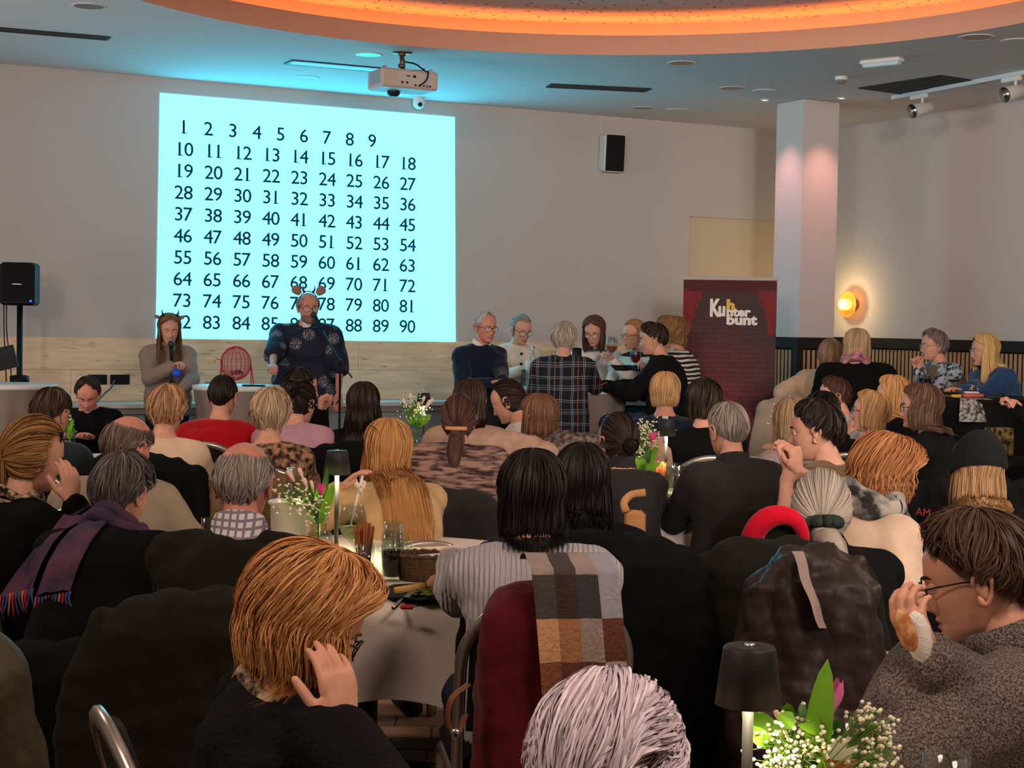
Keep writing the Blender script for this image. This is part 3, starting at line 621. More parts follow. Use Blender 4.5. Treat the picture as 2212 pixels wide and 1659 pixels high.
# ---------------------------------------------------------------- tables
m_linen = mat('linen_white', (226, 214, 202), .85, bump=.15, bscale=200); m_tabletop = mat('table_white', (224, 222, 216), .4); m_tleg = mat('table_leg', (60, 60, 62), .4, metal=.6)
m_barcloth = mat('bar_cloth_taupe', (136, 122, 112), .8, bump=.1, bscale=150); m_blackcloth = mat('bar_cloth_black', (16, 15, 16), .9)
TABLE_Z = .75
def dining_table(u, d, R, label, half=1.05, yaw=0.2):
    c = W(u, 800, d); c = np.array([c[0], c[1], 0.0])
    t = thing('round_table', 'round dining table under the white cloth ' + label, 'table', c, 'round dining tables')
    mb = MB(); lathe(mb, [(R, TABLE_Z - .028), (R, TABLE_Z - .005), (.001, TABLE_Z - .005)], c, 40); mb.build('table_top', m_tabletop, t, smooth=False)
    mb = MB(); lathe(mb, [(.001, .03), (.05, .04), (.04, .1), (.04, TABLE_Z - .03)], c, 14); mb.build('column_leg', m_tleg, t)
    for k in range(4):
        a = k * PI / 2 + .4; mb = MB(); tube(mb, [c + ZV * .08, c + np.array([math.cos(a) * .42, math.sin(a) * .42, .02])], [.03, .02], 8); mb.build('foot', m_tleg, t)
    n = 160; a = np.linspace(0, 2 * PI, n, endpoint=False); ry = a - yaw
    edge = half / np.maximum(np.abs(np.cos(ry)), np.abs(np.sin(ry))); drop = np.minimum(edge, half * 1.36) - R
    Vs = [np.tile(c + ZV * (TABLE_Z + .0005), (n, 1))]
    for fr in (.5, .97): Vs.append(c + np.stack([np.cos(a) * R * fr, np.sin(a) * R * fr, np.full(n, TABLE_Z + .001)], 1))
    Vs.append(c + np.stack([np.cos(a) * (R + .004), np.sin(a) * (R + .004), np.full(n, TABLE_Z - .008)], 1))
    for q in np.linspace(.12, 1, 9):
        w_ = (R + .012 + .028 * q * np.sin(a * 11 + 1.3 * np.sin(3 * a)) + .02 * q + .05 * q * np.abs(np.sin(2 * ry)) ** 6)
        Vs.append(c + np.stack([np.cos(a) * w_, np.sin(a) * w_, TABLE_Z - .008 - q * drop], 1))
    mb = MB(); mb.add(np.vstack(Vs), quads(len(Vs), n)); o = mb.build('tablecloth', m_linen, None, origin=c + ZV * TABLE_Z)
    tag(o, 'white square tablecloth draped over the round table ' + label, 'tablecloth', 'white tablecloths'); return c
T1 = dining_table(800, 5.25, .76, 'with the pretzel sticks and the cola', 1.02, .15)
T2 = dining_table(1440, 7.45, .74, 'with the pink tulip and the beer glass', 1.05, .65)
T3 = dining_table(1650, 2.35, .52, 'with the foaming beer and gypsophila', .7, .2)
T4 = dining_table(900, 9.8, .75, 'with the flowers near the wall ledge', 1.0, .3)
T5 = dining_table(205, 8.7, .70, 'before the man looking down', 1.0, .5)
T6 = dining_table(1730, 9.3, .72, 'beside the woman in the lilac top', 1.0, .3)
def bar_table(u, v, d, R, label, m=None, top=None):
    p = W(u, v, d); c = np.array([p[0], p[1], 0.0]); z = float(p[2])
    t = thing('bar_table', label, 'bar table', c, 'round bar tables in stretch covers')
    mb = MB(); lathe(mb, [(R, z - .03), (R + .006, z - .02), (R + .006, z - .006), (R, z), (.001, z)], c, 40); mb.build('table_top', top or m_tabletop, t)
    n = 72; a = np.linspace(0, 2 * PI, n, endpoint=False); Vs = []
    for q in np.linspace(0, 1, 12):
        w_ = R * (1.0 - .16 * math.sin(PI * q) - .06 * q) + .02 * q * np.sin(a * 4) + .012 * min(1, q * 4) * np.sin(a * 13 + q)
        Vs.append(c + np.stack([np.cos(a) * w_, np.sin(a) * w_, np.full(n, (z - .012) * (1 - q) + .01)], 1))
    mb = MB(); mb.add(np.vstack(Vs), quads(12, n)); mb.build('stretch_cover', m or m_barcloth, t)
    mb = MB(); lathe(mb, [(.3, .0), (.28, .02), (.03, .03), (.03, z - .03)], c, 16); mb.build('pedestal', m_tleg, t); return c, z
BT1, BZ1 = bar_table(20, 829, 11.3, .33, 'beige covered bar table by the loudspeaker pole')
BT2, BZ2 = bar_table(520, 833, 12.2, .36, 'bar table holding the red bingo cage')
BT3, BZ3 = bar_table(1240, 838, 12.4, .43, 'taupe covered bar table with people standing around it')
BT4, BZ4 = bar_table(2130, 858, 11.5, .46, 'black covered bar table before the blonde woman in blue', m_blackcloth, m_blackcloth)

# ---------------------------------------------------------------- table lamps
m_lampb = mat('lamp_black', (34, 34, 36), .5); m_lampw = mat('lamp_led', (255, 222, 150), emit=14)
def table_lamp(p, label, power=2.6):
    p = np.asarray(p, float); t = thing('table_lamp', label, 'table lamp', p, 'black rechargeable table lamps')
    mb = MB(); lathe(mb, [(.001, 0), (.055, 0), (.055, .010), (.048, .015), (.001, .015)], p, 28); mb.build('base', m_lampb, t)
    mb = MB(); tube(mb, [p + ZV * .012, p + ZV * .33], .0075, 12); mb.build('stem', m_lampb, t)
    mb = MB(); lathe(mb, [(.044, .290), (.0455, .290), (.0355, .366), (.033, .369), (.001, .369), (.001, .366), (.033, .364), (.0435, .292)], p, 36); mb.build('shade', m_lampb, t)
    mb = MB(); lathe(mb, [(.007, .369), (.007, .372), (.001, .373)], p, 14); mb.build('touch_button', m_alu, t)
    mb = MB(); lathe(mb, [(.034, .334), (.034, .329), (.009, .327)], p, 24); mb.build('light_ring', m_lampw, t)
    l = bpy.data.lights.new('lamp_glow', 'AREA'); l.shape = 'DISK'; l.size = .06; l.energy = power * 4.2; l.color = (1, .80, .47); o = bpy.data.objects.new('lamp_glow', l); C.objects.link(o); o.location = p + ZV * .322
table_lamp(np.append(W(727, 1100, 5.3)[:2], TABLE_Z + .002), 'black table lamp beside the wine glass with the striped straw')
table_lamp(np.append(W(1438, 1000, 7.45)[:2], TABLE_Z + .002), 'black table lamp behind the pink tulip and the beer')
table_lamp(np.append(W(1617, 1500, 2.15)[:2], TABLE_Z + .002), 'large black table lamp beside the big bouquet', .8)
table_lamp(np.append(W(915, 900, 9.8)[:2], TABLE_Z + .002), 'black table lamp before the white wall ledge')

# ---------------------------------------------------------------- glassware and table things
m_glass = glass_mat('clear_glass', (236, 240, 238))
m_water = glass_mat('water', (232, 240, 236), fr=1.2); m_beer = glass_mat('beer', (240, 170, 70), fr=1.2, body=.6, rgb_body=(236, 152, 44)); m_foam = mat('beer_foam', (245, 232, 205), .9)
m_cola = mat('cola', (26, 12, 8), .08); m_wine = glass_mat('spritz', (236, 238, 190), fr=1.2, body=.25, rgb_body=(236, 236, 180)); m_aperol = glass_mat('aperol', (240, 160, 70), fr=1.2, body=.4, rgb_body=(230, 130, 40)); m_red = glass_mat('pink_drink', (220, 90, 90), fr=1.2, body=.4, rgb_body=(196, 50, 60))
def on(u, d, z=TABLE_Z): p = W(u, 1000, d); return np.array([p[0], p[1], z + .002])
def tumbler(p, r, h, label, fill=None, fm=None, foam=None, rb=None, group=None, name='drinking_glass'):
    t = thing(name, label, 'glass', p, group); rb = rb or r * .85; w = .002
    mb = MB(); lathe(mb, [(.001, 0), (rb, 0), (r, h * .5), (r * .97, h), (r * .97 - w, h), (r - w, h * .5), (rb - w, .012), (.001, .012)], p, 28); mb.build('bowl', m_glass, t)
    if fill:
        k = fill; r1 = (rb + (r - rb) * min(1, k * 2)) - w * 1.6; mb = MB(); lathe(mb, [(.001, .0135), (rb - w * 1.6, .0135), (r1, h * min(k, .5)), (r1, h * k), (.001, h * k)], p, 28); mb.build('drink', fm, t)
        if foam: mb = MB(); lathe(mb, [(r1, h * k), (r1 * 1.0, h * (k + foam)), (.001, h * (k + foam) + .004)], p, 28); mb.build('foam', m_foam, t)
    return t
def wineglass(p, label, fill, fm, s=1.0, tilt=None, group='stemmed glasses'):
    t = thing('wine_glass', label, 'wine glass', p, group); P = np.array([(.001, 0), (.036, 0), (.034, .003), (.005, .008), (.0042, .02), (.0042, .088), (.012, .097), (.034, .118), (.044, .145), (.042, .18), (.035, .215), (.0335, .215), (.0405, .18), (.0425, .145), (.0325, .12), (.012, .1), (.001, .099)]) * s
    mb = MB(); lathe(mb, P, p, 28); mb.build('bowl', m_glass, t)
    mb = MB(); lathe(mb, np.array([(.001, .1005), (.011, .1015), (.0315, .121), (.0415, .146), (.001, .1465)]) * s, p, 28); mb.build('drink', fm, t); return t
# main table
wg = wineglass(on(764, 5.05), 'stemmed glass of pale spritzer with a striped straw', .5, m_wine, 1.02)
p = on(764, 5.05); mb = MB(); tube(mb, [p + np.array([-.012, 0, .13]), p + np.array([.028, .01, .31])], .004, 8); tag(mb.build('drinking_straw', mat('straw_white', (240, 236, 225), .5), None, origin=p), 'white striped paper straw standing in the spritzer glass', 'straw')
mb = MB(); random.seed(2)
for k in range(9):
    a = k * .7; q = p + np.array([.021, .008, .27]) + np.array([math.cos(a) * .012, math.sin(a) * .01, random.uniform(-.016, .018)]); ellipsoid(mb, q, (.008, .005, .009), n=6, k=4)
tag(mb.build('straw_frill', mat('frill', (238, 226, 190), .7), None, origin=p), 'cream paper frill on the straw of the spritzer', 'decoration')
for k in range(5):
    a = k * 1.3; q = p + np.array([math.cos(a) * .018, math.sin(a) * .018, .147]); mb = MB(); ellipsoid(mb, q, (.012, .007, .004), n=8, k=5); mb.build('mint_leaf', mat('mint', (110, 150, 50), .5), wg, origin=p)
tumbler(on(851, 4.93), .036, .15, 'half full cola glass beside the wicker basket', .62, m_cola, group='table glasses')
tumbler(on(852, 5.15), .034, .155, 'tall empty glass behind the cola', group='table glasses', rb=.028)
t = tumbler(on(872, 5.2), .034, .088, 'clear glass mug with a handle behind the cola', group='table glasses', rb=.033, name='glass_mug')
p = on(872, 5.2); mb = MB(); tube(mb, smooth_path([p + np.array([.032, 0, .072]), p + np.array([.062, 0, .066]), p + np.array([.064, 0, .036]), p + np.array([.033, 0, .022])], 12), .005, 8); mb.build('handle', m_glass, t)
tumbler(on(806, 4.75), .036, .135, 'nearly empty glass in front of the pretzel sticks', .22, m_cola, group='table glasses', rb=.03)
tumbler(on(459, 5.2), .036, .15, 'empty tumbler beside the balding man in olive', group='table glasses')
# pretzel stick glasses
m_pret = mat('pretzel', (150, 82, 42), .6, var=.3, vscale=60)
def pretzels(p, label):
    t = tumbler(p, .033, .11, label + ' (glass)'[:0], group='glasses of pretzel sticks', rb=.028, name='pretzel_glass'); t['category'] = 'pretzel glass'
    random.seed(int(p[0] * 1e4))
    for k in range(60):
        a = random.uniform(0, 6.28); r0 = random.uniform(0, .02); r1 = r0 + random.uniform(.006, .02); h = random.uniform(.15, .175)
        mb = MB(); tube(mb, [p + np.array([r0 * math.cos(a), r0 * math.sin(a), .015]), p + np.array([r1 * math.cos(a), r1 * math.sin(a), h])], .0019, 5); mb.build('pretzel_stick', m_pret, t, origin=p)
pretzels(on(789, 4.95), 'glass full of salted pretzel sticks on the main table'); pretzels(on(1424, 7.4), 'glass of pretzel sticks beside the lamp and tulip')
# basket
p = on(922, 4.95); t = thing('bread_basket', 'small brown wicker basket beside the cola glass', 'basket', p); m_wick = mat('wicker', (84, 60, 38), .6, var=.3, vscale=40)
mb = MB()
for i in range(13):
    z = .004 + i * .0058; f = .80 + .20 * i / 12.; a = np.linspace(0, 2 * PI, 49)
    P = np.stack([p[0] + np.cos(a) * (.095 * f + .003 * np.sin(a * 24 + i * PI)), p[1] + np.sin(a) * (.065 * f + .003 * np.sin(a * 24 + i * PI)), np.full(49, p[2] + z)], 1); tube(mb, P, .0034, 5, caps=False)
mb.build('weave', m_wick, t); mb = MB(); lathe(mb, [(.001, .002), (.074, .002), (.074, .005)], p, 30, sy=.68); mb.build('bottom', m_wick, t)
for k in range(24):
    a = k / 24 * 2 * PI; mb = MB(); tube(mb, [p + np.array([math.cos(a) * .077, math.sin(a) * .053, .0]), p + np.array([math.cos(a) * .097, math.sin(a) * .067, .082])], .003, 5); mb.build('stake', m_wick, t)
mb = MB(); a = np.linspace(0, 2 * PI, 49); tube(mb, np.stack([p[0] + np.cos(a) * .098, p[1] + np.sin(a) * .068, p[2] + .08 + .003 * np.sin(a * 20)], 1), .006, 6, caps=False); mb.build('rim', m_wick, t)
mb = MB(); box(mb, p + np.array([.01, 0, .075]), (.12, .05, .003), 0, (norm((1, .2, .08)), norm((-.2, 1, 0)), ZV)); tag(mb.build('paper_card', m_pw, None, origin=p), 'white card lying in the wicker basket', 'card')
# octagonal plate with food
p = on(921, 4.62); t = thing('plate', 'black octagonal plate with bread and leftover food', 'plate', p); mb = MB(); lathe(mb, [(.001, .004), (.09, .004), (.135, .018), (.14, .02), (.137, .022), (.09, .008), (.001, .008)], p, 8); mb.build('dish', mat('plate_black', (20, 20, 21), .35), t, smooth=False)
random.seed(5); m_food = mat('bread', (206, 164, 92), .8, var=.2, vscale=40); m_salad = mat('salad', (120, 130, 50), .6, var=.4, vscale=60)
mb = MB(); tube(mb, [p + np.array([-.085, -.02, .022]), p + np.array([.0, .01, .03])], [.011, .014], 8); tag(mb.build('bread_stick', m_food, None, origin=p), 'pale bread stick lying on the black plate', 'bread')
mb = MB(); ellipsoid(mb, p + np.array([.03, .02, .045]), (.03, .02, .02), (norm((.8, .2, .5)), norm((-.2, 1, 0)), norm((-.5, 0, .8))), n=8, k=5); tag(mb.build('bread_piece', mat('bread_pink', (196, 150, 116), .8), None, origin=p), 'torn piece of bread on top of the plate leftovers', 'bread')
mb = MB(); ellipsoid(mb, p + np.array([.07, -.005, .03]), (.035, .022, .018), n=8, k=5); ellipsoid(mb, p + np.array([.085, .01, .036]), (.018, .015, .014), n=8, k=5); tag(mb.build('scrambled_egg', mat('egg', (214, 190, 90), .7, var=.2, vscale=60), None, origin=p), 'yellow egg dish at the edge of the black plate', 'food')
mb = MB()
for k in range(26): ellipsoid(mb, p + np.array([random.uniform(-.03, .05), random.uniform(-.03, .02), random.uniform(.012, .026)]), (.014, .007, .004), n=6, k=4)
tag(mb.build('salad', m_salad, None, origin=p), 'green chopped salad scattered on the black plate', 'salad', kind='stuff')
a, b = np.append(W(850, 1288, 4.42)[:2], .757), np.append(W(893, 1260, 4.6)[:2], .775); d = norm(b - a)
t = thing('knife', 'steel table knife leaning on the black plate', 'knife', a); mb = MB(); tube(mb, [a, a + (b - a) * .5], [.006, .007], 8); mb.build('handle', m_chrome, t); mb = MB(); tube(mb, [a + (b - a) * .5, a + (b - a) * .9, b], [.009, .009, .002], 8, rb=[.0012, .0012, .0008]); mb.build('blade', m_chrome, t)
a, b = np.append(W(865, 1288, 4.42)[:2], .760), np.append(W(893, 1288, 4.42)[:2], .760); t = thing('pocket_knife', 'small red pen beside the steel knife', 'pen', a); mb = MB(); tube(mb, [a, a + (b - a) * .1, b - (b - a) * .05, b], [.004, .007, .007, .005], 8); mb.build('barrel', mat('pen_red', (150, 24, 28), .35), t); mb = MB(); tube(mb, [b, b + (b - a) * .5 + ZV * .004], .0015, 6); mb.build('cord', m_black, t)
t.name = 'pen'
p = on(935, 5.3); mb = MB(); box(mb, p + ZV * .004, (.16, .02, .006), 0, (norm((1, -.06, 0)), norm((.06, 1, 0)), ZV)); tag(mb.build('ruler_strip', mat('strip_grey', (170, 165, 160), .4), None, origin=p), 'flat grey strip lying behind the wicker basket', 'strip')
# cooler with bottle
p = on(628, 5.3); t = thing('bottle_cooler', 'cream plastic bottle cooler beside the bouquet', 'cooler', p); mb = MB(); lathe(mb, [(.001, 0), (.058, 0), (.066, .185), (.074, .19), (.074, .2), (.064, .2), (.061, .185), (.054, .01), (.001, .01)], p, 36); mb.build('bucket', mat('cooler_cream', (226, 222, 205), .35, trans=.15), t)
t = thing('water_bottle', 'clear glass water bottle standing in the cream cooler', 'bottle', p + ZV * .011); q = p + ZV * .012
mb = MB(); lathe(mb, [(.001, 0), (.036, 0), (.036, .16), (.03, .20), (.014, .255), (.0125, .285), (.0115, .285), (.012, .255), (.028, .2), (.034, .16), (.034, .004), (.001, .004)], q, 24); mb.build('bottle_body', m_glass, t)
mb = MB(); lathe(mb, [(.0145, .268), (.0148, .29), (.014, .297), (.001, .297)], q, 20); mb.build('cap', m_alu, t); mb = MB(); lathe(mb, [(.0147, .258), (.0149, .268)], q, 20); mb.build('cap_ring', mat('cap_red', (150, 70, 60), .4), t)
# table 2
tumbler(on(1452, 7.42), .03, .15, 'straight glass of water beside the lamp', .35, m_water, group='table glasses', rb=.028)
tumbler(on(1470, 7.55), .031, .155, 'dark cola glass behind the water glass', .9, m_cola, group='table glasses', rb=.028)
tumbler(on(1482, 7.35), .036, .15, 'tulip shaped beer glass on the table with the tulip', .72, m_beer, .08, group='table glasses', rb=.022)
a = on(1440, 6.95); mb = MB(); box(mb, a + ZV * .012, (.2, .14, .02), 0, (norm((.9, .4, 0)), norm((-.4, .9, 0)), ZV), .003); tag(mb.build('bingo_pad', mat('paper_cream', (226, 216, 180), .7), None, origin=a), 'cream pad of bingo sheets at the table edge', 'pad')
a = on(1428, 7.12); mb = MB(); box(mb, a + ZV * .012, (.08, .05, .02), 0, (norm((.9, .2, 0)), norm((-.2, .9, 0)), ZV), .004); box(mb, a + ZV * .028, (.06, .04, .012), 1, (norm((.7, .6, 0)), norm((-.6, .7, 0)), ZV), .003); tag(mb.build('tissue_pack', [m_pw, mat('pack_blue', (90, 100, 150), .5)], None, origin=a), 'small blue and white packet near the bingo pad', 'packet')
a = on(1450, 7.2); mb = MB(); box(mb, a + ZV * .006, (.26, .12, .012), 0, (norm((1, .1, 0)), norm((-.1, 1, 0)), ZV), .003); tag(mb.build('menu_board', mat('menu_brown', (120, 92, 60), .6), None, origin=a), 'flat brown menu board under the table lamp glow', 'menu')
# front table
tumbler(on(1832, 2.48), .0295, .20, 'large wheat beer glass with white foam beside the bouquet', .66, m_beer, .13, group='front table glasses', rb=.022)
tumbler(on(2064, 2.3), .036, .187, 'empty tumbler at the table edge beside the grey fleece', group='front table glasses')
# bar table things
p = np.append(W(510, 820, 12.15)[:2], BZ2 + .002); t = thing('bingo_cage', 'red wire bingo cage with a wooden crank handle', 'bingo cage', p); m_rw = mat('wire_red', (176, 36, 48), .4); cz = p + ZV * .17
mb = MB(); a = np.linspace(0, 2 * PI, 33)
for k in range(9):
    b = k / 9 * PI; dirn = np.array([math.cos(b), math.sin(b), 0]); P = cz + dirn[None] * (np.cos(a)[:, None] * .105) + ZV[None] * (np.sin(a)[:, None] * .118); tube(mb, P, .0022, 5, caps=False)
for k in range(-8, 9):
    z = k / 9. * .118; r = .105 * math.sqrt(max(0, 1 - (k / 9.) ** 2)); P = cz + ZV * z + np.stack([np.cos(a) * r, np.sin(a) * r, 0 * a], 1); tube(mb, P, .0016, 5, caps=False)
mb.build('wire_drum', m_rw, t)
mb = MB(); P = cz + np.stack([np.cos(a) * .112, 0 * a - .02, np.sin(a) * .125], 1); tube(mb, P, .006, 6, caps=False); mb.build('hoop', m_rw, t)
for s in (-1, 1):
    mb = MB(); tube(mb, [cz + np.array([s * .108, 0, .02]), p + np.array([s * .125, -.06, 0])], .004, 6); tube(mb, [cz + np.array([s * .108, 0, .02]), p + np.array([s * .125, .06, 0])], .004, 6); mb.build('stand_leg', m_rw, t)
mb = MB(); tube(mb, [cz + np.array([-.108, 0, 0.02]), cz + np.array([-.15, 0, .03]), cz + np.array([-.16, 0, .012])], .003, 6); mb.build('crank', m_rw, t); mb = MB(); tube(mb, [cz + np.array([-.158, 0, .012]), cz + np.array([-.205, 0, .008])], .009, 8); mb.build('handle', mat('handle_wood', (200, 160, 100), .5), t)
random.seed(3)
for k in range(16):
    a_ = random.uniform(0, 6.28); r = random.uniform(0, .05); mb = MB(); ellipsoid(mb, cz + np.array([r * math.cos(a_), r * math.sin(a_), -.085 + random.uniform(0, .03)]), (.011, .011, .011), n=8, k=5); tag(mb.build('bingo_ball', [mat('ball_red', (170, 30, 40), .3), mat('ball_dark', (60, 20, 30), .3)][k % 2], None, origin=cz), ['small red ball lying inside the wire bingo cage', 'small dark maroon ball lying inside the wire bingo cage'][k % 2], 'ball', 'balls in the bingo cage')
p = np.append(W(548, 826, 12.1)[:2], BZ2 + .002); mb = MB(); box(mb, p + ZV * .006, (.16, .12, .010), 0, None, .003); tag(mb.build('clipboard', mat('clip_dark', (24, 28, 40), .5), None, origin=p), 'dark clipboard lying beside the bingo cage', 'clipboard')
p = np.append(W(425, 850, 12.3)[:2], zb + .002); wineglass(p + np.array([0, .5, 0]), 'glass of white wine on the ledge behind the woman with the microphone', .5, m_wine)
p = np.append(W(1318, 846, 12.25)[:2], BZ3 + .002); mb = MB(); box(mb, p + ZV * .001, (.30, .2, .003), 0, (norm((1, .35, 0)), norm((-.35, 1, 0)), ZV)); tag(mb.build('paper_sheet', m_pw, None, origin=p), 'white bingo sheets on the taupe bar table', 'paper')
p = np.append(W(1150, 835, 12.55)[:2], BZ3 + .002); t = thing('white_cooler', 'white bottle cooler on the taupe bar table', 'cooler', p); mb = MB(); lathe(mb, [(.001, 0), (.05, 0), (.056, .2), (.05, .2), (.046, .01), (.001, .01)], p, 24); mb.build('bucket', m_white, t)
t = thing('clear_bottle', 'clear bottle neck sticking out of the white cooler', 'bottle', p + ZV * .01); mb = MB(); lathe(mb, [(.001, .002), (.035, .004), (.035, .19), (.013, .26), (.012, .29), (.001, .29)], p + ZV * .01, 18); mb.build('bottle_body', m_glass, t); mb = MB(); lathe(mb, [(.014, .28), (.014, .302), (.001, .302)], p + ZV * .01, 14); mb.build('cap', m_alu, t)
p = np.append(W(1133, 840, 12.3)[:2], BZ3 + .002); tumbler(p, .033, .13, 'empty glass beside the white cooler', group='table glasses')
p = np.append(W(2092, 856, 11.3)[:2], BZ4 + .002); xx, yy = norm((1, .1, 0)), norm((-.1, 1, 0))
mb = MB(); V = []; ng = 14
for i in range(ng):
    s_ = i / (ng - 1.)
    for j in range(6):
        w_ = (j / 5. - .5) * .22
        ex = np.array([BT4[0] - .2, BT4[1], 0]); y0 = .28 - s_ * .85
        if s_ < .62: q = np.array([BT4[0] - .19 + w_, BT4[1] + .2 - s_ / .62 * .62, BZ4 + .004])
        else: q = np.array([BT4[0] - .19 + w_ * (1 + .1 * s_), BT4[1] - .43 - .02 * math.sin(j), BZ4 + .004 - (s_ - .62) * .42])
        V.append(q)
mb.add(V, quads(ng, 6, False)); o = mb.build('table_runner', mat('runner_pattern', (180, 176, 172), .8, rgb2=(60, 56, 54), vscale=38), None, origin=BT4 + ZV * BZ4); tag(o, 'grey speckled runner hanging off the black bar table', 'runner')
mb = MB(); box(mb, p + ZV * .012 + xx * -.09, (.07, .03, .02), 0, (xx, yy, ZV), .004); tag(mb.build('yellow_box', mat('pack_yellow', (210, 170, 40), .5), None, origin=p), 'small yellow packet on the black bar table', 'packet')
mb = MB(); box(mb, p + ZV * .016 + xx * .03, (.15, .07, .028), 0, (xx, yy, ZV), .01); tag(mb.build('pencil_pouch', mat('pouch_pink', (196, 100, 90), .6), None, origin=p), 'pinkish red pouch on the black bar table', 'pouch')
mb = MB(); box(mb, p + ZV * .038 + xx * .02, (.10, .05, .012), 0, (xx, yy, ZV), .004); tag(mb.build('folded_tissue', m_pw, None, origin=p), 'white folded tissue on top of the reddish pouch', 'tissue')
mb = MB(); tube(mb, [p + ZV * .008 + xx * .13, p + ZV * .008 + xx * .25], .004, 6); tag(mb.build('felt_pen', mat('pen_green', (80, 110, 40), .5), None, origin=p), 'green pen lying behind the reddish pouch', 'pen')
for (u, v, d_, lab) in ((2003, 828, 12.1, 'dark cola glass before the woman with clasped hands'), (1992, 826, 12.3, 'second dark glass close to the clasped hands')):
    tumbler(np.append(W(u, v, d_)[:2], BZ4 + .002), .034, .13, lab, .8, m_cola, group='table glasses')
c_, _z = bar_table(1990, 846, 12.3, .40, 'black covered bar table before the grey haired woman in a vest', m_blackcloth, m_blackcloth)

# ---------------------------------------------------------------- bouquets
m_leaf = mat('leaf_green', (112, 168, 40), .5, var=.25, vscale=9); m_leafd = mat('leaf_dark', (52, 92, 36), .5, var=.2, vscale=9); m_stem = mat('stem_green', (110, 150, 60), .5)
for m_ in (m_leaf, m_leafd):
    m_.node_tree.nodes['Principled BSDF'].inputs['Subsurface Weight'].default_value = 0.0
m_tulip = mat('tulip_pink', (206, 112, 168), .5, var=.15, vscale=20); m_tulip2 = mat('tulip_magenta', (212, 70, 130), .5, var=.15, vscale=20); m_lily = mat('lily_pale', (238, 206, 188), .5, var=.1, vscale=20); m_gyp = mat('gypsophila', (240, 236, 214), .7)
def blade(mb, p, tip, w, bend=.02, side=None):
    p = np.asarray(p, float); tip = np.asarray(tip, float); d = tip - p; s = norm(np.cross(d, side if side is not None else np.array([.2, -1, .1]))); nn = norm(np.cross(s, d)); V = []
    for k in range(9):
        q = k / 8.; ww = w * (math.sin(PI * (q * .86 + .10)) ** .8 if q < 1 else 0) ; c = p + d * q + nn * bend * math.sin(PI * q)
        V += [c - s * ww + nn * ww * .3, c, c + s * ww + nn * ww * .3]
    mb.add(V, quads(9, 3, False))
def tulip(p, ax, s, m, t):
    ax = norm(ax); X = norm(np.cross(ax, (0, 1, .1))); Y = np.cross(ax, X)
    for k in range(6):
        a = k * PI / 3; r = s * (.30 if k % 2 else .26); mb = MB(); V = []
        for i in range(7):
            q = i / 6.; rr = s * (.08 + .26 * math.sin(min(1, q * 1.25) * PI / 2) - .10 * max(0, q - .6) / .4 * (1 if k % 2 else .4)); hw = .75 * math.sin(PI * (q * .8 + .12))
            for j in (-1, -.5, 0, .5, 1):
                b = a + j * hw * .75; V.append(p + ax * (s * q) + (X * math.cos(b) + Y * math.sin(b)) * rr * (1 - .08 * abs(j)))
        mb.add(V, quads(7, 5, False)); mb.build('petal', m, t)
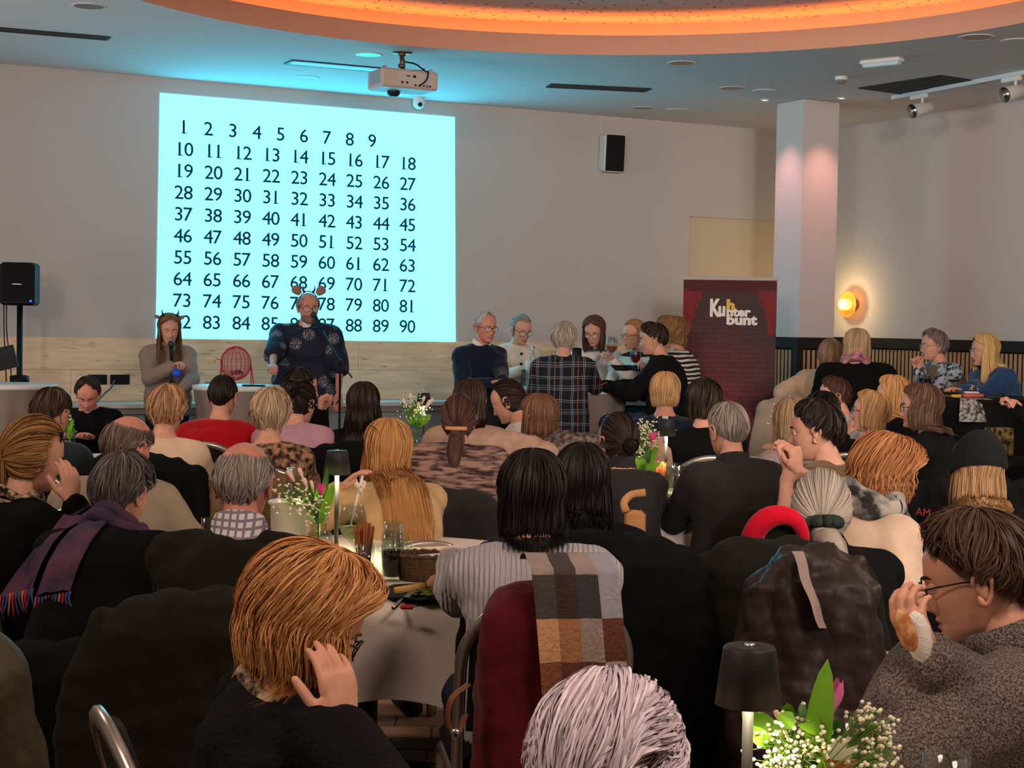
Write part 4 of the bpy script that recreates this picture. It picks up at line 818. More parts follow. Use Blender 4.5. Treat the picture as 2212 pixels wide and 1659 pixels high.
def bouquet(p, label, vase_label, leaves, tulips, gyps, lilies, vs=1.0, seed=1):
    p = np.asarray(p, float); rnd = random.Random(seed)
    v = thing('glass_vase', vase_label, 'vase', p); mb = MB(); k = vs
    lathe(mb, [(.001, 0), (.036 * k, 0), (.041 * k, .012 * k), (.041 * k, .055 * k), (.034 * k, .08 * k), (.023 * k, .09 * k), (.023 * k, .115 * k), (.029 * k, .125 * k), (.027 * k, .125 * k), (.021 * k, .115 * k), (.021 * k, .09 * k), (.032 * k, .078 * k), (.039 * k, .055 * k), (.039 * k, .014 * k), (.001, .006)], p, 28); mb.build('vase_body', m_glass, v)
    mb = MB(); lathe(mb, [(.001, .0065), (.038 * k, .015 * k), (.038 * k, .048 * k), (.001, .048 * k)], p, 24); mb.build('water', m_water, v)
    t = thing('flower_bouquet', label, 'bouquet', p + ZV * .02); neck = p + ZV * .12 * k; base = p + ZV * .02
    mb = MB()
    for q, (tip, s, m) in enumerate(tulips): tube(mb, smooth_path([base, neck + (np.asarray(tip) - neck) * .15, (np.asarray(tip) + neck) / 2 + ZV * .01, tip], 10), .003, 6)
    for tip, s in lilies: tube(mb, smooth_path([base, neck, (np.asarray(tip) + neck) / 2 + ZV * .01, tip], 10), .002, 5)
    tube(mb, [base, neck], .005, 6); mb.build('stems', m_stem, t)
    for lf in leaves:
        tip, w, dark = lf[:3]; mb = MB(); st = np.asarray(lf[3]) if len(lf) > 3 else neck + (np.asarray(tip) - neck) * .08 - ZV * .02; blade(mb, st, tip, w, .02 * (1 if rnd.random() > .4 else -1), np.array([rnd.uniform(-.3, .3), -1, rnd.uniform(-.2, .5)])); o = mb.build('leaf', m_leafd if dark else m_leaf, t)
    for tip, s, m in tulips: tulip(np.asarray(tip, float), np.asarray(tip) - neck + ZV * .12, s, m, t)
    for tip, s in lilies:
        mb = MB(); d = norm(np.asarray(tip) - neck); tube(mb, [np.asarray(tip), np.asarray(tip) + d * s * .5, np.asarray(tip) + d * s * .85, np.asarray(tip) + d * s], [s * .08, s * .17, s * .19, s * .06], 7); mb.build('lily_bud', m_lily, t)
    mb = MB(); mb2 = MB()
    for (cen, rr, n_) in gyps:
        cen = np.asarray(cen, float); prev = neck
        tube(mb2, smooth_path([neck, (neck + cen) / 2 + ZV * .01, cen], 6), .0011, 4)
        for i in range(n_):
            q = cen + np.array([rnd.gauss(0, 1), rnd.gauss(0, 1), rnd.gauss(0, 1)]) * rr * .5; ellipsoid(mb, q, (.0036 * vs, .0036 * vs, .003 * vs), n=6, k=4)
            tube(mb2, [cen * .6 + neck * .4 + ZV * .004, (cen + q) / 2, q], .0006, 3, caps=False)
    if gyps:
        tag(mb.build('gypsophila_blossoms', m_gyp, t), kind='stuff'); tag(mb2.build('gypsophila_twigs', m_stem, t), kind='stuff')
    return t
def q(u, v, d): return W(u, v, d)
d = 5.22; bp = on(690, d)
bouquet(bp, 'bouquet with broad tulip leaves and pale buds beside the cooler', 'clear bottle vase beside the cream cooler',
        [(q(708, 1005, d), .012, True), (q(722, 1042, d - .02), .017, False), (q(718, 1050, d - .05), .02, False), (q(690, 1045, d + .03), .016, False), (q(664, 1040, d), .010, True), (q(640, 1050, d), .009, True), (q(672, 1060, d), .012, True), (q(700, 1070, d - .04), .014, True), (q(655, 1085, d + .05), .01, True)],
        [(q(693, 1072, d - .02), .045, m_tulip2)], [(q(615, 1078, d), .05, 36), (q(655, 1075, d - .02), .05, 40), (q(690, 1085, d - .05), .04, 26), (q(668, 1100, d - .05), .04, 26)],
        [(q(636, 1040, d), .045), (q(655, 1035, d), .04), (q(664, 1055, d - .03), .04), (q(676, 1060, d), .035)], 1.25, 3)
d = 7.35; bp = on(1392, d)
bouquet(bp, 'bouquet with one pink tulip and white gypsophila beside the lamp', 'clear glass vase holding the pink tulip',
        [(q(1428, 1000, d - .03), .02, False), (q(1412, 1010, d - .05), .022, False), (q(1422, 958, d), .016, False), (q(1374, 985, d), .026, False), (q(1404, 965, d), .018, True)],
        [(q(1408, 957, d - .02), .055, m_tulip2)], [(q(1385, 925, d + .03), .06, 46), (q(1404, 922, d + .02), .045, 30), (q(1380, 955, d), .06, 46), (q(1398, 945, d - .02), .05, 34), (q(1385, 975, d), .04, 22)], [], 1.3, 5)
d = 2.32; bp = on(1758, d)
bouquet(bp, 'big bouquet with a lilac tulip, bright leaves and gypsophila beside the beer', 'glass vase under the big bouquet at the table front',
        [(q(1601, 1536, d - .02), .018, False, q(1690, 1600, d - .03)), (q(1788, 1422, d - .06), .019, False, q(1758, 1665, d - .05)), (q(1668, 1615, d - .05), .012, False, q(1620, 1572, d - .04)), (q(1733, 1512, d), .010, True, q(1722, 1600, d)), (q(1700, 1518, d - .02), .014, False, q(1718, 1590, d - .02)), (q(1820, 1556, d - .02), .012, True, q(1775, 1610, d - .02)), (q(1690, 1655, d - .06), .013, False, q(1660, 1720, d - .05)), (q(1668, 1625, d - .07), .014, False, q(1655, 1730, d - .06)), (q(1772, 1635, d - .08), .01, True, q(1750, 1660, d - .07)), (q(1768, 1600, d - .03), .018, False, q(1745, 1760, d - .02)), (q(1712, 1538, d - .06), .013, False, q(1685, 1568, d - .06)), (q(1722, 1566, d - .08), .010, False, q(1772, 1556, d - .07)), (q(1790, 1560, d - .04), .010, False, q(1760, 1575, d - .05))],
        [(q(1790, 1546, d - .01), .054, m_tulip)], [(q(1695, 1610, d - .06), .040, 70), (q(1720, 1580, d - .05), .035, 56), (q(1675, 1650, d - .07), .034, 50), (q(1725, 1640, d - .08), .040, 60), (q(1885, 1562, d), .036, 50), (q(1898, 1600, d), .034, 44), (q(1862, 1545, d), .022, 20), (q(1900, 1635, d - .02), .034, 40), (q(1880, 1660, d - .02), .03, 30), (q(1768, 1605, d - .07), .030, 30)],
        [(q(1684, 1560, d - .03), .022)], 1.0, 8)
d = 9.75; bp = on(897, d)
bouquet(bp, 'mixed white and pink bouquet before the wall ledge', 'clear vase before the wall ledge beside the lamp',
        [(q(866, 868, d), .018, True), (q(932, 896, d - .03), .026, False), (q(905, 915, d - .04), .02, True), (q(880, 890, d), .018, False), (q(895, 862, d), .015, True), (q(915, 905, d), .018, True)],
        [], [(q(885, 880, d), .08, 50), (q(905, 882, d), .08, 50), (q(895, 865, d), .06, 26)], [(q(918, 884, d - .02), .07), (q(924, 878, d), .06), (q(880, 880, d - .02), .06), (q(903, 885, d - .03), .05), (q(890, 870, d), .06), (q(912, 872, d), .05)], 1.5, 11)
d = 9.0; bp = on(1690, d)
bouquet(bp, 'small white gypsophila bouquet before the banner edge', 'small vase hidden behind the lilac top', [(q(1680, 905, d), .015, True), (q(1700, 915, d), .014, True)], [], [(q(1688, 903, d), .07, 50), (q(1700, 912, d), .06, 40), (q(1680, 915, d), .05, 30)], [], 1.3, 12)
d = 8.6; bp = on(150, d)
bouquet(bp, 'leafy green bouquet behind the dark haired man', 'vase on the table before the man looking down', [(q(152, 892, d), .010, False), (q(160, 905, d), .011, False), (q(147, 915, d - .03), .02, False), (q(158, 920, d), .016, False), (q(140, 900, d), .018, True)], [], [(q(150, 905, d), .05, 16)], [], 1.3, 13)
# ---------------------------------------------------------------- people
def rot_head(yaw, pitch, roll):
    y, p, r = rad(yaw), rad(pitch), rad(roll)
    f = np.array([math.sin(y) * math.cos(p), math.cos(y) * math.cos(p), -math.sin(p)])
    rt = np.array([math.cos(y), -math.sin(y), 0]); up = np.cross(rt, f)
    rt2 = rt * math.cos(r) - up * math.sin(r); up2 = np.cross(rt2, f)
    return np.stack([rt2, f, up2], 1)              # columns: right, forward, up
ZT_ = np.array([-.118, -.114, -.105, -.095, -.085, -.06, -.03, 0, .03, .06, .085, .105, .114, .118])
YF = np.array([.050, .072, .084, .088, .0875, .088, .0905, .091, .094, .088, .070, .045, .025, .0])
YB = np.array([.02, .012, .000, -.012, -.022, -.055, -.082, -.097, -.102, -.098, -.080, -.052, -.030, .0])
XW = np.array([.018, .027, .036, .044, .051, .061, .068, .072, .0755, .073, .060, .038, .022, .0])
def make_head(nz=34, m=52):
    t = np.linspace(.10, PI - .05, nz); z = -.118 * np.cos(t)
    z = np.sort(np.concatenate([z, np.linspace(-.08, .0, 12)])); nz = len(z)
    a = np.linspace(0, 2 * PI, m, endpoint=False); a = a - .55 * np.sin(a)         # denser at the face (a = 0)
    yf, yb, w = np.interp(z, ZT_, YF), np.interp(z, ZT_, YB), np.interp(z, ZT_, XW)
    ca, sa = np.cos(a), np.sin(a); ym = (yf + yb) / 2 * .3
    X = w[:, None] * np.sign(sa) * np.abs(sa)[None] ** .92
    Y = np.where(ca[None] > 0, ym[:, None] + (yf - ym)[:, None] * np.abs(ca)[None] ** .85, ym[:, None] - (ym - yb)[:, None] * np.abs(ca)[None] ** .9)
    Zg = np.repeat(z[:, None], m, 1); fr = (ca[None] > .05) * 1.0
    g = lambda x0, z0, sx, sz: np.exp(-((np.abs(X) - x0) / sx) ** 2 - ((Zg - z0) / sz) ** 2)
    rid = np.interp(z, [-.058, -.05, -.043, -.035, -.02, .0, .012, .03], [0, .006, .021, .024, .017, .008, .003, 0])[:, None]
    sx = np.interp(z, [-.05, -.035, -.01, .02], [.017, .014, .009, .009])[:, None]
    Y = Y + fr * (rid * np.exp(-(X / sx) ** 2) - .011 * g(.031, .0, .017, .012) + .005 * g(.026, .020, .02, .007) + .004 * g(.046, -.028, .018, .018)
                  + .006 * g(0, -.066, .022, .007) + .005 * g(0, -.080, .018, .006) - .005 * g(0, -.0735, .024, .0028) + .007 * g(0, -.103, .02, .012) - .004 * g(0, -.09, .02, .005) - .003 * g(.03, -.07, .012, .012))
    V = np.stack([X, Y, Zg], -1).reshape(-1, 3); F = quads(nz, m)
    fc = V[F].mean(1); lips = (np.abs(fc[:, 0]) < .023 - .25 * np.abs(fc[:, 2] + .0735)) & (fc[:, 2] < -.062) & (fc[:, 2] > -.086) & (fc[:, 1] > .05)
    beard = (fc[:, 2] < -.036 - .62 * (.09 - fc[:, 1])) & (fc[:, 1] > .0) & ~((np.abs(fc[:, 0]) < .028) & (fc[:, 2] > -.054)) & ~((fc[:, 2] > -.05) & (np.abs(fc[:, 0]) < .05)) & ~lips
    caps = [np.arange(m)[::-1][None, :], (np.arange(m) + (nz - 1) * m)[None, :]]
    return V, F, lips, beard, caps
HEAD = make_head()
def make_ear(s):
    mb = MB(); c = np.array([s * .076, -.012, -.012]); ax = (norm(np.array([s * 1, -.45, 0])), norm(np.array([.45 * s, 1, -.15]) * np.array([1, 1, 1])), norm(np.array([s * .15, .12, 1])))
    o = ax[0]
    P = [c + ax[1] * y + ax[2] * z + o * e for (y, z, e) in ((.012, .008, .0), (.012, .022, .006), (.0, .032, .010), (-.014, .028, .013), (-.019, .012, .014), (-.015, -.006, .012), (-.006, -.022, .008), (.004, -.032, .004), (.010, -.026, .001), (.010, -.012, 0))]
    tube(mb, smooth_path(P, 20), [.004] + [.0052] * 15 + [.006, .007, .006, .004], 7)
    ellipsoid(mb, c + o * .003 - ax[1] * .002, (.007, .014, .026), (o, ax[1], ax[2]), n=10, k=7); return mb.arrays()
EARS = [make_ear(1), make_ear(-1)]

def make_hand_raw(curl, spread=.0, thumb_in=.0, n=8):
    mb = MB()                                         # right hand, fingers +y, back of hand +z, thumb -x
    tube(mb, [(0, -.012, 0), (0, .0, 0), (0.001, .03, 0), (.002, .07, 0), (.002, .088, 0), (.002, .094, 0)], [.024, .026, .036, .041, .039, .02], n + 4, 0, True, [.018, .018, .0155, .0135, .012, .006], up=(0, 0, 1))
    tube(mb, [(-.018, .008, -.006), (-.03, .03, -.009), (-.032, .05, -.006)], [.014, .016, .011], n)
    for i, (x, L, r) in enumerate(((-.030, .070, .0088), (-.0095, .078, .0092), (.0115, .073, .0088), (.031, .058, .0076))):
        p = np.array([x + .002, .082 - (.008 if i == 3 else 0) - .003 * abs(i - 1), .002]); th = curl[0]; P = [p - np.array([0, .02, 0]), p]; xd = spread * (i - 1.4)
        for k, l in enumerate((.46, .31, .23)):
            p = p + np.array([math.sin(xd) , math.cos(th) * math.cos(xd), -math.sin(th)]) * L * l; P.append(p); th += curl[min(k + 1, 2)]
        P = np.array(P); tube(mb, P, [r, r * 1.08, r * 1.0, r * .92, r * .72], n); ellipsoid(mb, P[-1], (r * .74, r * .74, r * .74), n=n, k=5)
    d1 = norm(np.array([-.72 + thumb_in, .7, -.25 - thumb_in * .6])); d2 = norm(np.array([-.35 + thumb_in, .9, -.2 - thumb_in * .5])); p0 = np.array([-.024, .02, -.006]); p1 = p0 + d1 * .036; p2 = p1 + d2 * .03; p3 = p2 + d2 * .022
    tube(mb, [p0, p1, p2, p3], [.0135, .0115, .0105, .0085], n); ellipsoid(mb, p3, (.0086, .0086, .0086), n=n, k=5)
    return mb.arrays()
HANDS_RAW = {'relaxed': make_hand_raw((.25, .35, .3)), 'flat': make_hand_raw((.06, .1, .08), .04), 'curl': make_hand_raw((.55, .75, .5), 0, .35), 'fist': make_hand_raw((1.0, 1.2, .7), 0, .5), 'grip': make_hand_raw((.75, 1.0, .8), .0, .75)}

TMP = []          # (object, key) objects to be voxel remeshed in one go
def queue_remesh(arr, voxel, smooth, key):
    V, F = arr; mb = MB(); mb.V = [V]; mb.n = len(V); mb.F = F; mb.T = [np.zeros(len(V))]
    o = mb.build('tmp', []); m = o.modifiers.new('r', 'REMESH'); m.mode = 'VOXEL'; m.voxel_size = voxel
    if smooth: s = o.modifiers.new('s', 'SMOOTH'); s.factor = .5; s.iterations = smooth
    TMP.append((o, key))
def run_remesh():
    out = {}; bpy.context.view_layer.update(); dg = bpy.context.evaluated_depsgraph_get()
    for o, key in TMP:
        ev = o.evaluated_get(dg); me = ev.to_mesh(); n = len(me.vertices); V = np.empty(n * 3, np.float32); me.vertices.foreach_get('co', V)
        nl = len(me.loops); L = np.empty(nl, np.int32); me.loops.foreach_get('vertex_index', L); npol = len(me.polygons); st = np.empty(npol, np.int32); me.polygons.foreach_get('loop_start', st)
        tot = np.diff(np.append(st, nl)); Fs = []
        for k in (3, 4):
            idx = st[tot == k]
            if len(idx): Fs.append(L[idx[:, None] + np.arange(k)[None]])
        out[key] = (V.reshape(-1, 3).astype(float), Fs); ev.to_mesh_clear()
    for o, key in TMP:
        me = o.data; bpy.data.objects.remove(o); bpy.data.meshes.remove(me)
    TMP.clear(); return out
for k_, a_ in HANDS_RAW.items(): queue_remesh(a_, .0036, 3, k_)
HANDS = run_remesh()

def folds(V, amp, scale, seed, stretch=(1, 1, 1)):
    r = np.random.RandomState(seed); P = V * np.array(stretch); w = np.zeros(len(V))
    for k in range(5):
        d = r.normal(size=3); d /= np.linalg.norm(d); d2 = r.normal(size=3); d2 /= np.linalg.norm(d2); s = scale * (1.0 + .55 * k)
        w += np.sin(P @ d * s + 2.2 * np.sin(P @ d2 * s * .6 + r.rand() * 6) + r.rand() * 6) / (1 + .5 * k)
    return w * amp * .5
def vnormals(V, Fs):
    N = np.zeros_like(V)
    for F in Fs:
        n = np.cross(V[F[:, 1]] - V[F[:, 0]], V[F[:, 2]] - V[F[:, 0]])
        for k in range(F.shape[1]): np.add.at(N, F[:, k], n)
    return N / np.maximum(np.linalg.norm(N, axis=1, keepdims=True), 1e-12)

# hair -----------------------------------------------------------
SC0 = np.array([0, -.006, .010]); SR = np.array([.0775, .102, .111])
def smoothstep(x): x = np.clip(x, 0, 1); return x * x * (3 - 2 * x)
def hair_curves(phi, st, g, rng, n=18, lay=None, jit=0.0):
    """strands in head space. phi: azimuth (0 = face); st: style dict; g: gravity in head space"""
    N = len(phi); ab = np.abs((phi + PI) % (2 * PI) - PI); sg = np.where(((phi + PI) % (2 * PI) - PI) >= 0, 1.0, -1.0)
    def tri(v): return np.where(ab < PI / 2, v[0] + (v[1] - v[0]) * smoothstep(ab / (PI / 2)), v[1] + (v[2] - v[1]) * smoothstep((ab - PI / 2) / (PI / 2)))
    th0 = np.radians(tri(st.get('th0', (2, 2, 2)))); the = np.radians(tri(st['the'])) ; tilt = rad(st.get('tilt', 12)); px = st.get('part', 0.0)
    lay = np.full(N, .5) if lay is None else lay
    s = np.linspace(0, 1, n)[None, :]
    if jit: the = the * (1 + jit * (rng.rand(N) - .5)); th0 = th0 + (the - th0) * .75 * rng.rand(N) * (st.get('rootspread', 0) > 0)
    th = th0[:, None] + (the - th0)[:, None] * s
    ph = np.repeat(phi[:, None], n, 1)
    dfl = rad(st.get('deflect', 0))
    if dfl > 0:
        tgt = np.where(ab < dfl, sg * (dfl + (ab - dfl) * .12), sg * ab)
        ph = (sg * ab)[:, None] + (tgt - sg * ab)[:, None] * smoothstep((s - .42) / .5)
    sw = st.get('swirl', 0.0); ph = ph + sw * s
    if jit and dfl <= 0 and not st.get('rev'):
        K = st.get('clump', 16); pc = (np.floor(phi * K / (2 * PI)) + .5 + .35 * np.sin(np.floor(phi * K / (2 * PI)) * 12.9)) * 2 * PI / K; ph = ph + ((pc - phi) * st.get('clumpf', .6))[:, None] * s ** 1.5; the_j = np.sin(np.floor(phi * K / (2 * PI)) * 7.7) * jit * .5; th = th * (1 + the_j[:, None] * s)
        ph = ph + st.get('turb', .12) * np.sin(3 * phi + 1.3)[:, None] * s + st.get('turb', .12) * .7 * np.sin(s * 5 + 5 * phi[:, None])
    x = np.sin(th) * np.sin(ph); y = np.sin(th) * np.cos(ph); z = np.cos(th)
    y2 = y * math.cos(tilt) - z * math.sin(tilt); z2 = y * math.sin(tilt) + z * math.cos(tilt)
    D = np.stack([x, y2, z2], -1)
    if px: D = D + np.array([px, 0, 0]) * (1 - s[..., None]); D = D / np.linalg.norm(D, axis=-1, keepdims=True)
    low = np.clip((-D[..., 2] - .15) / .85, 0, 1)
    rr = SR[None, None] * (1 - .22 * low[..., None] * np.array([1, 1, 0]))
    vol = st.get('vol', .012); prof = np.sin(np.clip(s, 0, 1) * PI * .9 + .15) * .6 + .4
    off = (st.get('base', .004) + vol * lay[:, None] * prof)
    P = SC0 + D * (rr + off[..., None])
    wav = st.get('wave', 0.0)
    if wav:
        f1 = rng.rand(N) * 6 if jit else phi * 7
        P = P + wav * np.stack([np.sin(s * st.get('wf', 9) + f1[:, None] * 1.0), np.cos(s * st.get('wf', 9) * .9 + f1[:, None] * 1.3), .6 * np.sin(s * st.get('wf', 9) * 1.1 + f1[:, None])], -1) * smoothstep(s * 1.6)[..., None]
    fall = st.get('fall', 0.0)
    if fall > 0:
        nf = st.get('nf', 14); Ls = np.array(tri(st.get('fallv', (1, 1, 1)))) * fall * (1 + (rng.rand(N) - .5) * (.16 if jit else 0)); q = P[:, -1].copy(); t = P[:, -1] - P[:, -2]; t /= np.maximum(np.linalg.norm(t, axis=1, keepdims=True), 1e-9)
        pts = [P]; step = Ls / nf; f2 = rng.rand(N) * 6.28; taper = st.get('taper', 0.0); out = st.get('out', 0.0)
        cen = P[:, -1].mean(0) if st.get('tail') else SC0 + np.array([0, -.02, -.05])
        gg = g / np.linalg.norm(g)
        for k in range(nf):
            a = min(1, .25 + k * .16); t = t * (1 - a) + gg * a
            rad_ = q - cen; rad_ = rad_ - gg * (rad_ @ gg)[:, None]; rl = np.maximum(np.linalg.norm(rad_, axis=1, keepdims=True), 1e-6)
            kk = (k + 1) / nf
            t2 = t + rad_ / rl * (out * (1 - kk) - taper * kk) + np.array([0, -1, 0]) * st.get('back', 0) * kk * np.where(rad_[:, 1:2] < .02, 1, 0)
            if wav: t2 = t2 + st.get('fwave', wav * 14) * np.stack([np.sin(k * st.get('ff', .9) + f2), np.cos(k * st.get('ff', .9) * .9 + f2 * 1.7), 0 * f2], -1)
            t2 /= np.maximum(np.linalg.norm(t2, axis=1, keepdims=True), 1e-9); q = q + t2 * step[:, None]; pts.append(q[:, None].copy())
        P = np.concatenate(pts, 1)
    return P
def ribbons(mb, P, w, rng, cen, tint):
    """flat hair locks lying on the surface"""
    N, n, _ = P.shape; T = np.zeros_like(P); T[:, 1:-1] = P[:, 2:] - P[:, :-2]; T[:, 0] = P[:, 1] - P[:, 0]; T[:, -1] = P[:, -1] - P[:, -2]
    R = P - cen; S = np.cross(T, R); S /= np.maximum(np.linalg.norm(S, axis=-1, keepdims=True), 1e-9); nrm_ = np.cross(S, T); nrm_ /= np.maximum(np.linalg.norm(nrm_, axis=-1, keepdims=True), 1e-9)
    ww = w[:, None] * (np.interp(np.linspace(0, 1, n), [0, .15, .8, 1], [.7, 1, .9, .15])[None])
    tw = rng.uniform(-.9, .9, N)[:, None, None]; S = S * np.cos(tw) + nrm_ * np.sin(tw)
    A = P - S * ww[..., None]; B = P + S * ww[..., None]
    V = np.stack([A, B], 2).reshape(-1, 3)
    i = np.arange(N)[:, None] * (n * 2); j = np.arange(n - 1)[None, :] * 2
    f = np.stack([i + j, i + j + 1, i + j + 3, i + j + 2], -1).reshape(-1, 4)
    mb.add(V, f, 0, np.repeat(tint, n * 2))
STY = {
    'short':  dict(the=(56, 88, 118), tilt=14, vol=.014, base=.003, wave=.004, wf=7, rootspread=1, jit=.10),
    'buzz':   dict(the=(58, 92, 118), tilt=10, vol=.007, base=.002, rootspread=1, jit=.06),
    'pixie':  dict(the=(62, 98, 126), tilt=18, vol=.019, base=.004, wave=.006, wf=8, rootspread=1, jit=.22),
    'messy':  dict(the=(22, 98, 162), tilt=-42, vol=.030, base=.006, wave=.012, wf=11, rootspread=1, jit=.3),
    'fringe': dict(the=(58, 95, 122), th0=(57, 60, 44), tilt=8, vol=.012, base=.002, wave=.003, wf=7, rootspread=.3, jit=.08),
    'thin':   dict(the=(56, 92, 120), th0=(40, 22, 10), tilt=6, vol=.010, base=.002, wave=.003, rootspread=.3, jit=.1),
    'bob':    dict(the=(84, 98, 104), tilt=6, vol=.018, base=.004, deflect=72, fall=.085, fallv=(1.0, 1.0, .85), nf=8, taper=.35, out=.15, wave=.005, wf=6, jit=.06),
    'bobfull':dict(the=(84, 98, 104), tilt=6, vol=.026, base=.006, deflect=66, fall=.12, fallv=(.9, 1.0, .9), nf=9, taper=.1, out=.28, wave=.010, wf=6, jit=.12),
    'longbob':dict(the=(84, 98, 104), tilt=6, vol=.018, base=.004, deflect=74, fall=.17, fallv=(1.0, 1.0, 1), nf=10, taper=.12, out=.12, wave=.005, wf=6, jit=.06),
    'long':   dict(the=(84, 98, 104), tilt=6, vol=.016, base=.004, deflect=76, fall=.36, fallv=(.95, 1.0, 1), nf=16, taper=.02, out=.10, back=.12, wave=.004, wf=6, jit=.06),
    'curly':  dict(the=(80, 96, 106), tilt=6, vol=.032, base=.006, deflect=66, fall=.13, fallv=(.8, 1.0, 1), nf=12, taper=.05, out=.35, wave=.016, wf=15, fwave=.55, ff=1.7, jit=.2),
    'tied':   dict(the=(150, 98, 44), th0=(2, 2, 2), tilt=106, vol=.010, base=.005, wave=.002, wf=5, jit=.05, rev=1),
}
def build_hair(root, hc, M, spec, depth, near, tl):
    sty, rgb = spec[0], spec[1]; kw = spec[2] if len(spec) > 2 else {}
    base = 'tied' if sty in ('pony', 'bun', 'lowbun', 'updo') else sty
    st = dict(STY[base]); st.update(kw); rng = np.random.RandomState(int(abs(hc[0] * 977 + hc[1] * 131 + hc[2] * 53) * 10) % 99999)
    g = M.T @ np.array([0, 0, -1.0]); N = st.get('N', {2: 3800, 1: 1300, 0: 520}[near]); mb = MB(); Wd = lambda P: hc + P @ M.T
    seg = {2: 18, 1: 12, 0: 9}[near]; st['nf'] = max(4, int(st.get('nf', 10) * {2: 1, 1: .75, 0: .6}[near]))
    if sty == 'fringe': phis = np.linspace(rad(48), rad(312), 60); closed = False
    elif st.get('deflect'): phis = np.linspace(.012, 2 * PI - .012, 60); closed = False
    else: phis = np.linspace(0, 2 * PI, 60, endpoint=False); closed = True
    s2 = dict(st); s2['rootspread'] = 0
    if sty == 'fringe': s2['th0'] = tuple(q_ + 8 for q_ in st['th0'])
    P = hair_curves(phis, s2, g, rng, n=seg, lay=np.full(60, .45))
    P = collide(Wd(P.reshape(-1, 3)), tl, .019, st.get('front', False)).reshape(P.shape)
    groove = 1 + .0 * phis
    mb.add(P.transpose(1, 0, 2).reshape(-1, 3), quads(P.shape[1], 60, closed), 0, np.full(P.shape[0] * P.shape[1], st.get('shell', .40)))
    # strands
    if sty == 'fringe': ph = rng.uniform(rad(48), rad(312), N)
    elif st.get('deflect'): ph = rng.uniform(.012, 2 * PI - .012, N)
    else: ph = rng.uniform(0, 2 * PI, N)
    lay = rng.uniform(.35, 1.25, N) ; P = hair_curves(ph, st, g, rng, n=seg, lay=lay, jit=st.get('jit', .08))
    P = Wd(P.reshape(-1, 3)); P = collide(P, tl, .024, st.get('front', False)).reshape(N, -1, 3)
    wd = rng.uniform(.5, 1.2, N) * {2: .0012, 1: .0021, 0: .0034}[near] * st.get('wmul', 1)
    tn = np.clip(rng.beta(1.6, 2.2, N) + (lay - .8) * .25, 0, 1)
    ribbons(mb, P, wd, rng, hc, tn)
    tie = Wd((SC0 + np.array([0, -math.sin(rad(st.get('tilt', 106))), math.cos(rad(st.get('tilt', 106)))]) * (SR + .008))[None])[0]
    bk = -M[:, 1]
    extra = None
    if sty == 'pony':
        L = st.get('tail_len', .25); R = st.get('tail_r', .028); Nt = N // 2
        a = rng.uniform(0, 2 * PI, Nt); r = R * np.sqrt(rng.rand(Nt)); sp = np.linspace(0, 1, 14)
        dn = np.array([0, 0, -1.0]); X = norm(np.cross(dn, bk)); Y = norm(np.cross(dn, X)); ctr = smooth_path([tie - bk * .01, tie + bk * .03 + dn * .01, tie + bk * .035 + dn * L * .35, tie + bk * st.get('tail_back', .02) + dn * L * .7, tie + bk * st.get('tail_back', .02) + dn * L], 14)
        prof = np.interp(sp, [0, .12, .45, .85, 1], [.35, .75, 1.25, 1.0, .45]); P = ctr[None] + (X[None, None] * (np.cos(a) * r)[:, None, None] + Y[None, None] * (np.sin(a) * r)[:, None, None]) * prof[None, :, None]
        P += np.array([1, .4, 0]) * (.006 * np.sin(sp * 5 + 0))[None, :, None]
        P = collide(P.reshape(-1, 3), tl, .01).reshape(P.shape)
        ribbons(mb, P, rng.uniform(.5, 1.2, Nt) * {2: .0012, 1: .0021, 0: .0034}[near], rng, hc, rng.beta(1.6, 2.4, Nt))
        tube(mb, collide(ctr, tl, .012), R * .85 * prof, 10, 0, tint=np.full(14 * 10, .3))
    if sty in ('bun', 'lowbun'):
        R = st.get('bun_r', .042); c = tie + bk * R * .55; up = M[:, 2]
        ellipsoid(mb, c, (R * .85,) * 3, n=14, k=9, tint=np.full(14 * 9, .3))
        Nt = N // 5; a = np.linspace(0, 2 * PI, 20); P = []
        for k in range(Nt):
            ax = norm(rng.normal(size=3) + bk * 1.6); X = norm(np.cross(ax, (.3, .2, 1))); Y = np.cross(ax, X); rr = R * rng.uniform(.6, 1.08); h = rng.uniform(-.3, .45) * R
            P.append(c + ax * h + (X[None] * np.cos(a)[:, None] + Y[None] * np.sin(a)[:, None]) * math.sqrt(max(rr * rr - h * h, 1e-5)))
        ribbons(mb, np.array(P), rng.uniform(.5, 1.2, Nt) * .004, rng, c, rng.beta(1.6, 2.4, Nt))
    m = mat('hair_%d_%d_%d' % tuple(rgb), rgb, .5, tint=True, spec=.3, rgb2=spec[3] if len(spec) > 3 else None)
    o = mb.build('hair', m, root, tint=True)
    return o, tie
def collide(P, tl, gap, front=False):
    """push points out of the torso loft"""
    cs, A, B, ra, rb, ax = tl; P = np.array(P, float); rel = P - cs[0]; L = np.linalg.norm(cs[-1] - cs[0]); t = rel @ ax / L; m = (t > -.1) & (t < 1.0)
    if not m.any(): return P
    tt = np.clip(t[m], 0, 1); k = np.linspace(0, 1, len(cs)); c = np.stack([np.interp(tt, k, cs[:, i]) for i in range(3)], 1); a = np.interp(tt, k, ra) + gap; b = np.maximum(np.interp(tt, k, rb), np.where((tt > .5) & (tt < .93), .122, 0)) + gap
    d = P[m] - c; u = d @ A; v = d @ B; r = np.sqrt((u / a) ** 2 + (v / b) ** 2); uu = np.clip(u / a, -.97, .97); surf = b * np.sqrt(1 - uu ** 2); v2 = np.where(r < 1, np.where(v < (.45 if not front else -.1) * b, -surf, surf) if front else -surf, v)
    P[m] = P[m] + (v2 - v)[:, None] * B[None]; return P

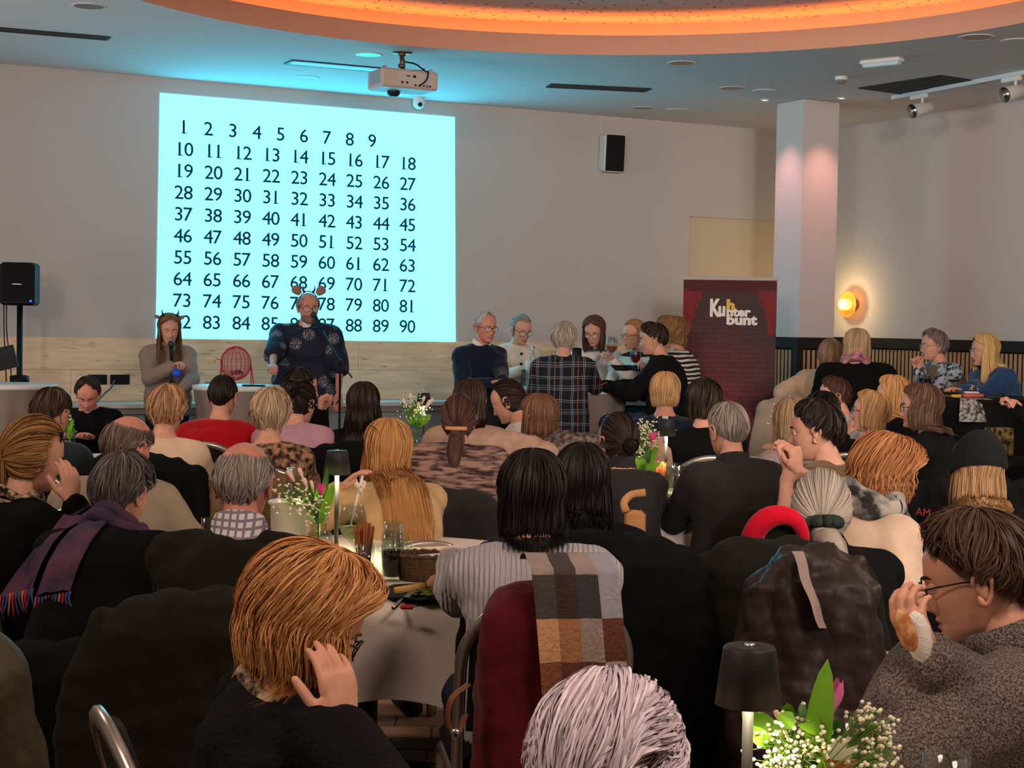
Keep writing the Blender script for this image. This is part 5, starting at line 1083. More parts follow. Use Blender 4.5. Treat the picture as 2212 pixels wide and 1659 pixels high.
# the body -------------------------------------------------------
def loft(mb, cs, A, B, ra, rb, n=24):
    a = np.linspace(0, 2 * PI, n, endpoint=False); ca, sa = np.cos(a), np.sin(a)
    sc = np.sign(ca) * np.abs(ca) ** .8; ss = np.sign(sa) * np.abs(sa) ** .9
    V = cs[:, None] + A[None, None] * (sc[None, :, None] * ra[:, None, None]) + B[None, None] * (ss[None, :, None] * rb[:, None, None])
    mb.add(V, [quads(len(cs), n), np.arange(n)[::-1][None, :], (np.arange(n) + (len(cs) - 1) * n)[None, :]])
def ik(S, T, l1, l2, hint):
    S = np.asarray(S, float); T = np.asarray(T, float); d = T - S; D = np.linalg.norm(d); D2 = min(D, (l1 + l2) * .985); u = d / max(D, 1e-6); T = S + u * D2
    x = (l1 * l1 - l2 * l2 + D2 * D2) / (2 * D2); h = math.sqrt(max(l1 * l1 - x * x, 0)); hp = np.asarray(hint, float); hp = hp - u * np.dot(hp, u); return S + u * x + norm(hp) * h, T
m_skin = mat('skin', (206, 152, 128), .5, var=.08, vscale=30, spec=.35); m_lips = mat('lips', (184, 112, 102), .45)
m_skin2 = mat('skin_ruddy', (204, 138, 116), .5, var=.1, vscale=30, spec=.35)
m_eye = mat('eye_white', (225, 220, 215), .2); m_iris = mat('iris', (52, 44, 40), .15)
CLOTH = {}
PENDING = []
def person(label, u, v, d, ty, hy=None, hp=8, hr=0, pose='sit', w=1.0, sw=1.0, s=.91, df=1.03, hair=None, top=None, topname='sweater', r=None, l=None, rh='relaxed', lh='relaxed',
           legs=(22, 22, 26), face=False, thick=.016, neck='crew', near=None, amp=.006, seat=None, rel=None, lel=None, rhd=None, lhd=None, rhn=None, lhn=None, skin=None, leanside=0.0, sleeve=1.0, chair=True, chs=1.0, hfwd=0.0, nfwd=0.0, cat='person', group=None, shoes=True, hem=-.16, straight=False):
    d = d * df; hy = ty if hy is None else hy; hc = W(u, v, d) - ZV * (.122 + (STY['tied' if hair[0] in ('pony', 'bun', 'lowbun', 'updo') else hair[0]]['vol'] * .55 if hair else 0)) * s   # v is the pixel row of the top of the head
    M = rot_head(hy, hp, hr); y = rad(ty); f = np.array([math.sin(y), math.cos(y), 0]); rt = np.array([math.cos(y), -math.sin(y), 0])
    near = (2 if d < 3.2 else (1 if d < 6.6 else 0)) if near is None else near
    ntop = hc + M @ np.array([0, -.030, -.082]) * s; N = ntop + np.array([0, 0, -.040]) * s - f * .024 * s
    N = N + f * nfwd
    sz = {'sit': .47, 'stool': .76, 'stand': None}[pose] if seat is None else seat
    if pose == 'stand': hz = N[2] - .52 * s; Hh = np.array([N[0], N[1], hz]) - f * .03
    else:
        hz = sz + .085; dz = N[2] - hz; L = .47 * s; hor = math.sqrt(max(L * L - dz * dz, .0016)) if dz < L else .04
        Hh = np.array([N[0], N[1], hz]) - f * hor - rt * leanside
    Hh = Hh + f * hfwd
    ax = norm(N - Hh); B = norm(f - ax * np.dot(f, ax)); A = norm(np.cross(B, ax)); Lt = np.linalg.norm(N - Hh)
    tk = np.array([-.16, -.05, .12, .34, .55, .72, .83, .92, 1.0]); ra = np.array([.10, .165, .17, .155, .165, .178 * sw, .160 * sw, .095, .062]) * s; rb = np.array([.08, .115, .12, .11, .118, .115, .095, .078, .060]) * s
    wf = np.array([1, w, w, w, w, (1 + w) / 2, (1 + w) / 2, 1, 1]); ra, rb = ra * wf, rb * wf
    bow = np.sin(np.clip(tk, 0, 1) * PI) * .03
    cs = Hh[None] + ax[None] * (tk * Lt)[:, None] - B[None] * bow[:, None]
    tl = (cs, A, B, ra + thick, rb + thick, norm(cs[-1] - cs[0]))
    root = thing('person', label, cat, (Hh[0], Hh[1], 0), group)
    if hair and hair[0]: root_hair = True
    Rsh, Lsh = [Hh + ax * Lt * .80 - B * .01 + A * q_ * .165 * sw * s * (.5 + .5 * max(w, 1) ** .5) for q_ in (1, -1)]
    def target(spec, q_):
        if spec is None or spec == 'table': return N + f * .36 + rt * q_ * .10 + ZV * (.80 - N[2]) if pose == 'sit' else N + f * .30 + rt * q_ * .10 + ZV * (1.10 - N[2])
        if spec == 'lap': return Hh + f * .30 + rt * q_ * .06 + ZV * .10
        if spec == 'down': return (Rsh if q_ > 0 else Lsh) + rt * q_ * .10 - ZV * .48 + f * .03
        if spec == 'cheek': return hc + M @ np.array([q_ * .080, .045, -.125]) * s
        if spec == 'chin': return hc + M @ np.array([q_ * .02, .115, -.150]) * s
        if spec == 'mouth': return hc + M @ np.array([q_ * .035, .150, -.10]) * s
        return W(spec[0], spec[1], spec[2] * df)
    l1, l2 = .285 * s, .255 * s; arms = []
    for q_, sh, sp, el in ((1, Rsh, r, rel), (-1, Lsh, l, lel)):
        T = target(sp, q_); hint = np.array([0, 0, -1.0]) + rt * q_ * .55 - f * .25 if el is None else np.asarray(el, float); E, T = ik(sh, T, l1, l2, hint); arms.append((q_, sh, E, T))
    mbB, mbT, mbP = MB(), MB(), MB()
    loft(mbB, cs, A, B, ra - .004, rb - .004); tt = slice(1, None)
    ct = cs.copy(); rat, rbt = ra + thick, rb + thick; top_k = len(cs) - 1 if neck == 'crew' else len(cs)
    ct0 = cs[1] + (cs[0] - cs[1]) * (-hem - .05) / .11 * .9
    cst = np.vstack([ct0[None], ct[1:]]); ra_t = np.concatenate([[rat[1] * 1.0], rat[1:]]); rb_t = np.concatenate([[rbt[1]], rbt[1:]])
    if neck == 'crew': cst[-1] = cs[-2] + (cs[-1] - cs[-2]) * .55; ra_t[-1] = .070 * s; rb_t[-1] = .066 * s
    loft(mbT, cst, A, B, ra_t, rb_t)
    capsule(mbB, N - ax * .02, ntop + M @ np.array([0, .006, .05]), .060 * s, .050 * s)
    for q_, sh, E, T in arms:
        for mb, e in ((mbB, -.003), (mbT, thick)):
            capsule(mb, N - ax * .055 * s - B * .005, sh, (.05 + e * .6) * s, (.062 * (.7 + .3 * w) + e) * s); capsule(mb, sh, E, (.057 * (.6 + .4 * w) + e) * s, (.043 * (.6 + .4 * w) + e) * s)
        capsule(mbB, E, T, .042 * s, .026 * s)
        sl = E + (T - E) * (.93 if sleeve >= 1 else max(0, sleeve * 2 - 1)) if sleeve > .5 else None
        if sl is not None: capsule(mbT, E, sl, (.044 * (.6 + .4 * w) + thick) * s, (.030 + thick * .9) * s)
    hips = [Hh - ax * .02 + A * q_ * .088 * s for q_ in (1, -1)]; feet = []
    for q_, hj in zip((1, -1), hips):
        if pose == 'stand': K = hj + f * .02 - ZV * (hj[2] - .08) * .48; An = np.array([hj[0], hj[1], .085]) + rt * q_ * .02 - f * .01
        else: K = np.array([hj[0], hj[1], sz + .055]) + f * .43 * s + rt * q_ * .05; K[2] -= .0; An = np.array([K[0], K[1], .085 if pose == 'sit' else max(.085, K[2] - .45)]) - f * .04 + rt * q_ * .01
        for mb, e in ((mbB, 0), (mbP, .016)):
            capsule(mb, hj, K, (.085 * (.6 + .4 * w) + e) * s, (.056 + e) * s); capsule(mb, K, An, (.054 + e) * s, (.036 + e * 1.3) * s)
        feet.append((An, q_))
    loft(mbP, np.array([cs[0], cs[1], cs[2]]), A, B, ra[:3] + .016, rb[:3] + .016)
    vb = {2: .016, 1: .020, 0: .022}[near]; vt = {2: .010, 1: .0125, 0: .0145}[near]
    pid = len(PENDING); queue_remesh(mbB.arrays(), vb, 4, ('b', pid)); queue_remesh(mbT.arrays(), vt, 5, ('t', pid)); queue_remesh(mbP.arrays(), .022, 4, ('p', pid))
    P = dict(root=root, hc=hc, M=M, f=f, rt=rt, N=N, H=Hh, ax=ax, A=A, B=B, tl=tl, arms=arms, feet=feet, d=d, near=near, s=s, ty=ty, sz=sz, pose=pose, label=label, hair=hair, top=top, topname=topname, amp=amp, face=face, legs=legs, hands=(rh, lh), hd=(rhd, lhd), hn=(rhn, lhn), skin=skin or m_skin, chair=chair, chs=chs, ntop=ntop, pid=pid, thick=thick, shoes=shoes, Rsh=Rsh, Lsh=Lsh, sw=sw)
    PENDING.append(P); return P
def finish_people(out):
    for P in PENDING:
        root, M, hc, s, pid, near = P['root'], P['M'], P['hc'], P['s'], P['pid'], P['near']
        mb = MB(); V, Fs = out[('b', pid)]; mb.add(V, Fs, 0)
        HV, HF, lips, beard, caps = HEAD; Hw = hc + (HV * s) @ M.T; mb.add(Hw, [HF[~lips]] + caps, 0); mb.F.append((HF[lips] + mb.n - len(Hw), 1))
        for E in EARS: mb.add(hc + (E[0] * s) @ M.T, [f for f, _ in E[1]], 0)
        for (q_, sh, E, T), pz, hd, hn in zip(P['arms'], P['hands'], P['hd'], P['hn']):
            if pz is None: continue
            yd = norm(T - E) if hd is None else norm(hd); nz = np.array([0, 0, 1.0]) if hn is None else np.asarray(hn, float)
            if abs(np.dot(nz, yd)) > .95: nz = P['f'] * -1
            nz = norm(nz - yd * np.dot(nz, yd)); xd = np.cross(yd, nz); xm = xd * (1 if q_ > 0 else -1)
            if near == 0: HVv, HFf = HANDS_RAW[pz]; HFf = [f for f, _ in HFf]
            else: HVv, HFf = HANDS[pz]
            Rm = np.stack([xm, yd, nz], 1)
            mb.add(T + (HVv * s * .98) @ Rm.T, [f[:, ::-1] if q_ < 0 else f for f in HFf], 0)
        body = mb.build('body', [P['skin'], m_lips], root)
        V, Fs = out[('t', pid)]; Nn = vnormals(V, Fs); V = V + Nn * folds(V - P['H'], P['amp'], 17, pid)[:, None]
        if near >= 1: V = V + Nn * folds(V - P['H'], P['amp'] * .45, 42, pid + 7)[:, None]
        mb = MB(); mb.add(V, Fs, 0); mb.build(P['topname'], P['top'], root)
        V, Fs = out[('p', pid)]; Nn = vnormals(V, Fs); V = V + Nn * folds(V - P['H'], .006, 20, pid + 3)[:, None]; mb = MB(); mb.add(V, Fs, 0); mb.build('trousers', mat('trousers_%d_%d_%d' % tuple(P['legs']), P['legs'], .85), root)
        for An, q_ in P['feet']:
            mb = MB(); f = P['f']; a = An - ZV * .05; tube(mb, [a - f * .07, a - f * .06, a, a + f * .10, a + f * .17, a + f * .185], [.02, .036, .04, .042, .03, .01], 10, 0, True, [.02, .036, .042, .03, .022, .008], up=(0, 0, 1)); mb.build('shoe', mat('shoe_dark', (28, 26, 26), .6), root)
        if P['hair']:
            o, tie = build_hair(root, hc, M * s, P['hair'], P['d'], near, P['tl']); P['tie'] = tie
        if P['face']:
            hcol = P['hair'][1] if P['hair'] else (90, 70, 55); m_br = mat('brow_%d_%d_%d' % tuple(int(c * .6) for c in hcol), tuple(int(c * .6) for c in hcol), .8)
            for q_ in (-1, 1):
                mb = MB(); c = np.array([q_ * .031, .0745, .001]); ellipsoid(mb, hc + M @ (c * s), (.0122 * s,) * 3, n=12, k=8); ellipsoid(mb, hc + M @ ((c + [0, .0088, -.001]) * s), (.0058 * s, .0042 * s, .0058 * s), (M[:, 0], M[:, 1], M[:, 2]), n=10, k=7, mi=1)
                dn_ = 1.0 if M[2, 1] < -.22 else 0.0; ellipsoid(mb, hc + M @ ((c + [0, .0008 + .0012 * dn_, .0052 - .0032 * dn_]) * s), (.0138 * s, .0131 * s, .0112 * s), (M[:, 0], M[:, 1], M[:, 2]), n=12, k=8, mi=2)
                mb.build('eye', [m_eye, m_iris, P['skin']], root)
                mb = MB(); Pp = [hc + M @ (np.array([q_ * x, yy, z]) * s) for x, yy, z in ((.014, .094, .019), (.026, .094, .024), (.038, .086, .024), (.048, .074, .019))]; tube(mb, smooth_path(Pp, 8), [.002, .003, .003, .003, .003, .0025, .002, .001], 6); mb.build('eyebrow', m_br, root)
    return
def head_pt(P, x, y, z): return P['hc'] + P['M'] @ (np.array([x, y, z]) * P['s'])
def glasses(P, rgb=(30, 28, 30), r=.024, up=0.0, yo=0.0, tilt=0.0, w=.0016, dark=False, name='glasses'):
    m = mat('frame_%d_%d_%d' % tuple(rgb), rgb, .35, metal=.3); mb = MB(); H = lambda x, y, z: head_pt(P, x, y + yo, z + up); a = np.linspace(0, 2 * PI, 25)
    for q_ in (-1, 1): tube(mb, [H(q_ * .034 + r * 1.12 * math.cos(b), .103 - .012 * abs(math.cos(b)) * (1 if q_ * math.cos(b) > 0 else 0), -.004 + r * .88 * math.sin(b)) for b in a], w, 6, caps=False)
    tube(mb, smooth_path([H(-.010, .104, .002), H(0, .107, .006), H(.010, .104, .002)], 6), w, 6)
    for q_ in (-1, 1): tube(mb, smooth_path([H(q_ * .060, .092, .004), H(q_ * .072, .06, .006), H(q_ * .080, .0, .004), H(q_ * .080, -.03, -.012)], 12), w, 6)
    o = mb.build(name, m, P['root'])
    mb = MB()
    for q_ in (-1, 1):
        V = [H(q_ * .034, .1025, -.004)] + [H(q_ * .034 + r * 1.1 * math.cos(b), .1025 - .011 * abs(math.cos(b)) * (1 if q_ * math.cos(b) > 0 else 0), -.004 + r * .86 * math.sin(b)) for b in a[:-1]]
        mb.add(V, np.array([[0, 1 + k, 1 + (k + 1) % 24] for k in range(24)]))
    g_ = mat('lens_dark', (20, 22, 26), .1) if dark else mat('lens_clear', (235, 240, 245), .03, alpha=.18, spec=.8)
    mb.build('lens', g_, o, origin=np.array(P['root'].location)); return o
def beard(P, rgb, thick=.008, name='beard'):
    HV, HF, lips, bm, caps = HEAD; F = HF[bm]; idx = np.unique(F); mp = np.zeros(len(HV), int); mp[idx] = np.arange(len(idx)); V = HV[idx]; n = V - np.array([0, .0, -.05]); n /= np.linalg.norm(n, axis=1, keepdims=True)
    r = np.random.RandomState(3); V = V + n * (thick * (.6 + .8 * r.rand(len(V))))[:, None]; mb = MB(); mb.add(P['hc'] + (V * P['s']) @ P['M'].T, mp[F]); mb.build(name, mat('beard_%d_%d_%d' % tuple(rgb), rgb, .85, var=.3, vscale=120, bump=.5, bscale=200), P['root'])
def collar_ring(P, m, h=.045, r=.074, name='collar', lift=.0, dr=.006, thick=.007, open_front=False):
    N, ax = P['N'], norm(P['ntop'] - P['N'] + P['ax'] * .02); X = P['A']; Y = norm(np.cross(ax, X)); Y = Y if np.dot(Y, P['f']) > 0 else -Y; s = P['s']; c = N - P['ax'] * .03 + P['ax'] * lift
    n = 40; a = np.linspace(0, 2 * PI, n, endpoint=False); Vs = []
    for (rr, z) in ((r + dr + .012, -.055), (r + dr, -.01), (r + thick * .5, h * .5), (r - .006, h), (r - .010, h), (r - .012, h * .5)):
        zz = z - (.03 * np.clip(np.cos(a - PI / 2), 0, 1) ** 3 if open_front else 0); Vs.append(c + X[None] * (np.cos(a) * rr * s)[:, None] + Y[None] * (np.sin(a) * rr * s * .95)[:, None] + ax[None] * (zz * s)[:, None] if open_front else c + X[None] * (np.cos(a) * rr * s)[:, None] + Y[None] * (np.sin(a) * rr * s * .95)[:, None] + ax[None] * z * s)
    mb = MB(); mb.add(np.vstack(Vs), quads(6, n)); return mb.build(name, m, P['root'])
def hood(P, m, size=1.0, name='hood'):
    N, B, A, ax = P['N'], P['B'], P['A'], P['ax']; mb = MB(); s = P['s'] * size; c = N - ax * .02; pts = []
    for q_ in np.linspace(-1, 1, 17):
        a = q_ * 2.3; pts.append(c + A * (math.sin(a) * .115 * s) - B * (math.cos(a) * .085 * s + .0) + ax * (.005 - .055 * (1 + math.cos(a)) * .5) * s + B * .005)
    tube(mb, pts, np.interp(np.linspace(-1, 1, 17), [-1, -.5, 0, .5, 1], [.024, .045, .058, .045, .024]) * s, 14)
    e = c - B * .125 * s - ax * .12 * s; ellipsoid(mb, e, (.10 * s, .05 * s, .085 * s), (A, B, ax), n=16, k=10)
    V, F = mb.arrays(); V = V + np.random.RandomState(1).normal(size=3) * 0; mb2 = MB(); mb2.V = [V]; mb2.F = F; mb2.n = len(V); mb2.T = [np.zeros(len(V))]; return mb2.build(name, m, P['root'])
def scarf(P, m, r=.105, t=.032, name='scarf', lift=.02):
    N, B, A, ax = P['N'], P['B'], P['A'], P['ax']; mb = MB(); a = np.linspace(0, 2 * PI, 41); rnd = np.random.RandomState(5)
    for k in range(2):
        pts = N + ax * (lift - .028 * k) + A[None] * (np.cos(a) * (r + .012 * k))[:, None] + B[None] * (np.sin(a) * (r * .92 + .01 * k))[:, None] + ax[None] * (.016 * np.sin(a * 3 + k))[:, None] - ax[None] * (.02 * np.sin(a))[:, None]
        tube(mb, pts, t * (1 + .18 * np.sin(a * 7 + k)), 12, caps=False)
    return mb.build(name, m, P['root'])

# chairs ---------------------------------------------------------
m_cframe = mat('chair_frame', (186, 178, 168), .28, metal=.85); m_pad = mat('chair_pad', (20, 19, 19), .9, bump=.2, bscale=150)
def banquet_chair():
    t = thing('banquet_chair', 'chair', 'chair', (0, 0, 0), 'banquet chairs around the tables'); Y = np.array([0, 1.0, 0]); X = np.array([1.0, 0, 0])
    mb = MB(); box(mb, (0, .02, .445), (.42, .42, .06), 0, None, .025); mb.build('seat', m_pad, t)
    mb = MB(); n = 12; V = []
    for off in (-.018, .018):
        for i in range(13):
            z = .55 + .345 * i / 12.; wv = .185 * (1 if i < 7 else math.sqrt(max(.02, 1 - ((i - 6.6) / 5.6) ** 2))); yb = -.205 - .10 * (i / 12.)
            for x in np.linspace(-1, 1, 9): V.append((x * wv, yb + off * (1 - .5 * abs(x) ** 4), z))
    f1 = quads(13, 9, False)[:, ::-1]; f2 = quads(13, 9, False, 117); rim = [k for k in range(9)] + [9 * i + 8 for i in range(1, 13)] + [108 + k for k in range(7, -1, -1)] + [9 * i for i in range(11, 0, -1)]
    fr = [(rim[k], rim[(k + 1) % len(rim)], rim[(k + 1) % len(rim)] + 117, rim[k] + 117) for k in range(len(rim))]; mb.add(V, [f1, f2, np.array(fr)]); mb.build('backrest', m_pad, t)
    mb = MB(); a = np.linspace(0, PI, 15); P = [(-.205, -.235, .0), (-.205, -.20, .25), (-.205, -.195, .44), (-.205, -.225, .62)] + [(-.205 * math.cos(b), -.255 - .065 * math.sin(b), .72 + .185 * math.sin(b)) for b in a] + [(.205, -.225, .62), (.205, -.195, .44), (.205, -.20, .25), (.205, -.235, 0)]
    P = smooth_path(P, 56); T, A_, B_ = frames(P); flat = []
    tube(mb, P, .016, 8, 0, True, .012, up=(0, 1, 0)); mb.build('back_frame', m_cframe, t)
    for q_ in (-1, 1):
        mb = MB(); tube(mb, smooth_path([(q_ * .205, .20, .0), (q_ * .205, .195, .34), (q_ * .205, .18, .405), (q_ * .205, .12, .42), (q_ * .205, -.16, .42), (q_ * .205, -.195, .42)], 24), .012, 8, 0, True, .016, up=(1, 0, 0)); mb.build('leg', m_cframe, t)
    mb = MB(); tube(mb, [(-.205, .19, .30), (.205, .19, .30)], .009, 8); mb.build('crossbar', m_cframe, t); mb = MB(); tube(mb, [(-.205, -.2, .28), (.205, -.2, .28)], .009, 8); mb.build('crossbar', m_cframe, t)
    return t
CH = banquet_chair(); CH_USED = [False]
def chair_at(p, ty, label):
    loc = (p[0], p[1], 0); rz = -rad(ty)
    if not CH_USED[0]: CH_USED[0] = True; CH.location = loc; CH.rotation_euler = (0, 0, rz); CH['label'] = label; return CH
    return copy_thing(CH, loc, rz, label)
def bar_stool():
    t = thing('bar_stool', 'stool', 'bar stool', (0, 0, 0), 'bar stools'); mb = MB(); lathe(mb, [(.001, .70), (.17, .70), (.18, .72), (.175, .75), (.001, .755)], (0, 0, 0), 24); mb.build('seat', m_pad, t)
    mb = MB(); tube(mb, [(0, 0, .02), (0, 0, .7)], .025, 12); mb.build('post', m_chrome, t); mb = MB(); lathe(mb, [(.2, 0), (.19, .015), (.03, .03)], (0, 0, 0), 24); mb.build('base', m_chrome, t)
    mb = MB(); lathe(mb, [(.14, .28), (.15, .29), (.14, .30), (.13, .29), (.14, .28)], (0, 0, 0), 20); mb.build('foot_ring', m_chrome, t); return t
BS = bar_stool(); BS_USED = [False]
def stool_at(p, ty, label):
    loc = (p[0], p[1], 0)
    if not BS_USED[0]: BS_USED[0] = True; BS.location = loc; BS['label'] = label; return BS
    return copy_thing(BS, loc, 0, label)

# coats over chair backs ----------------------------------------
COATS = []; COAT_OBJ = {}
def coat(label, p, ty, m, w=.50, top=1.0, drop=.62, thick=.10, name='coat', amp=.012, group=None, sleeves=True, hoodsz=0.0, vox=.012, scale=14):
    y = rad(ty); f = np.array([math.sin(y), math.cos(y), 0]); rt = np.array([math.cos(y), -math.sin(y), 0]); mb = MB(); n = 7; c0 = np.array([p[0], p[1], 0]) - f * .30
    cs = np.array([c0 + ZV * (top - drop) - f * .02, c0 + ZV * (top - drop * .7) - f * .01, c0 + ZV * (top - drop * .35), c0 + ZV * (top - .08) - f * .01, c0 + ZV * (top - .02), c0 + ZV * top])
    loft(mb, cs, rt, f, np.array([.55, .53, .5, .46, .34, .12]) * w, np.array([.8, .9, 1, .95, .7, .3]) * thick)
    if sleeves:
        for q_ in (-1, 1): a = c0 + rt * q_ * w * .42 + ZV * (top - .10); capsule(mb, a, a + rt * q_ * .05 - ZV * .22 - f * .03, .06, .055); capsule(mb, a + rt * q_ * .05 - ZV * .22 - f * .03, a + rt * q_ * .05 - ZV * .46 - f * .02, .055, .045)
    if hoodsz: ellipsoid(mb, c0 - f * .05 + ZV * (top - .03), (.15 * hoodsz, .09 * hoodsz, .11 * hoodsz), (rt, f, ZV), n=18, k=10)
    queue_remesh(mb.arrays(), vox, 4, ('c', len(COATS))); COATS.append((label, c0, m, name, amp, group, scale))
def finish_coats(out):
    for i, (label, c0, m, name, amp, group, scale) in enumerate(COATS):
        V, Fs = out[('c', i)]; Nn = vnormals(V, Fs); V = V + Nn * (folds(V - c0, amp, scale, i + 50, (1.4, 1.4, .5)) + folds(V - c0, amp * .4, scale * 3, i + 90))[:, None]
        mb = MB(); mb.add(V, Fs, 0); o = mb.build(name, m, None, origin=c0 + ZV * .6); tag(o, label, name.replace('_', ' '), group); COAT_OBJ[label] = o
# ---------------------------------------------------------------- fabrics
def fab(key, rgb, bump=.35, bscale=220, var=.1, **k): return mat('fabric_' + key, rgb, k.pop('rough', .9), var=var, vscale=k.pop('vscale', 14), bump=bump, bscale=bscale, sheen=k.pop('sheen', .15), spec=.15, **k)
F_BLACK = fab('black', (11, 11, 12), sheen=0.0); F_BLACK2 = fab('black_knit', (17, 17, 18), .6, 120, sheen=0.0); F_CHAR = fab('charcoal', (44, 42, 42), sheen=.05); F_NAVY = fab('navy', (24, 32, 52)); F_CREAM = fab('cream', (214, 186, 160)); F_CREAM2 = fab('cream_knit', (226, 214, 196), .6, 90)
F_TAUPE = fab('taupe', (150, 130, 116), .6, 110); F_RED = fab('red', (168, 16, 28)); F_LILAC = fab('lilac', (182, 140, 154)); F_BEIGE = fab('beige', (196, 162, 116)); F_TAN = fab('tan', (190, 166, 140), .5, 100)
F_OLIVE = fab('olive', (27, 25, 20), sheen=0.02); F_KHAKI = fab('khaki', (106, 86, 58), .4, 100); F_BLUE = fab('petrol_blue', (40, 70, 110)); F_WHITE = fab('white', (222, 218, 212)); F_GREYB = fab('grey_beige', (150, 136, 118)); F_LILGREY = fab('lilac_grey', (136, 122, 122)); F_DGREEN = fab('dark_green', (28, 40, 42))
F_LEO = mat('fabric_leopard', (40, 28, 22), .85, rgb2=(168, 128, 96), vscale=34, bump=.3, bscale=160)
F_LEO2 = mat('fabric_leopard_pale', (24, 20, 18), .85, rgb2=(190, 164, 136), vscale=46)
F_MOTTLE = mat('fabric_mottled', (58, 44, 44), .9, rgb2=(164, 130, 116), vscale=13, stretch=(1, 1, 5.5), bump=.6, bscale=60)
F_FLEECE = mat('fabric_fleece', (66, 60, 59), .95, rgb2=(126, 116, 110), vscale=260, bump=.8, bscale=200)
F_FUR = mat('fabric_fur', (60, 52, 50), .95, rgb2=(130, 114, 104), vscale=40, bump=1.0, bscale=70)
F_BW = mat('fabric_bw', (26, 30, 40), .9, rgb2=(180, 186, 196), vscale=32)
F_TEDDY = mat('fabric_teddy', (186, 156, 134), .95, var=.12, vscale=30, bump=1.0, bscale=90)
F_CABLE = mat('fabric_cable', (176, 172, 176), .9, var=.06, vscale=10, bump=.7, bscale=24, wave='X', sheen=.2)
F_PUFF = mat('fabric_puffer', (46, 35, 34), .5, var=.1, vscale=8, bump=.3, bscale=30); F_PUFFO = mat('fabric_puffer_olive', (110, 84, 58), .5, var=.1, vscale=8, bump=.3, bscale=30)
F_QUILT = mat('fabric_quilt', (66, 60, 40), .6, var=.15, vscale=12, bump=.5, bscale=24)
def floral_mat():
    m = mat('fabric_floral', (24, 26, 46), .7); nt = m.node_tree; b = nt.nodes['Principled BSDF']; N = nt.nodes; L = nt.links
    tc = N.new('ShaderNodeTexCoord'); v1 = N.new('ShaderNodeTexVoronoi'); v1.inputs['Scale'].default_value = 7.5; v1.inputs['Randomness'].default_value = 1.0; L.new(tc.outputs['Object'], v1.inputs[0])
    v2 = N.new('ShaderNodeTexVoronoi'); v2.feature = 'DISTANCE_TO_EDGE'; v2.inputs['Scale'].default_value = 55; L.new(tc.outputs['Object'], v2.inputs[0])
    r1 = N.new('ShaderNodeValToRGB'); r1.color_ramp.elements[0].position = .30; r1.color_ramp.elements[1].position = .42; r1.color_ramp.elements[0].color = (1, 1, 1, 1); r1.color_ramp.elements[1].color = (0, 0, 0, 1); L.new(v1.outputs['Distance'], r1.inputs[0])
    r2 = N.new('ShaderNodeValToRGB'); r2.color_ramp.elements[0].position = .03; r2.color_ramp.elements[1].position = .10; r2.color_ramp.elements[0].color = (1, 1, 1, 1); r2.color_ramp.elements[1].color = (0, 0, 0, 1); L.new(v2.outputs['Distance'], r2.inputs[0])
    mu = N.new('ShaderNodeMath'); mu.operation = 'MULTIPLY'; L.new(r1.outputs[0], mu.inputs[0]); L.new(r2.outputs[0], mu.inputs[1])
    mx = N.new('ShaderNodeMix'); mx.data_type = 'RGBA'; mx.inputs[6].default_value = srgb((26, 28, 48)) + (1,); mx.inputs[7].default_value = srgb((168, 160, 170)) + (1,); L.new(mu.outputs[0], mx.inputs[0]); L.new(mx.outputs[2], b.inputs['Base Color']); return m
def line_mat(key, base, lines):            # woven checks: (axis, spacing, width, colour)
    m = mat('fabric_' + key, base, .9, bump=.3, bscale=200); nt = m.node_tree; b = nt.nodes['Principled BSDF']; N = nt.nodes; L = nt.links
    tc = N.new('ShaderNodeTexCoord'); sp = N.new('ShaderNodeSeparateXYZ'); no = N.new('ShaderNodeTexNoise'); no.inputs['Scale'].default_value = 5; ad = N.new('ShaderNodeMixRGB'); ad.blend_type = 'ADD'; ad.inputs[0].default_value = .03
    L.new(tc.outputs['Object'], no.inputs[0]); L.new(tc.outputs['Object'], ad.inputs[1]); L.new(no.outputs['Color'], ad.inputs[2]); L.new(ad.outputs[0], sp.inputs[0]); prev = None
    for ax_, spc, wd, col, ph in lines:
        a = N.new('ShaderNodeMath'); a.operation = 'MULTIPLY'; a.inputs[1].default_value = 1 / spc; L.new(sp.outputs[ax_], a.inputs[0])
        p = N.new('ShaderNodeMath'); p.operation = 'ADD'; p.inputs[1].default_value = ph + 50; L.new(a.outputs[0], p.inputs[0]); fr = N.new('ShaderNodeMath'); fr.operation = 'FRACT'; L.new(p.outputs[0], fr.inputs[0])
        lt = N.new('ShaderNodeMath'); lt.operation = 'LESS_THAN'; lt.inputs[1].default_value = wd / spc; L.new(fr.outputs[0], lt.inputs[0])
        mx = N.new('ShaderNodeMix'); mx.data_type = 'RGBA'; L.new(lt.outputs[0], mx.inputs[0]); mx.inputs[7].default_value = srgb(col) + (1,)
        if prev is None: mx.inputs[6].default_value = srgb(base) + (1,)
        else: L.new(prev, mx.inputs[6])
        prev = mx.outputs[2]
    L.new(prev, b.inputs['Base Color']); return m
F_PLAID = line_mat('flannel', (26, 28, 40), [(0, .085, .0028, (170, 168, 170), 0), (0, .085, .0028, (150, 148, 150), .14), (2, .085, .0028, (170, 168, 170), 0), (2, .085, .0028, (150, 142, 136), .16), (0, .17, .004, (170, 110, 60), .3), (2, .17, .003, (140, 140, 130), .4)])
F_STRIPE = line_mat('stripes', (214, 208, 196), [(2, .11, .045, (24, 24, 26), 0)])
F_STRIPE2 = line_mat('stripes_fine', (30, 30, 32), [(2, .035, .017, (214, 208, 200), 0)])
F_CHECK = line_mat('collar_check', (214, 208, 206), [(0, .02, .007, (120, 124, 140), 0), (2, .02, .007, (130, 120, 130), 0)])
F_FLORAL = floral_mat()
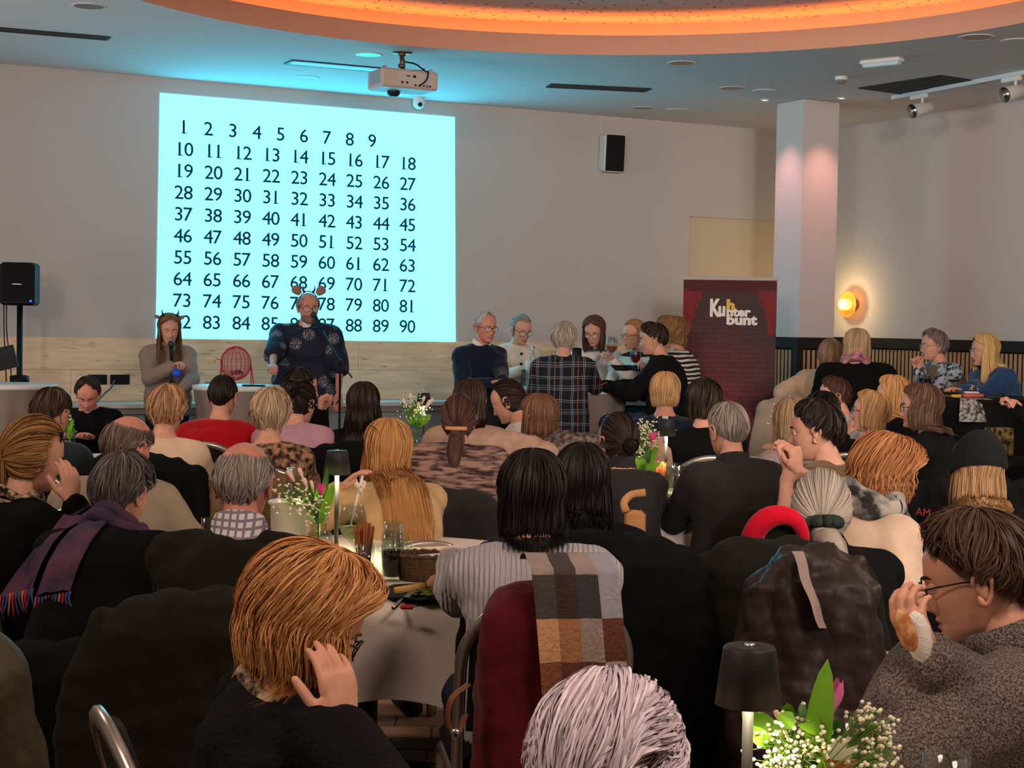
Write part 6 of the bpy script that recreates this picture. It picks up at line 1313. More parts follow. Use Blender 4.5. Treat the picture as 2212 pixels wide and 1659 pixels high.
F_SCARFP = mat('fabric_scarf_purple', (58, 48, 72), .9, rgb2=(88, 58, 78), vscale=9, bump=.4, bscale=90)
F_SCARFPK = mat('fabric_scarf_pink', (150, 90, 104), .9, rgb2=(190, 140, 140), vscale=30)
# hair colours
H_GREY = (118, 110, 104); H_WHITE = (196, 190, 186); H_BLOND = (176, 138, 92); H_STRAW = (190, 138, 84); H_DKBLOND = (130, 98, 66); H_BROWN = (74, 48, 36); H_DBROWN = (46, 32, 27); H_BLACK = (24, 19, 18); H_RED = (150, 92, 56); H_AUB = (124, 88, 68); H_SILVER = (172, 160, 146)

# ---------------------------------------------------------------- people on the stage
S1 = person('woman in taupe sweater speaking into a microphone, long dark blonde hair, horned headband', 366, 677, 12.6, 165, 160, 14, pose='stand', sw=.92, s=.96, hair=('long', H_DKBLOND, dict(fall=.30, front=True)), top=F_TAUPE, r=(372, 792, 12.33), l=(392, 842, 12.3), rh='grip', lh='grip', face=True, w=1.0, thick=.026, rel=(-.8, -.1, -1), lel=(.9, .1, -1), near=1, df=1.0)
S2 = person('heavy bald man in dark floral shirt with cow ear headband and glasses', 666, 629, 13.0, 172, 158, 6, pose='stand', w=1.42, sw=1.10, s=1.03, hair=('fringe', (150, 140, 134)), top=F_FLORAL, topname='shirt', r=(580, 822, 12.3), l=(735, 890, 12.75), rh='fist', lh='relaxed', face=True, thick=.030, sleeve=.55, near=1, skin=m_skin2, hem=-.26, rel=(-.7, .3, -1), lel=(.8, .2, -1), df=1.0)
S3 = person('older man in navy jumper with white shirt collar and glasses', 1050, 672, 12.4, 145, 148, 8, pose='stool', w=1.15, sw=1.06, hair=('short', (196, 196, 196), dict(the=(30, 92, 120), vol=.007)), top=F_NAVY, topname='jumper', r=(1062, 826, 12.1), l=(1085, 826, 12.05), rh='curl', lh='curl', face=True, near=1, skin=m_skin2, df=1.0, s=.96)
S4 = person('woman in cream buttoned cardigan with glasses and tied back pale hair', 1127, 680, 13.5, 168, 152, 20, pose='stool', sw=.92, s=.97, hair=('updo', (150, 150, 140)), top=F_CREAM2, topname='cardigan', r=(1128, 800, 13.15), l=(1160, 815, 13.1), face=True, near=1, df=1.0)
S5 = person('person with silver blond short hair in dark checked flannel shirt, seen from behind', 1219, 696, 11.85, 2, 2, 12, pose='stool', sw=1.0, w=1.08, hair=('pixie', (176, 164, 146)), top=F_PLAID, topname='flannel_shirt', thick=.024, r=(1262, 790, 12.15), near=1, neck='crew', hem=-.28, df=1.0, s=.96)
S6 = person('woman in white sweater with patterned strap, straight brown hair and glasses', 1284, 682, 13.4, 190, 200, 24, pose='stool', sw=.92, s=.97, hair=('longbob', (96, 68, 52), dict(front=True)), top=F_WHITE, r=(1250, 838, 12.95), l=(1315, 832, 12.95), face=True, near=1, df=1.0)
S7 = person('blonde woman in striped white cardigan holding up a glass of amber drink', 1370, 691, 13.0, -135, -112, 8, pose='stool', sw=.92, s=.97, hair=('updo', (166, 124, 84)), top=F_STRIPE, topname='cardigan', r=(1384, 790, 12.6), l=(1324, 778, 12.75), rh='curl', lh='grip', face=True, near=1, lel=(-.3, -.3, -1), df=1.0)
S8 = person('dark haired person in black hooded jacket writing at the taupe bar table', 1410, 697, 12.1, -72, -84, 10, pose='stool', w=1.12, hair=('short', (58, 42, 34), dict(vol=.020)), top=F_BLACK2, topname='hooded_jacket', r=(1330, 832, 12.25), l=(1305, 832, 12.0), rh='curl', lh='curl', face=True, near=1, thick=.024, legs=(40, 52, 84), df=1.0, s=.96)
S9 = person('curly blond haired person behind the dark haired writer, black and white top', 1449, 684, 12.75, -62, -66, 6, pose='stool', w=1.05, hair=('curly', (150, 112, 72), dict(fall=.07)), top=F_STRIPE2, near=1, df=1.0, s=.96)
# by the slatted wall
R1 = person('short auburn grey haired woman in beige knit near the column', 1795, 733, 12.35, 12, 25, 8, pose='stool', sw=1.0, w=1.1, hair=('pixie', (150, 122, 96)), top=F_TAN, topname='knit_top', r=(1760, 842, 12.6), l=(1712, 840, 12.35), near=1, thick=.026, lel=(-1, 0, -.6), df=1.0, s=.96)
R2 = person('blonde woman in black sweater with pink scarf, seen from behind at the slatted wall', 1852, 710, 11.7, 0, 32, 8, pose='stool', w=1.30, sw=1.22, hair=('longbob', (178, 150, 116), dict(fall=.10, out=.3)), top=F_BLACK, near=1, thick=.026, df=1.0, s=.96)
R3 = person('grey haired woman in patterned blouse and vest with clasped hands at her chin', 2017, 712, 12.7, -112, -98, 4, pose='stool', w=1.12, hair=('pixie', (128, 112, 112), dict(the=(46, 92, 118), vol=.02)), top=F_BW, topname='blouse', r=(1988, 796, 12.55), l=(1983, 800, 12.5), rh='fist', lh='fist', rhd=(0, 0, 1), lhd=(0, 0, 1), face=True, near=1, rel=(0, -.5, -1), lel=(-.3, .3, -1), df=1.0, s=.96)
R4 = person('blonde long haired woman in blue sweater with folded arms at the black bar table', 2127, 721, 12.1, -108, -92, 6, pose='stool', w=1.22, sw=1.02, hair=('long', (206, 172, 112), dict(fall=.28, out=.32, deflect=84)), top=F_BLUE, r=(2095, 838, 11.75), l=(2075, 843, 11.7), face=True, near=1, thick=.022, rel=(.3, .3, -1), lel=(-.6, -.4, -1), df=1.0, s=.96)
R5 = person('person in black with folded hands at the edge of the frame', 2275, 760, 9.4, -75, -80, 8, w=1.15, hair=('short', H_GREY), top=F_BLACK, r=(2200, 876, 9.25), l=(2192, 880, 9.2), rh='fist', lh='fist', near=1)
# ---------------------------------------------------------------- audience
A1 = person('man facing the camera looking down, dark receding hair, black top', 190, 811, 9.9, 178, 172, 34, hair=('short', (52, 38, 32), dict(the=(36, 92, 120), vol=.009)), top=F_BLACK, face=True, near=1, w=1.0, skin=m_skin2)
A2 = person('man with short reddish brown hair in dark green jumper, seen from behind', 112, 837, 6.9, 4, 16, 14, hair=('short', (70, 50, 42)), top=F_DGREEN, topname='jumper', w=1.1, sw=1.02)
A3 = person('woman with messy honey ponytail, sunglasses on her head, cheek on hand', 75, 906, 4.9, 40, 52, 12, hr=4, hair=('pony', (150, 108, 62), dict(vol=.018, wave=.005, tail_len=.22, tail_r=.034, jit=.16)), top=F_BLACK, r=(156, 1082, 4.75), rel=(.6, .2, -1), rh='relaxed', rhd=(-.15, .1, 1), rhn=(.75, -.6, .1), sw=.95, w=1.05)
A4 = person('balding man with grey fringe in beige jacket, seen from behind', 277, 893, 5.45, 12, 30, 14, hair=('fringe', (112, 96, 86)), top=F_GREYB, topname='jacket', thick=.03, w=1.12, r=(362, 1140, 5.6), rh='fist', sw=1.05, skin=m_skin2, rel=(.8, .2, -1))
A5 = person('grey haired woman in black with purple fringed scarf over her shoulders', 266, 976, 4.3, 2, 22, 12, hair=('pixie', (92, 86, 84), dict(vol=.018)), top=F_BLACK, w=1.15, sw=1.0, chs=.68, df=1.13)
A6 = person('woman with short blond hair in cream sweater, seen from behind', 362, 829, 7.0, 4, 2, 10, hair=('pixie', (184, 140, 104), dict(vol=.016)), top=F_CREAM, w=1.05)
A7 = person('man with cropped black hair in bright red hooded sweatshirt', 482, 810, 8.3, 6, 4, 6, hair=('buzz', (34, 26, 24)), top=F_RED, topname='hooded_sweatshirt', w=1.08, thick=.024)
A8 = person('woman with ash blond bob in leopard print top', 586, 837, 7.0, -4, 0, 8, hair=('pixie', (184, 158, 128), dict(vol=.02, the=(60, 104, 130))), top=F_LEO, topname='blouse', sw=.94)
A9 = person('woman with dark bun in dusty pink hooded top', 650, 824, 8.2, 10, 26, 14, hair=('bun', (42, 32, 30), dict(tilt=66, the=(112, 108, 84), bun_r=.05)), top=F_LILAC, topname='hooded_top', thick=.03, w=1.05)
A10 = person('dark haired man in black jacket with clasped hands before his mouth', 652, 794, 8.95, 62, 76, 8, hair=('short', (44, 34, 30), dict(vol=.014)), top=F_BLACK, topname='jacket', r=(693, 890, 8.75), l=(697, 886, 8.83), rh='fist', lh='fist', rhd=(0, 0, 1), lhd=(0, 0, 1), face=True, near=1, rel=(.2, -.4, -1))
A11 = person('woman with very dark long hair in black, seen from behind', 785, 826, 7.9, 0, 0, 6, hair=('long', (48, 34, 28), dict(fall=.28, out=.22)), top=F_BLACK2, sw=.95, df=1.07)
A12 = person('woman with very long strawberry blonde hair and black sunglasses on her head', 838, 906, 5.95, -22, -32, 4, hair=('long', H_STRAW, dict(fall=.56, out=.10, vol=.018)), top=F_BEIGE, chs=.84, l=(735, 1056, 5.75), lh='relaxed', sw=.95, lel=(-1, -.2, -.4), near=1)
A13 = person('balding grey man in dark olive jumper with checked shirt collar, seen from behind', 528, 948, 4.15, 4, 2, 6, hair=('fringe', (150, 140, 130), dict(th0=(57, 52, 40), vol=.008)), top=F_OLIVE, topname='jumper', w=1.15, sw=1.10, skin=m_skin2, chs=.8, df=1.02)
A14 = person('woman with brown ponytail and hair clip in mottled knit cardigan', 992, 853, 6.3, 2, 4, 6, hair=('pony', (82, 56, 46), dict(tilt=118, the=(164, 104, 34), tail_len=.20, tail_r=.032)), top=F_MOTTLE, topname='cardigan', chs=.84, w=1.2, sw=1.06, thick=.034, df=1.18)
A15 = person('woman with long dark brown hair in beige hooded fleece coat', 1016, 820, 8.0, 4, 6, 8, hair=('long', (62, 44, 38), dict(fall=.24)), top=F_TEDDY, topname='fleece_coat', thick=.035)
A16 = person('girl in profile with dark ponytail, face lit by a lamp, white top', 1098, 821, 8.7, -66, -72, 26, hair=('pony', (48, 34, 30), dict(tail_len=.2)), top=F_WHITE, face=True, sw=.88, s=.94, near=1)
A17 = person('woman with long light brown hair in black turning to the girl', 1164, 851, 7.4, -12, -52, 6, hair=('long', (120, 84, 60), dict(fall=.26, out=.1)), top=F_BLACK, sw=.92, near=1, df=1.1)
A18 = person('woman with black chin length hair in pale grey cable knit sweater', 1150, 973, 3.95, -8, -4, 6, hair=('longbob', (30, 24, 22), dict(fall=.115, out=.12)), top=F_CABLE, l=(978, 1212, 4.3), lh='relaxed', lel=(-.35, -.5, -2), w=1.05, sw=1.02, thick=.024, legs=(26, 34, 54), df=1.05)
A19 = person('woman with very long black hair in black beside the cable knit sweater', 1258, 959, 4.7, 0, 8, 4, hair=('long', (26, 20, 19), dict(fall=.34, out=.14)), top=F_BLACK, w=1.05)
A20 = person('woman with dark hair pinned low, glasses, charcoal turtleneck', 1334, 893, 6.2, -6, -26, 6, hair=('lowbun', (44, 32, 30), dict(bun_r=.03)), top=F_CHAR, topname='turtleneck', sw=.86, w=.92, chs=.8, df=1.08)
A21 = person('woman with honey blond bob in navy top with a white label', 1437, 804, 9.0, 4, 2, 6, hair=('bob', (190, 150, 104), dict(fall=.075)), top=F_NAVY, near=1)
A22 = person('person with dark wavy chin length hair in black before the banner', 1520, 819, 8.0, -2, 2, 6, hair=('bob', (46, 36, 30), dict(wave=.01, fall=.09)), top=F_BLACK)
A23 = person('man with cropped grey hair in dark grey shirt beside the pink tulip', 1572, 869, 6.2, -14, -22, 6, hair=('buzz', (136, 124, 112), dict(vol=.012)), top=F_CHAR, topname='shirt', chs=.78, w=1.1, sw=1.04, thick=.022, df=1.07)
A24 = person('dark haired bearded man in olive hooded top with clasped hands', 1762, 863, 5.7, -42, -72, 6, hair=('short', (40, 30, 27), dict(vol=.016)), top=F_KHAKI, topname='hooded_top', thick=.03, r=(1704, 1010, 5.35), l=(1700, 1006, 5.43), rh='fist', lh='fist', rhd=(-.2, 0, 1), lhd=(-.2, 0, 1), sleeve=.55, w=1.1, face=True, rel=(.2, -.3, -1), df=1.05)
A25 = person('woman with silver ponytail tied by a dark scrunchie, black sweater', 1776, 1023, 4.2, -6, 10, 18, hair=('pony', H_SILVER, dict(tilt=122, the=(168, 108, 34), tail_len=.27, tail_r=.036, tail_back=.0, vol=.018)), top=F_BLACK, w=1.1, sw=1.0, chs=.76, df=1.14)
A26 = person('woman with wavy red blonde hair and glasses in cream sweater looking down', 1915, 941, 4.45, 52, 72, 24, hair=('curly', (164, 108, 64), dict(fall=.10, wf=9, wave=.012, deflect=80, out=.25)), top=F_CREAM, r=(2000, 1230, 4.3), l='lap', face=True, near=1, thick=.024, rel=(-.2, -1, -1), rh='curl', df=1.14)
A27 = person('person in black beanie with blond hair and red lettered black hoodie', 2115, 940, 5.0, 4, 4, 8, hair=('long', (176, 138, 96), dict(fall=.15, out=.2)), top=F_BLACK, topname='hooded_sweatshirt', w=1.1, df=1.1)
A28 = person('brown haired man in speckled grey fleece eating bread, dark glasses', 2110, 1105, 2.75, -62, -72, 16, hair=('short', (72, 52, 38), dict(vol=.022, the=(54, 90, 120))), top=F_FLEECE, topname='fleece_jacket', l=(1995, 1405, 2.62), r=(2000, 1412, 2.54), rh='curl', lh='curl', rhd=(-.5, -.1, .9), lhd=(-.5, 0, .9), face=True, w=1.1, sw=1.05, thick=.028, rel=(.3, -.6, -1), rhn=(-.7, -.6, -.2), lhn=(-.9, .3, .2), df=1.03)
A29 = person('woman with strawberry blond bob in black cardigan resting her cheek on her hand', 668, 1182, 2.35, 58, 70, 28, hr=6, hair=('bobfull', (186, 112, 68), dict(fall=.10, out=.14, deflect=78, wave=.014, wf=8, fwave=.22, jit=.16), (232, 176, 110)), top=F_BLACK2, topname='cardigan', r=(742, 1560, 2.23), rh='relaxed', rhd=(-.22, .16, 1), rhn=(.62, -.78, .1), face=True, rel=(.3, -.8, -1), l='lap', chair=False, hfwd=.12, nfwd=.06, w=1.0, sw=.9, df=1.14)
A30 = person('person with tousled lilac white short hair, head only in view', 1312, 1462, 2.0, 0, 6, 6, hair=('messy', (206, 186, 204), dict(N=6500, vol=.026, wave=.006, swirl=.5, turb=.15, clump=26, wmul=1.7, shell=.6), (246, 236, 244)), top=F_BLACK, w=1.0, df=1.03)
A31 = person('person in olive quilted jacket cut off by the frame edge', -150, 1085, 2.9, 20, 20, 8, hair=('short', H_GREY), top=F_QUILT, topname='quilted_jacket', thick=.045, w=1.2, sw=1.1, r='lap', l='lap')
A33 = person('woman with streaked grey blond hair in lilac grey top', 1712, 861, 7.5, -18, -20, 12, hair=('longbob', (150, 122, 94)), top=F_LILGREY, w=1.1)
A34 = person('person with black hair in black behind the bearded man', 1776, 846, 8.3, -10, -20, 4, hair=('bob', (20, 17, 17)), top=F_BLACK, w=1.1)
A35 = person('short brown haired person with glasses in profile, pale shirt', 1802, 814, 9.7, -88, -86, 4, hair=('short', (78, 52, 40), dict(vol=.016)), top=F_WHITE, topname='shirt', face=True, near=1)
A36 = person('streaky blonde woman in black tilting her head up, hand at chin', 1878, 844, 8.5, -52, -74, -8, hair=('longbob', (176, 136, 92), dict(fall=.08)), top=F_BLACK, l='chin', lh='curl', face=True, near=1)
A37 = person('woman with long blond hair and dark glasses in profile, black top', 1928, 811, 9.2, -62, -80, 4, hair=('longbob', (188, 142, 90), dict(fall=.2)), top=F_BLACK, face=True, near=1)
A38 = person('woman with wavy brown hair in fuzzy black cardigan facing the column', 1988, 829, 7.9, -58, -80, 2, hair=('longbob', (96, 70, 56), dict(wave=.01, out=.3, fall=.12)), top=F_BLACK2, topname='cardigan', face=True, near=1, thick=.03)

# ---------------------------------------------------------------- coats and bags on chairs
def at(P, off=0.0): return P['H'] - P['f'] * off
coat('black coat hanging behind the cream sweater', at(A6, .02), 2, F_BLACK, .54, .98, .6, name='coat')
coat('black coat hanging behind the woman with very dark hair', at(A11, .0), 0, F_BLACK, .54, .95, .55, name='coat')
coat('brown padded jacket hanging behind the ash blond bob', at(A8, .0), -6, F_PUFFO, .5, .90, .5, name='padded_jacket', amp=.02, scale=22)
coat('beige coat hanging between the ponytail cardigan and long brown hair', np.append(W(1085, 985, 8.0)[:2], 0), 4, F_TEDDY, .56, 1.04, .6, name='coat')
coat('fuzzy grey brown jacket hanging below the checked flannel shirt', np.append(W(1235, 940, 8.3)[:2], 0), 0, F_FUR, .44, 1.02, .6, name='jacket', sleeves=False)
coat('beige jacket on the arched chair behind the table lamp', np.append(W(1478, 970, 8.5)[:2], 0), 6, F_TEDDY, .36, 1.02, .5, name='jacket', sleeves=False)
coat('dark olive coat hanging behind the balding man in olive', at(A13, .02), 4, F_OLIVE, .56, .90, .68, thick=.12, name='coat')
coat('black coat hanging below the purple fringed scarf', at(A5, .02), 2, F_BLACK, .56, .68, .45, name='coat', sleeves=False)
coat('dark maroon coat under the checked scarf', at(A18, .02) - A18['rt'] * .02, -8, fab('maroon', (84, 18, 28)), .34, .95, .65, name='coat', sleeves=False)
coat('dark grey jacket hanging low behind the mottled cardigan', at(A14, .0), 2, F_CHAR, .50, .82, .5, name='jacket', sleeves=False)
coat('long black coat hanging beside the checked scarf', at(A19, -.02), 0, F_BLACK, .62, .99, .8, thick=.13, name='coat')
coat('dark brown puffer jacket behind the silver ponytail', np.append(W(1690, 1200, 4.27)[:2], 0), -6, F_PUFF, .37, 1.0, .75, thick=.12, sleeves=False, name='puffer_jacket', amp=.022, scale=18)
coat('black coat with a red lined hood near the silver ponytail', np.append(W(1660, 1180, 4.75)[:2], 0), 4, F_OLIVE, .50, .96, .7, thick=.11, name='coat')
coat('black jacket hanging behind the beanie wearer', at(A27, .0), 0, F_BLACK, .54, .95, .6, name='jacket')
coat('black coat behind the grey haired man in the dark shirt', at(A23, .0) + A23['rt'] * .06, -10, F_OLIVE, .46, .86, .6, name='coat', sleeves=False)
coat('grey jacket hanging under the beige knit near the column', np.append(W(1700, 880, 11.2)[:2], 0), 0, F_GREYB, .46, 1.10, .7, name='jacket')
coat('black fur jacket behind the fuzzy cardigan', np.append(W(2050, 965, 7.2)[:2], 0), 0, F_FUR if False else F_BLACK2, .5, .95, .6, name='jacket', amp=.02, scale=26)
OUT = run_remesh(); finish_people(OUT); finish_coats(OUT)

# seats under everybody
for P in PENDING:
    if P['pose'] == 'sit' and P['chair']:
        c = P['H'] + P['f'] * .08; chair_at(c, P['ty'], 'black padded banquet chair under the ' + ' '.join(P['label'].split()[:9]).rstrip(',')).scale = (1, 1, P['chs'])
    elif P['pose'] == 'stool': stool_at(P['H'] + P['f'] * .03, 0, 'bar stool under the ' + ' '.join(P['label'].split()[:9]).rstrip(','))
for (u, v, d, ty, lab) in ((1470, 960, 8.4, 180, 'empty arched chair facing the camera behind the table lamp'), (2192, 1010, 5.6, 10, 'pale framed chair beside the beanie wearer'), (1085, 985, 8.08, 4, 'chair holding the beige coat'), (1235, 940, 8.38, 0, 'chair holding the fuzzy grey brown jacket'), (1660, 1180, 4.83, 4, 'chair holding the coat with the red lined hood'), (2050, 965, 7.28, 0, 'chair holding the black fuzzy jacket'), (1700, 880, 11.28, 0, 'chair holding the grey jacket near the column')):
    c = W(u, v, d); chair_at(c, ty, lab).scale = (1, 1, .84 if lab.startswith('chair') else 1)

c = A29['H'] + A29['f'] * .03; chair_at(c, 66, 'silver framed chair under the woman with the strawberry blond bob')
# ---------------------------------------------------------------- accessories
glasses(S2, (40, 36, 36)); beard(S2, (138, 108, 96), .006); glasses(S3, (24, 22, 24)); glasses(S4, (26, 22, 24), .026); glasses(S6, (60, 48, 44)); glasses(S7, (70, 60, 80)); glasses(R3, (170, 150, 140)); glasses(R4, (200, 190, 150)); glasses(A20, (120, 110, 100)); glasses(A24, (20, 20, 20)) if False else None
glasses(A26, (40, 30, 34)); glasses(A28, (24, 20, 22)); glasses(A29, (30, 26, 30), .023); glasses(A35, (60, 50, 50)); glasses(A36, (50, 40, 60)); glasses(A37, (20, 20, 24)); glasses(A38, (70, 60, 60))
for P, up, yo in ((A3, .085, -.035), (A12, .098, -.03), (R2, .095, -.03)): glasses(P, (18, 18, 20), .026, up, yo, dark=True, name='sunglasses')
collar_ring(S3, F_WHITE, .05, .075, open_front=True); collar_ring(A13, F_CHECK, .05, .078, name='shirt_collar', lift=.012, dr=.002); collar_ring(A20, F_CHAR, .08, .066, name='turtleneck_collar'); collar_ring(A23, F_CHAR, .04, .078, name='shirt_collar'); collar_ring(S2, F_FLORAL, .035, .085, name='shirt_collar', open_front=True); collar_ring(A28, F_FLEECE, .065, .092, name='stand_collar', thick=.016); collar_ring(A25, F_BLACK, .06, .080, name='stand_collar')
hood(A7, F_RED); hood(A9, F_LILAC); hood(A15, F_TEDDY, .95); hood(A24, F_KHAKI); hood(S8, F_BLACK2, .9)
scarf(A26, mat('scarf_stars', (42, 40, 40), .9, rgb2=(168, 160, 150), vscale=16), .10, .03); scarf(A29, F_LEO2, .074, .015, lift=-.01); scarf(R2, F_SCARFPK, .085, .017); scarf(A3, F_LEO2, .088, .012, name='collar_trim', lift=-.012)
# white t-shirt in the neck of the floral shirt
mb = MB(); c = head_pt(S2, 0, .0, -.20); ellipsoid(mb, S2['N'] + S2['f'] * .072 - ZV * .02, (.035, .018, .05), (S2['rt'], S2['f'], ZV)); mb.build('undershirt', F_WHITE, S2['root'])
for k in range(4):
    mb = MB(); ellipsoid(mb, S4['N'] + S4['f'] * (.165) - ZV * (.10 + .085 * k) + S4['f'] * -.006 * k, (.013, .007, .013), (S4['rt'], S4['f'], ZV)); mb.build('button', m_black, S4['root'])
# diagonal patterned strap of the white sweater
mb = MB(); P_ = [S6['Lsh'] + ZV * .055 + S6['f'] * .05, S6['N'] + S6['f'] * .15 - ZV * .06 + S6['rt'] * -.10, S6['N'] + S6['f'] * .17 - ZV * .18, S6['H'] + S6['f'] * .17 + S6['rt'] * .12 + ZV * .18]
tube(mb, smooth_path(P_, 16), .022, 6, 0, True, .006); tag(mb.build('bag_strap', mat('strap_pattern', (28, 26, 30), .8, rgb2=(200, 196, 190), vscale=60), S6['root']))
# headbands
def headband(P, rgb): 
    mb = MB(); a = np.linspace(-PI * .5, PI * .5, 21); tube(mb, [head_pt(P, .088 * math.sin(b), -.005, .0 + .128 * math.cos(b)) for b in a], .005, 6); return mb.build('headband', mat('band_%d' % rgb[0], rgb, .95, spec=.05), P['root'])
hb = headband(S2, (60, 50, 46)); m_hornb = mat('ear_brown', (150, 112, 96), .7); m_horn = mat('horn_dark', (44, 36, 34), .6)
for q_ in (-1, 1):
    mb = MB(); e0 = head_pt(S2, q_ * .068, .0, .105); e1 = head_pt(S2, q_ * .125, .0, .165); tube(mb, [e0, e0 + (e1 - e0) * .3, e0 + (e1 - e0) * .65, e0 + (e1 - e0) * .9, e1], [.018, .034, .042, .03, .010], 12, 0, True, [.010, .012, .012, .010, .005], up=(0, 1, 0)); mb.build('cow_ear', m_hornb, hb, origin=np.array(S2['root'].location))
    mb = MB(); tube(mb, smooth_path([head_pt(S2, q_ * .035, .0, .122), head_pt(S2, q_ * .048, .0, .145), head_pt(S2, q_ * .045, .0, .178)], 8), np.linspace(.012, .002, 8), 8); mb.build('horn', m_horn, hb, origin=np.array(S2['root'].location))
hb = headband(S1, (150, 120, 110))
for q_, tip in ((-1, (.05, .02, .175)), (1, (.09, .01, .16))):
    x = .05 * (1 if tip[0] > .06 else -1); mb = MB(); tube(mb, smooth_path([head_pt(S1, x, .02, .12), head_pt(S1, x * 1.3, .02, .145), head_pt(S1, x * 1.3, .0, .17)], 8), np.linspace(.012, .002, 8), 8); mb.build('horn', m_horn, hb, origin=np.array(S1['root'].location))
    mb = MB(); e0 = head_pt(S1, x * 1.6, .0, .095); e1 = head_pt(S1, x * 2.5, .0, .115); tube(mb, [e0, (e0 + e1) / 2, e1], [.010, .018, .005], 10, 0, True, [.006, .008, .004], up=(0, 1, 0)); mb.build('cow_ear', m_hornb, hb, origin=np.array(S1['root'].location))
# microphones on stands
def mic_stand(tip, joint, base, tail, label, mlabel):
    t = thing('microphone_stand', label, 'microphone stand', (base[0], base[1], 0)); mb = MB(); tube(mb, [(base[0], base[1], .03), joint], .010, 10); mb.build('pole', m_black, t)
    mb = MB(); tube(mb, [tail, joint, tip], .007, 8); mb.build('boom', m_dark, t); mb = MB(); ellipsoid(mb, joint, (.022, .022, .022)); mb.build('clutch', m_black, t)
    mb = MB(); lathe(mb, [(.14, 0), (.135, .02), (.02, .03)], (base[0], base[1], 0), 24); mb.build('base', m_black, t)
    d = norm(np.asarray(tip) - np.asarray(joint)); m_ = thing('microphone', mlabel, 'microphone', tip, 'vocal microphones'); mb = MB(); tube(mb, [tip - d * .02, tip + d * .10, tip + d * .13], [.011, .016, .018], 12); mb.build('mic_body', m_black, m_); mb = MB(); ellipsoid(mb, tip + d * .155, (.026, .026, .026)); mb.build('mic_grille', mat('mic_mesh', (70, 70, 74), .4, metal=.8), m_)
jt = W(735, 782, 12.55); tp = W(694, 708, 12.78); tl_ = W(760, 815, 12.40)
mic_stand(tp, jt, jt, tl_, 'black boom microphone stand before the man in the floral shirt', 'microphone at the mouth of the man in the floral shirt')
tp = W(371, 786, 12.36); mic_stand(tp, W(372, 826, 12.34), W(372, 826, 12.34), W(372, 829, 12.34), 'straight microphone stand before the woman in taupe', 'microphone held by the woman in taupe')
mb = MB(); ellipsoid(mb, W(381, 806, 12.25), (.034, .02, .034)); tag(mb.build('blue_ball', mat('ball_blue', (30, 90, 220), .4), None, origin=W(381, 806, 12.25)), 'bright blue round object in the hand of the woman in taupe', 'ball')
# glasses in hands
wineglass(W(1321, 792, 12.62) , 'raised stemmed glass of amber aperitif', .6, m_aperol, 1.1); wineglass(W(1372, 812, 12.3), 'stemmed glass of pink drink before the black hooded jacket', .5, m_red, 1.0)
mb = MB(); p = W(1246, 772, 12.3); box(mb, p, (.075, .01, .15), 0, (norm((1, .3, 0)), norm((-.3, 1, 0)), ZV), .006); tag(mb.build('phone', m_black, None, origin=p), 'black phone held up by the person in flannel', 'phone')
mb = MB(); tube(mb, [W(1312, 826, 11.95), W(1296, 832, 11.9)], .005, 6); tag(mb.build('pencil', m_pret, None, origin=W(1300, 830, 11.95)), 'pencil in the hand of the writer in black', 'pencil')
mb = MB(); tube(mb, [W(733, 862, 12.7), W(727, 872, 12.68)], .006, 6); tag(mb.build('marker_pen', m_black, None, origin=W(730, 867, 12.7)), 'black marker in the hand of the man in floral shirt', 'pen')
# hair clip, scrunchie, beanie, label, watch, bracelet
P = A14; mb = MB(); tube(mb, smooth_path([P['tie'] - P['rt'] * .048 - P['f'] * .03, P['tie'] - P['f'] * .052, P['tie'] + P['rt'] * .048 - P['f'] * .03], 10), .007, 8, 0, True, .010); mb.build('hair_clip', mat('clip_tan', (206, 150, 108), .4), P['root'])
P = A25; mb = MB(); a = np.linspace(0, 2 * PI, 33); dn = norm(np.array([0, 0, -1.0]) - P['f'] * .3); X = P['rt']; Y = norm(np.cross(dn, X)); tube(mb, [P['tie'] - P['f'] * .02 + (X * math.cos(b) + Y * math.sin(b)) * (.036 + .006 * math.sin(9 * b)) for b in a], .020, 8, caps=False); mb.build('scrunchie', mat('scrunchie_green', (44, 54, 50), .85, var=.3, vscale=40, bump=.6, bscale=60), P['root'])
P = A27; mb = MB(); Vs = []; n = 40; a = np.linspace(0, 2 * PI, n, endpoint=False)
for th in np.linspace(.05, 1.75, 14): Vs.append(np.array([head_pt(P, .104 * math.sin(th) * math.cos(b) * (1 if th < 1.5 else 1.02), -.010 + .126 * math.sin(th) * math.sin(b), .014 + .135 * math.cos(th) - .02 * math.sin(b) * math.sin(th)) for b in a]))
mb.add(np.vstack(Vs), [quads(14, n), np.arange(n)[None, ::-1]]); mb.build('beanie', mat('beanie_black', (22, 26, 25), .95, bump=.9, bscale=120), P['root'])
P = A21; mb = MB(); c = P['N'] - P['B'] * .10 - P['ax'] * .05; box(mb, c, (.035, .006, .05), 0, (P['A'], P['B'], P['ax'])); mb.build('label_tag', m_pw, P['root'])
for P, q_, nm, m_ in ((A3, 0, 'bracelet', mat('bracelet_dark', (40, 44, 54), .4, var=.5, vscale=60)), (R3, 0, 'wristwatch', mat('watch_red', (90, 34, 34), .5))):
    q2, sh, E, T = P['arms'][q_]; d = norm(T - E); mb = MB(); X = norm(np.cross(d, (0, 0, 1.0))); Y = np.cross(d, X); c = T - d * .035; tube(mb, [c + (X * math.cos(b) + Y * math.sin(b)) * .036 for b in np.linspace(0, 2 * PI, 25)], .007, 8, caps=False); mb.build(nm, m_, P['root'])
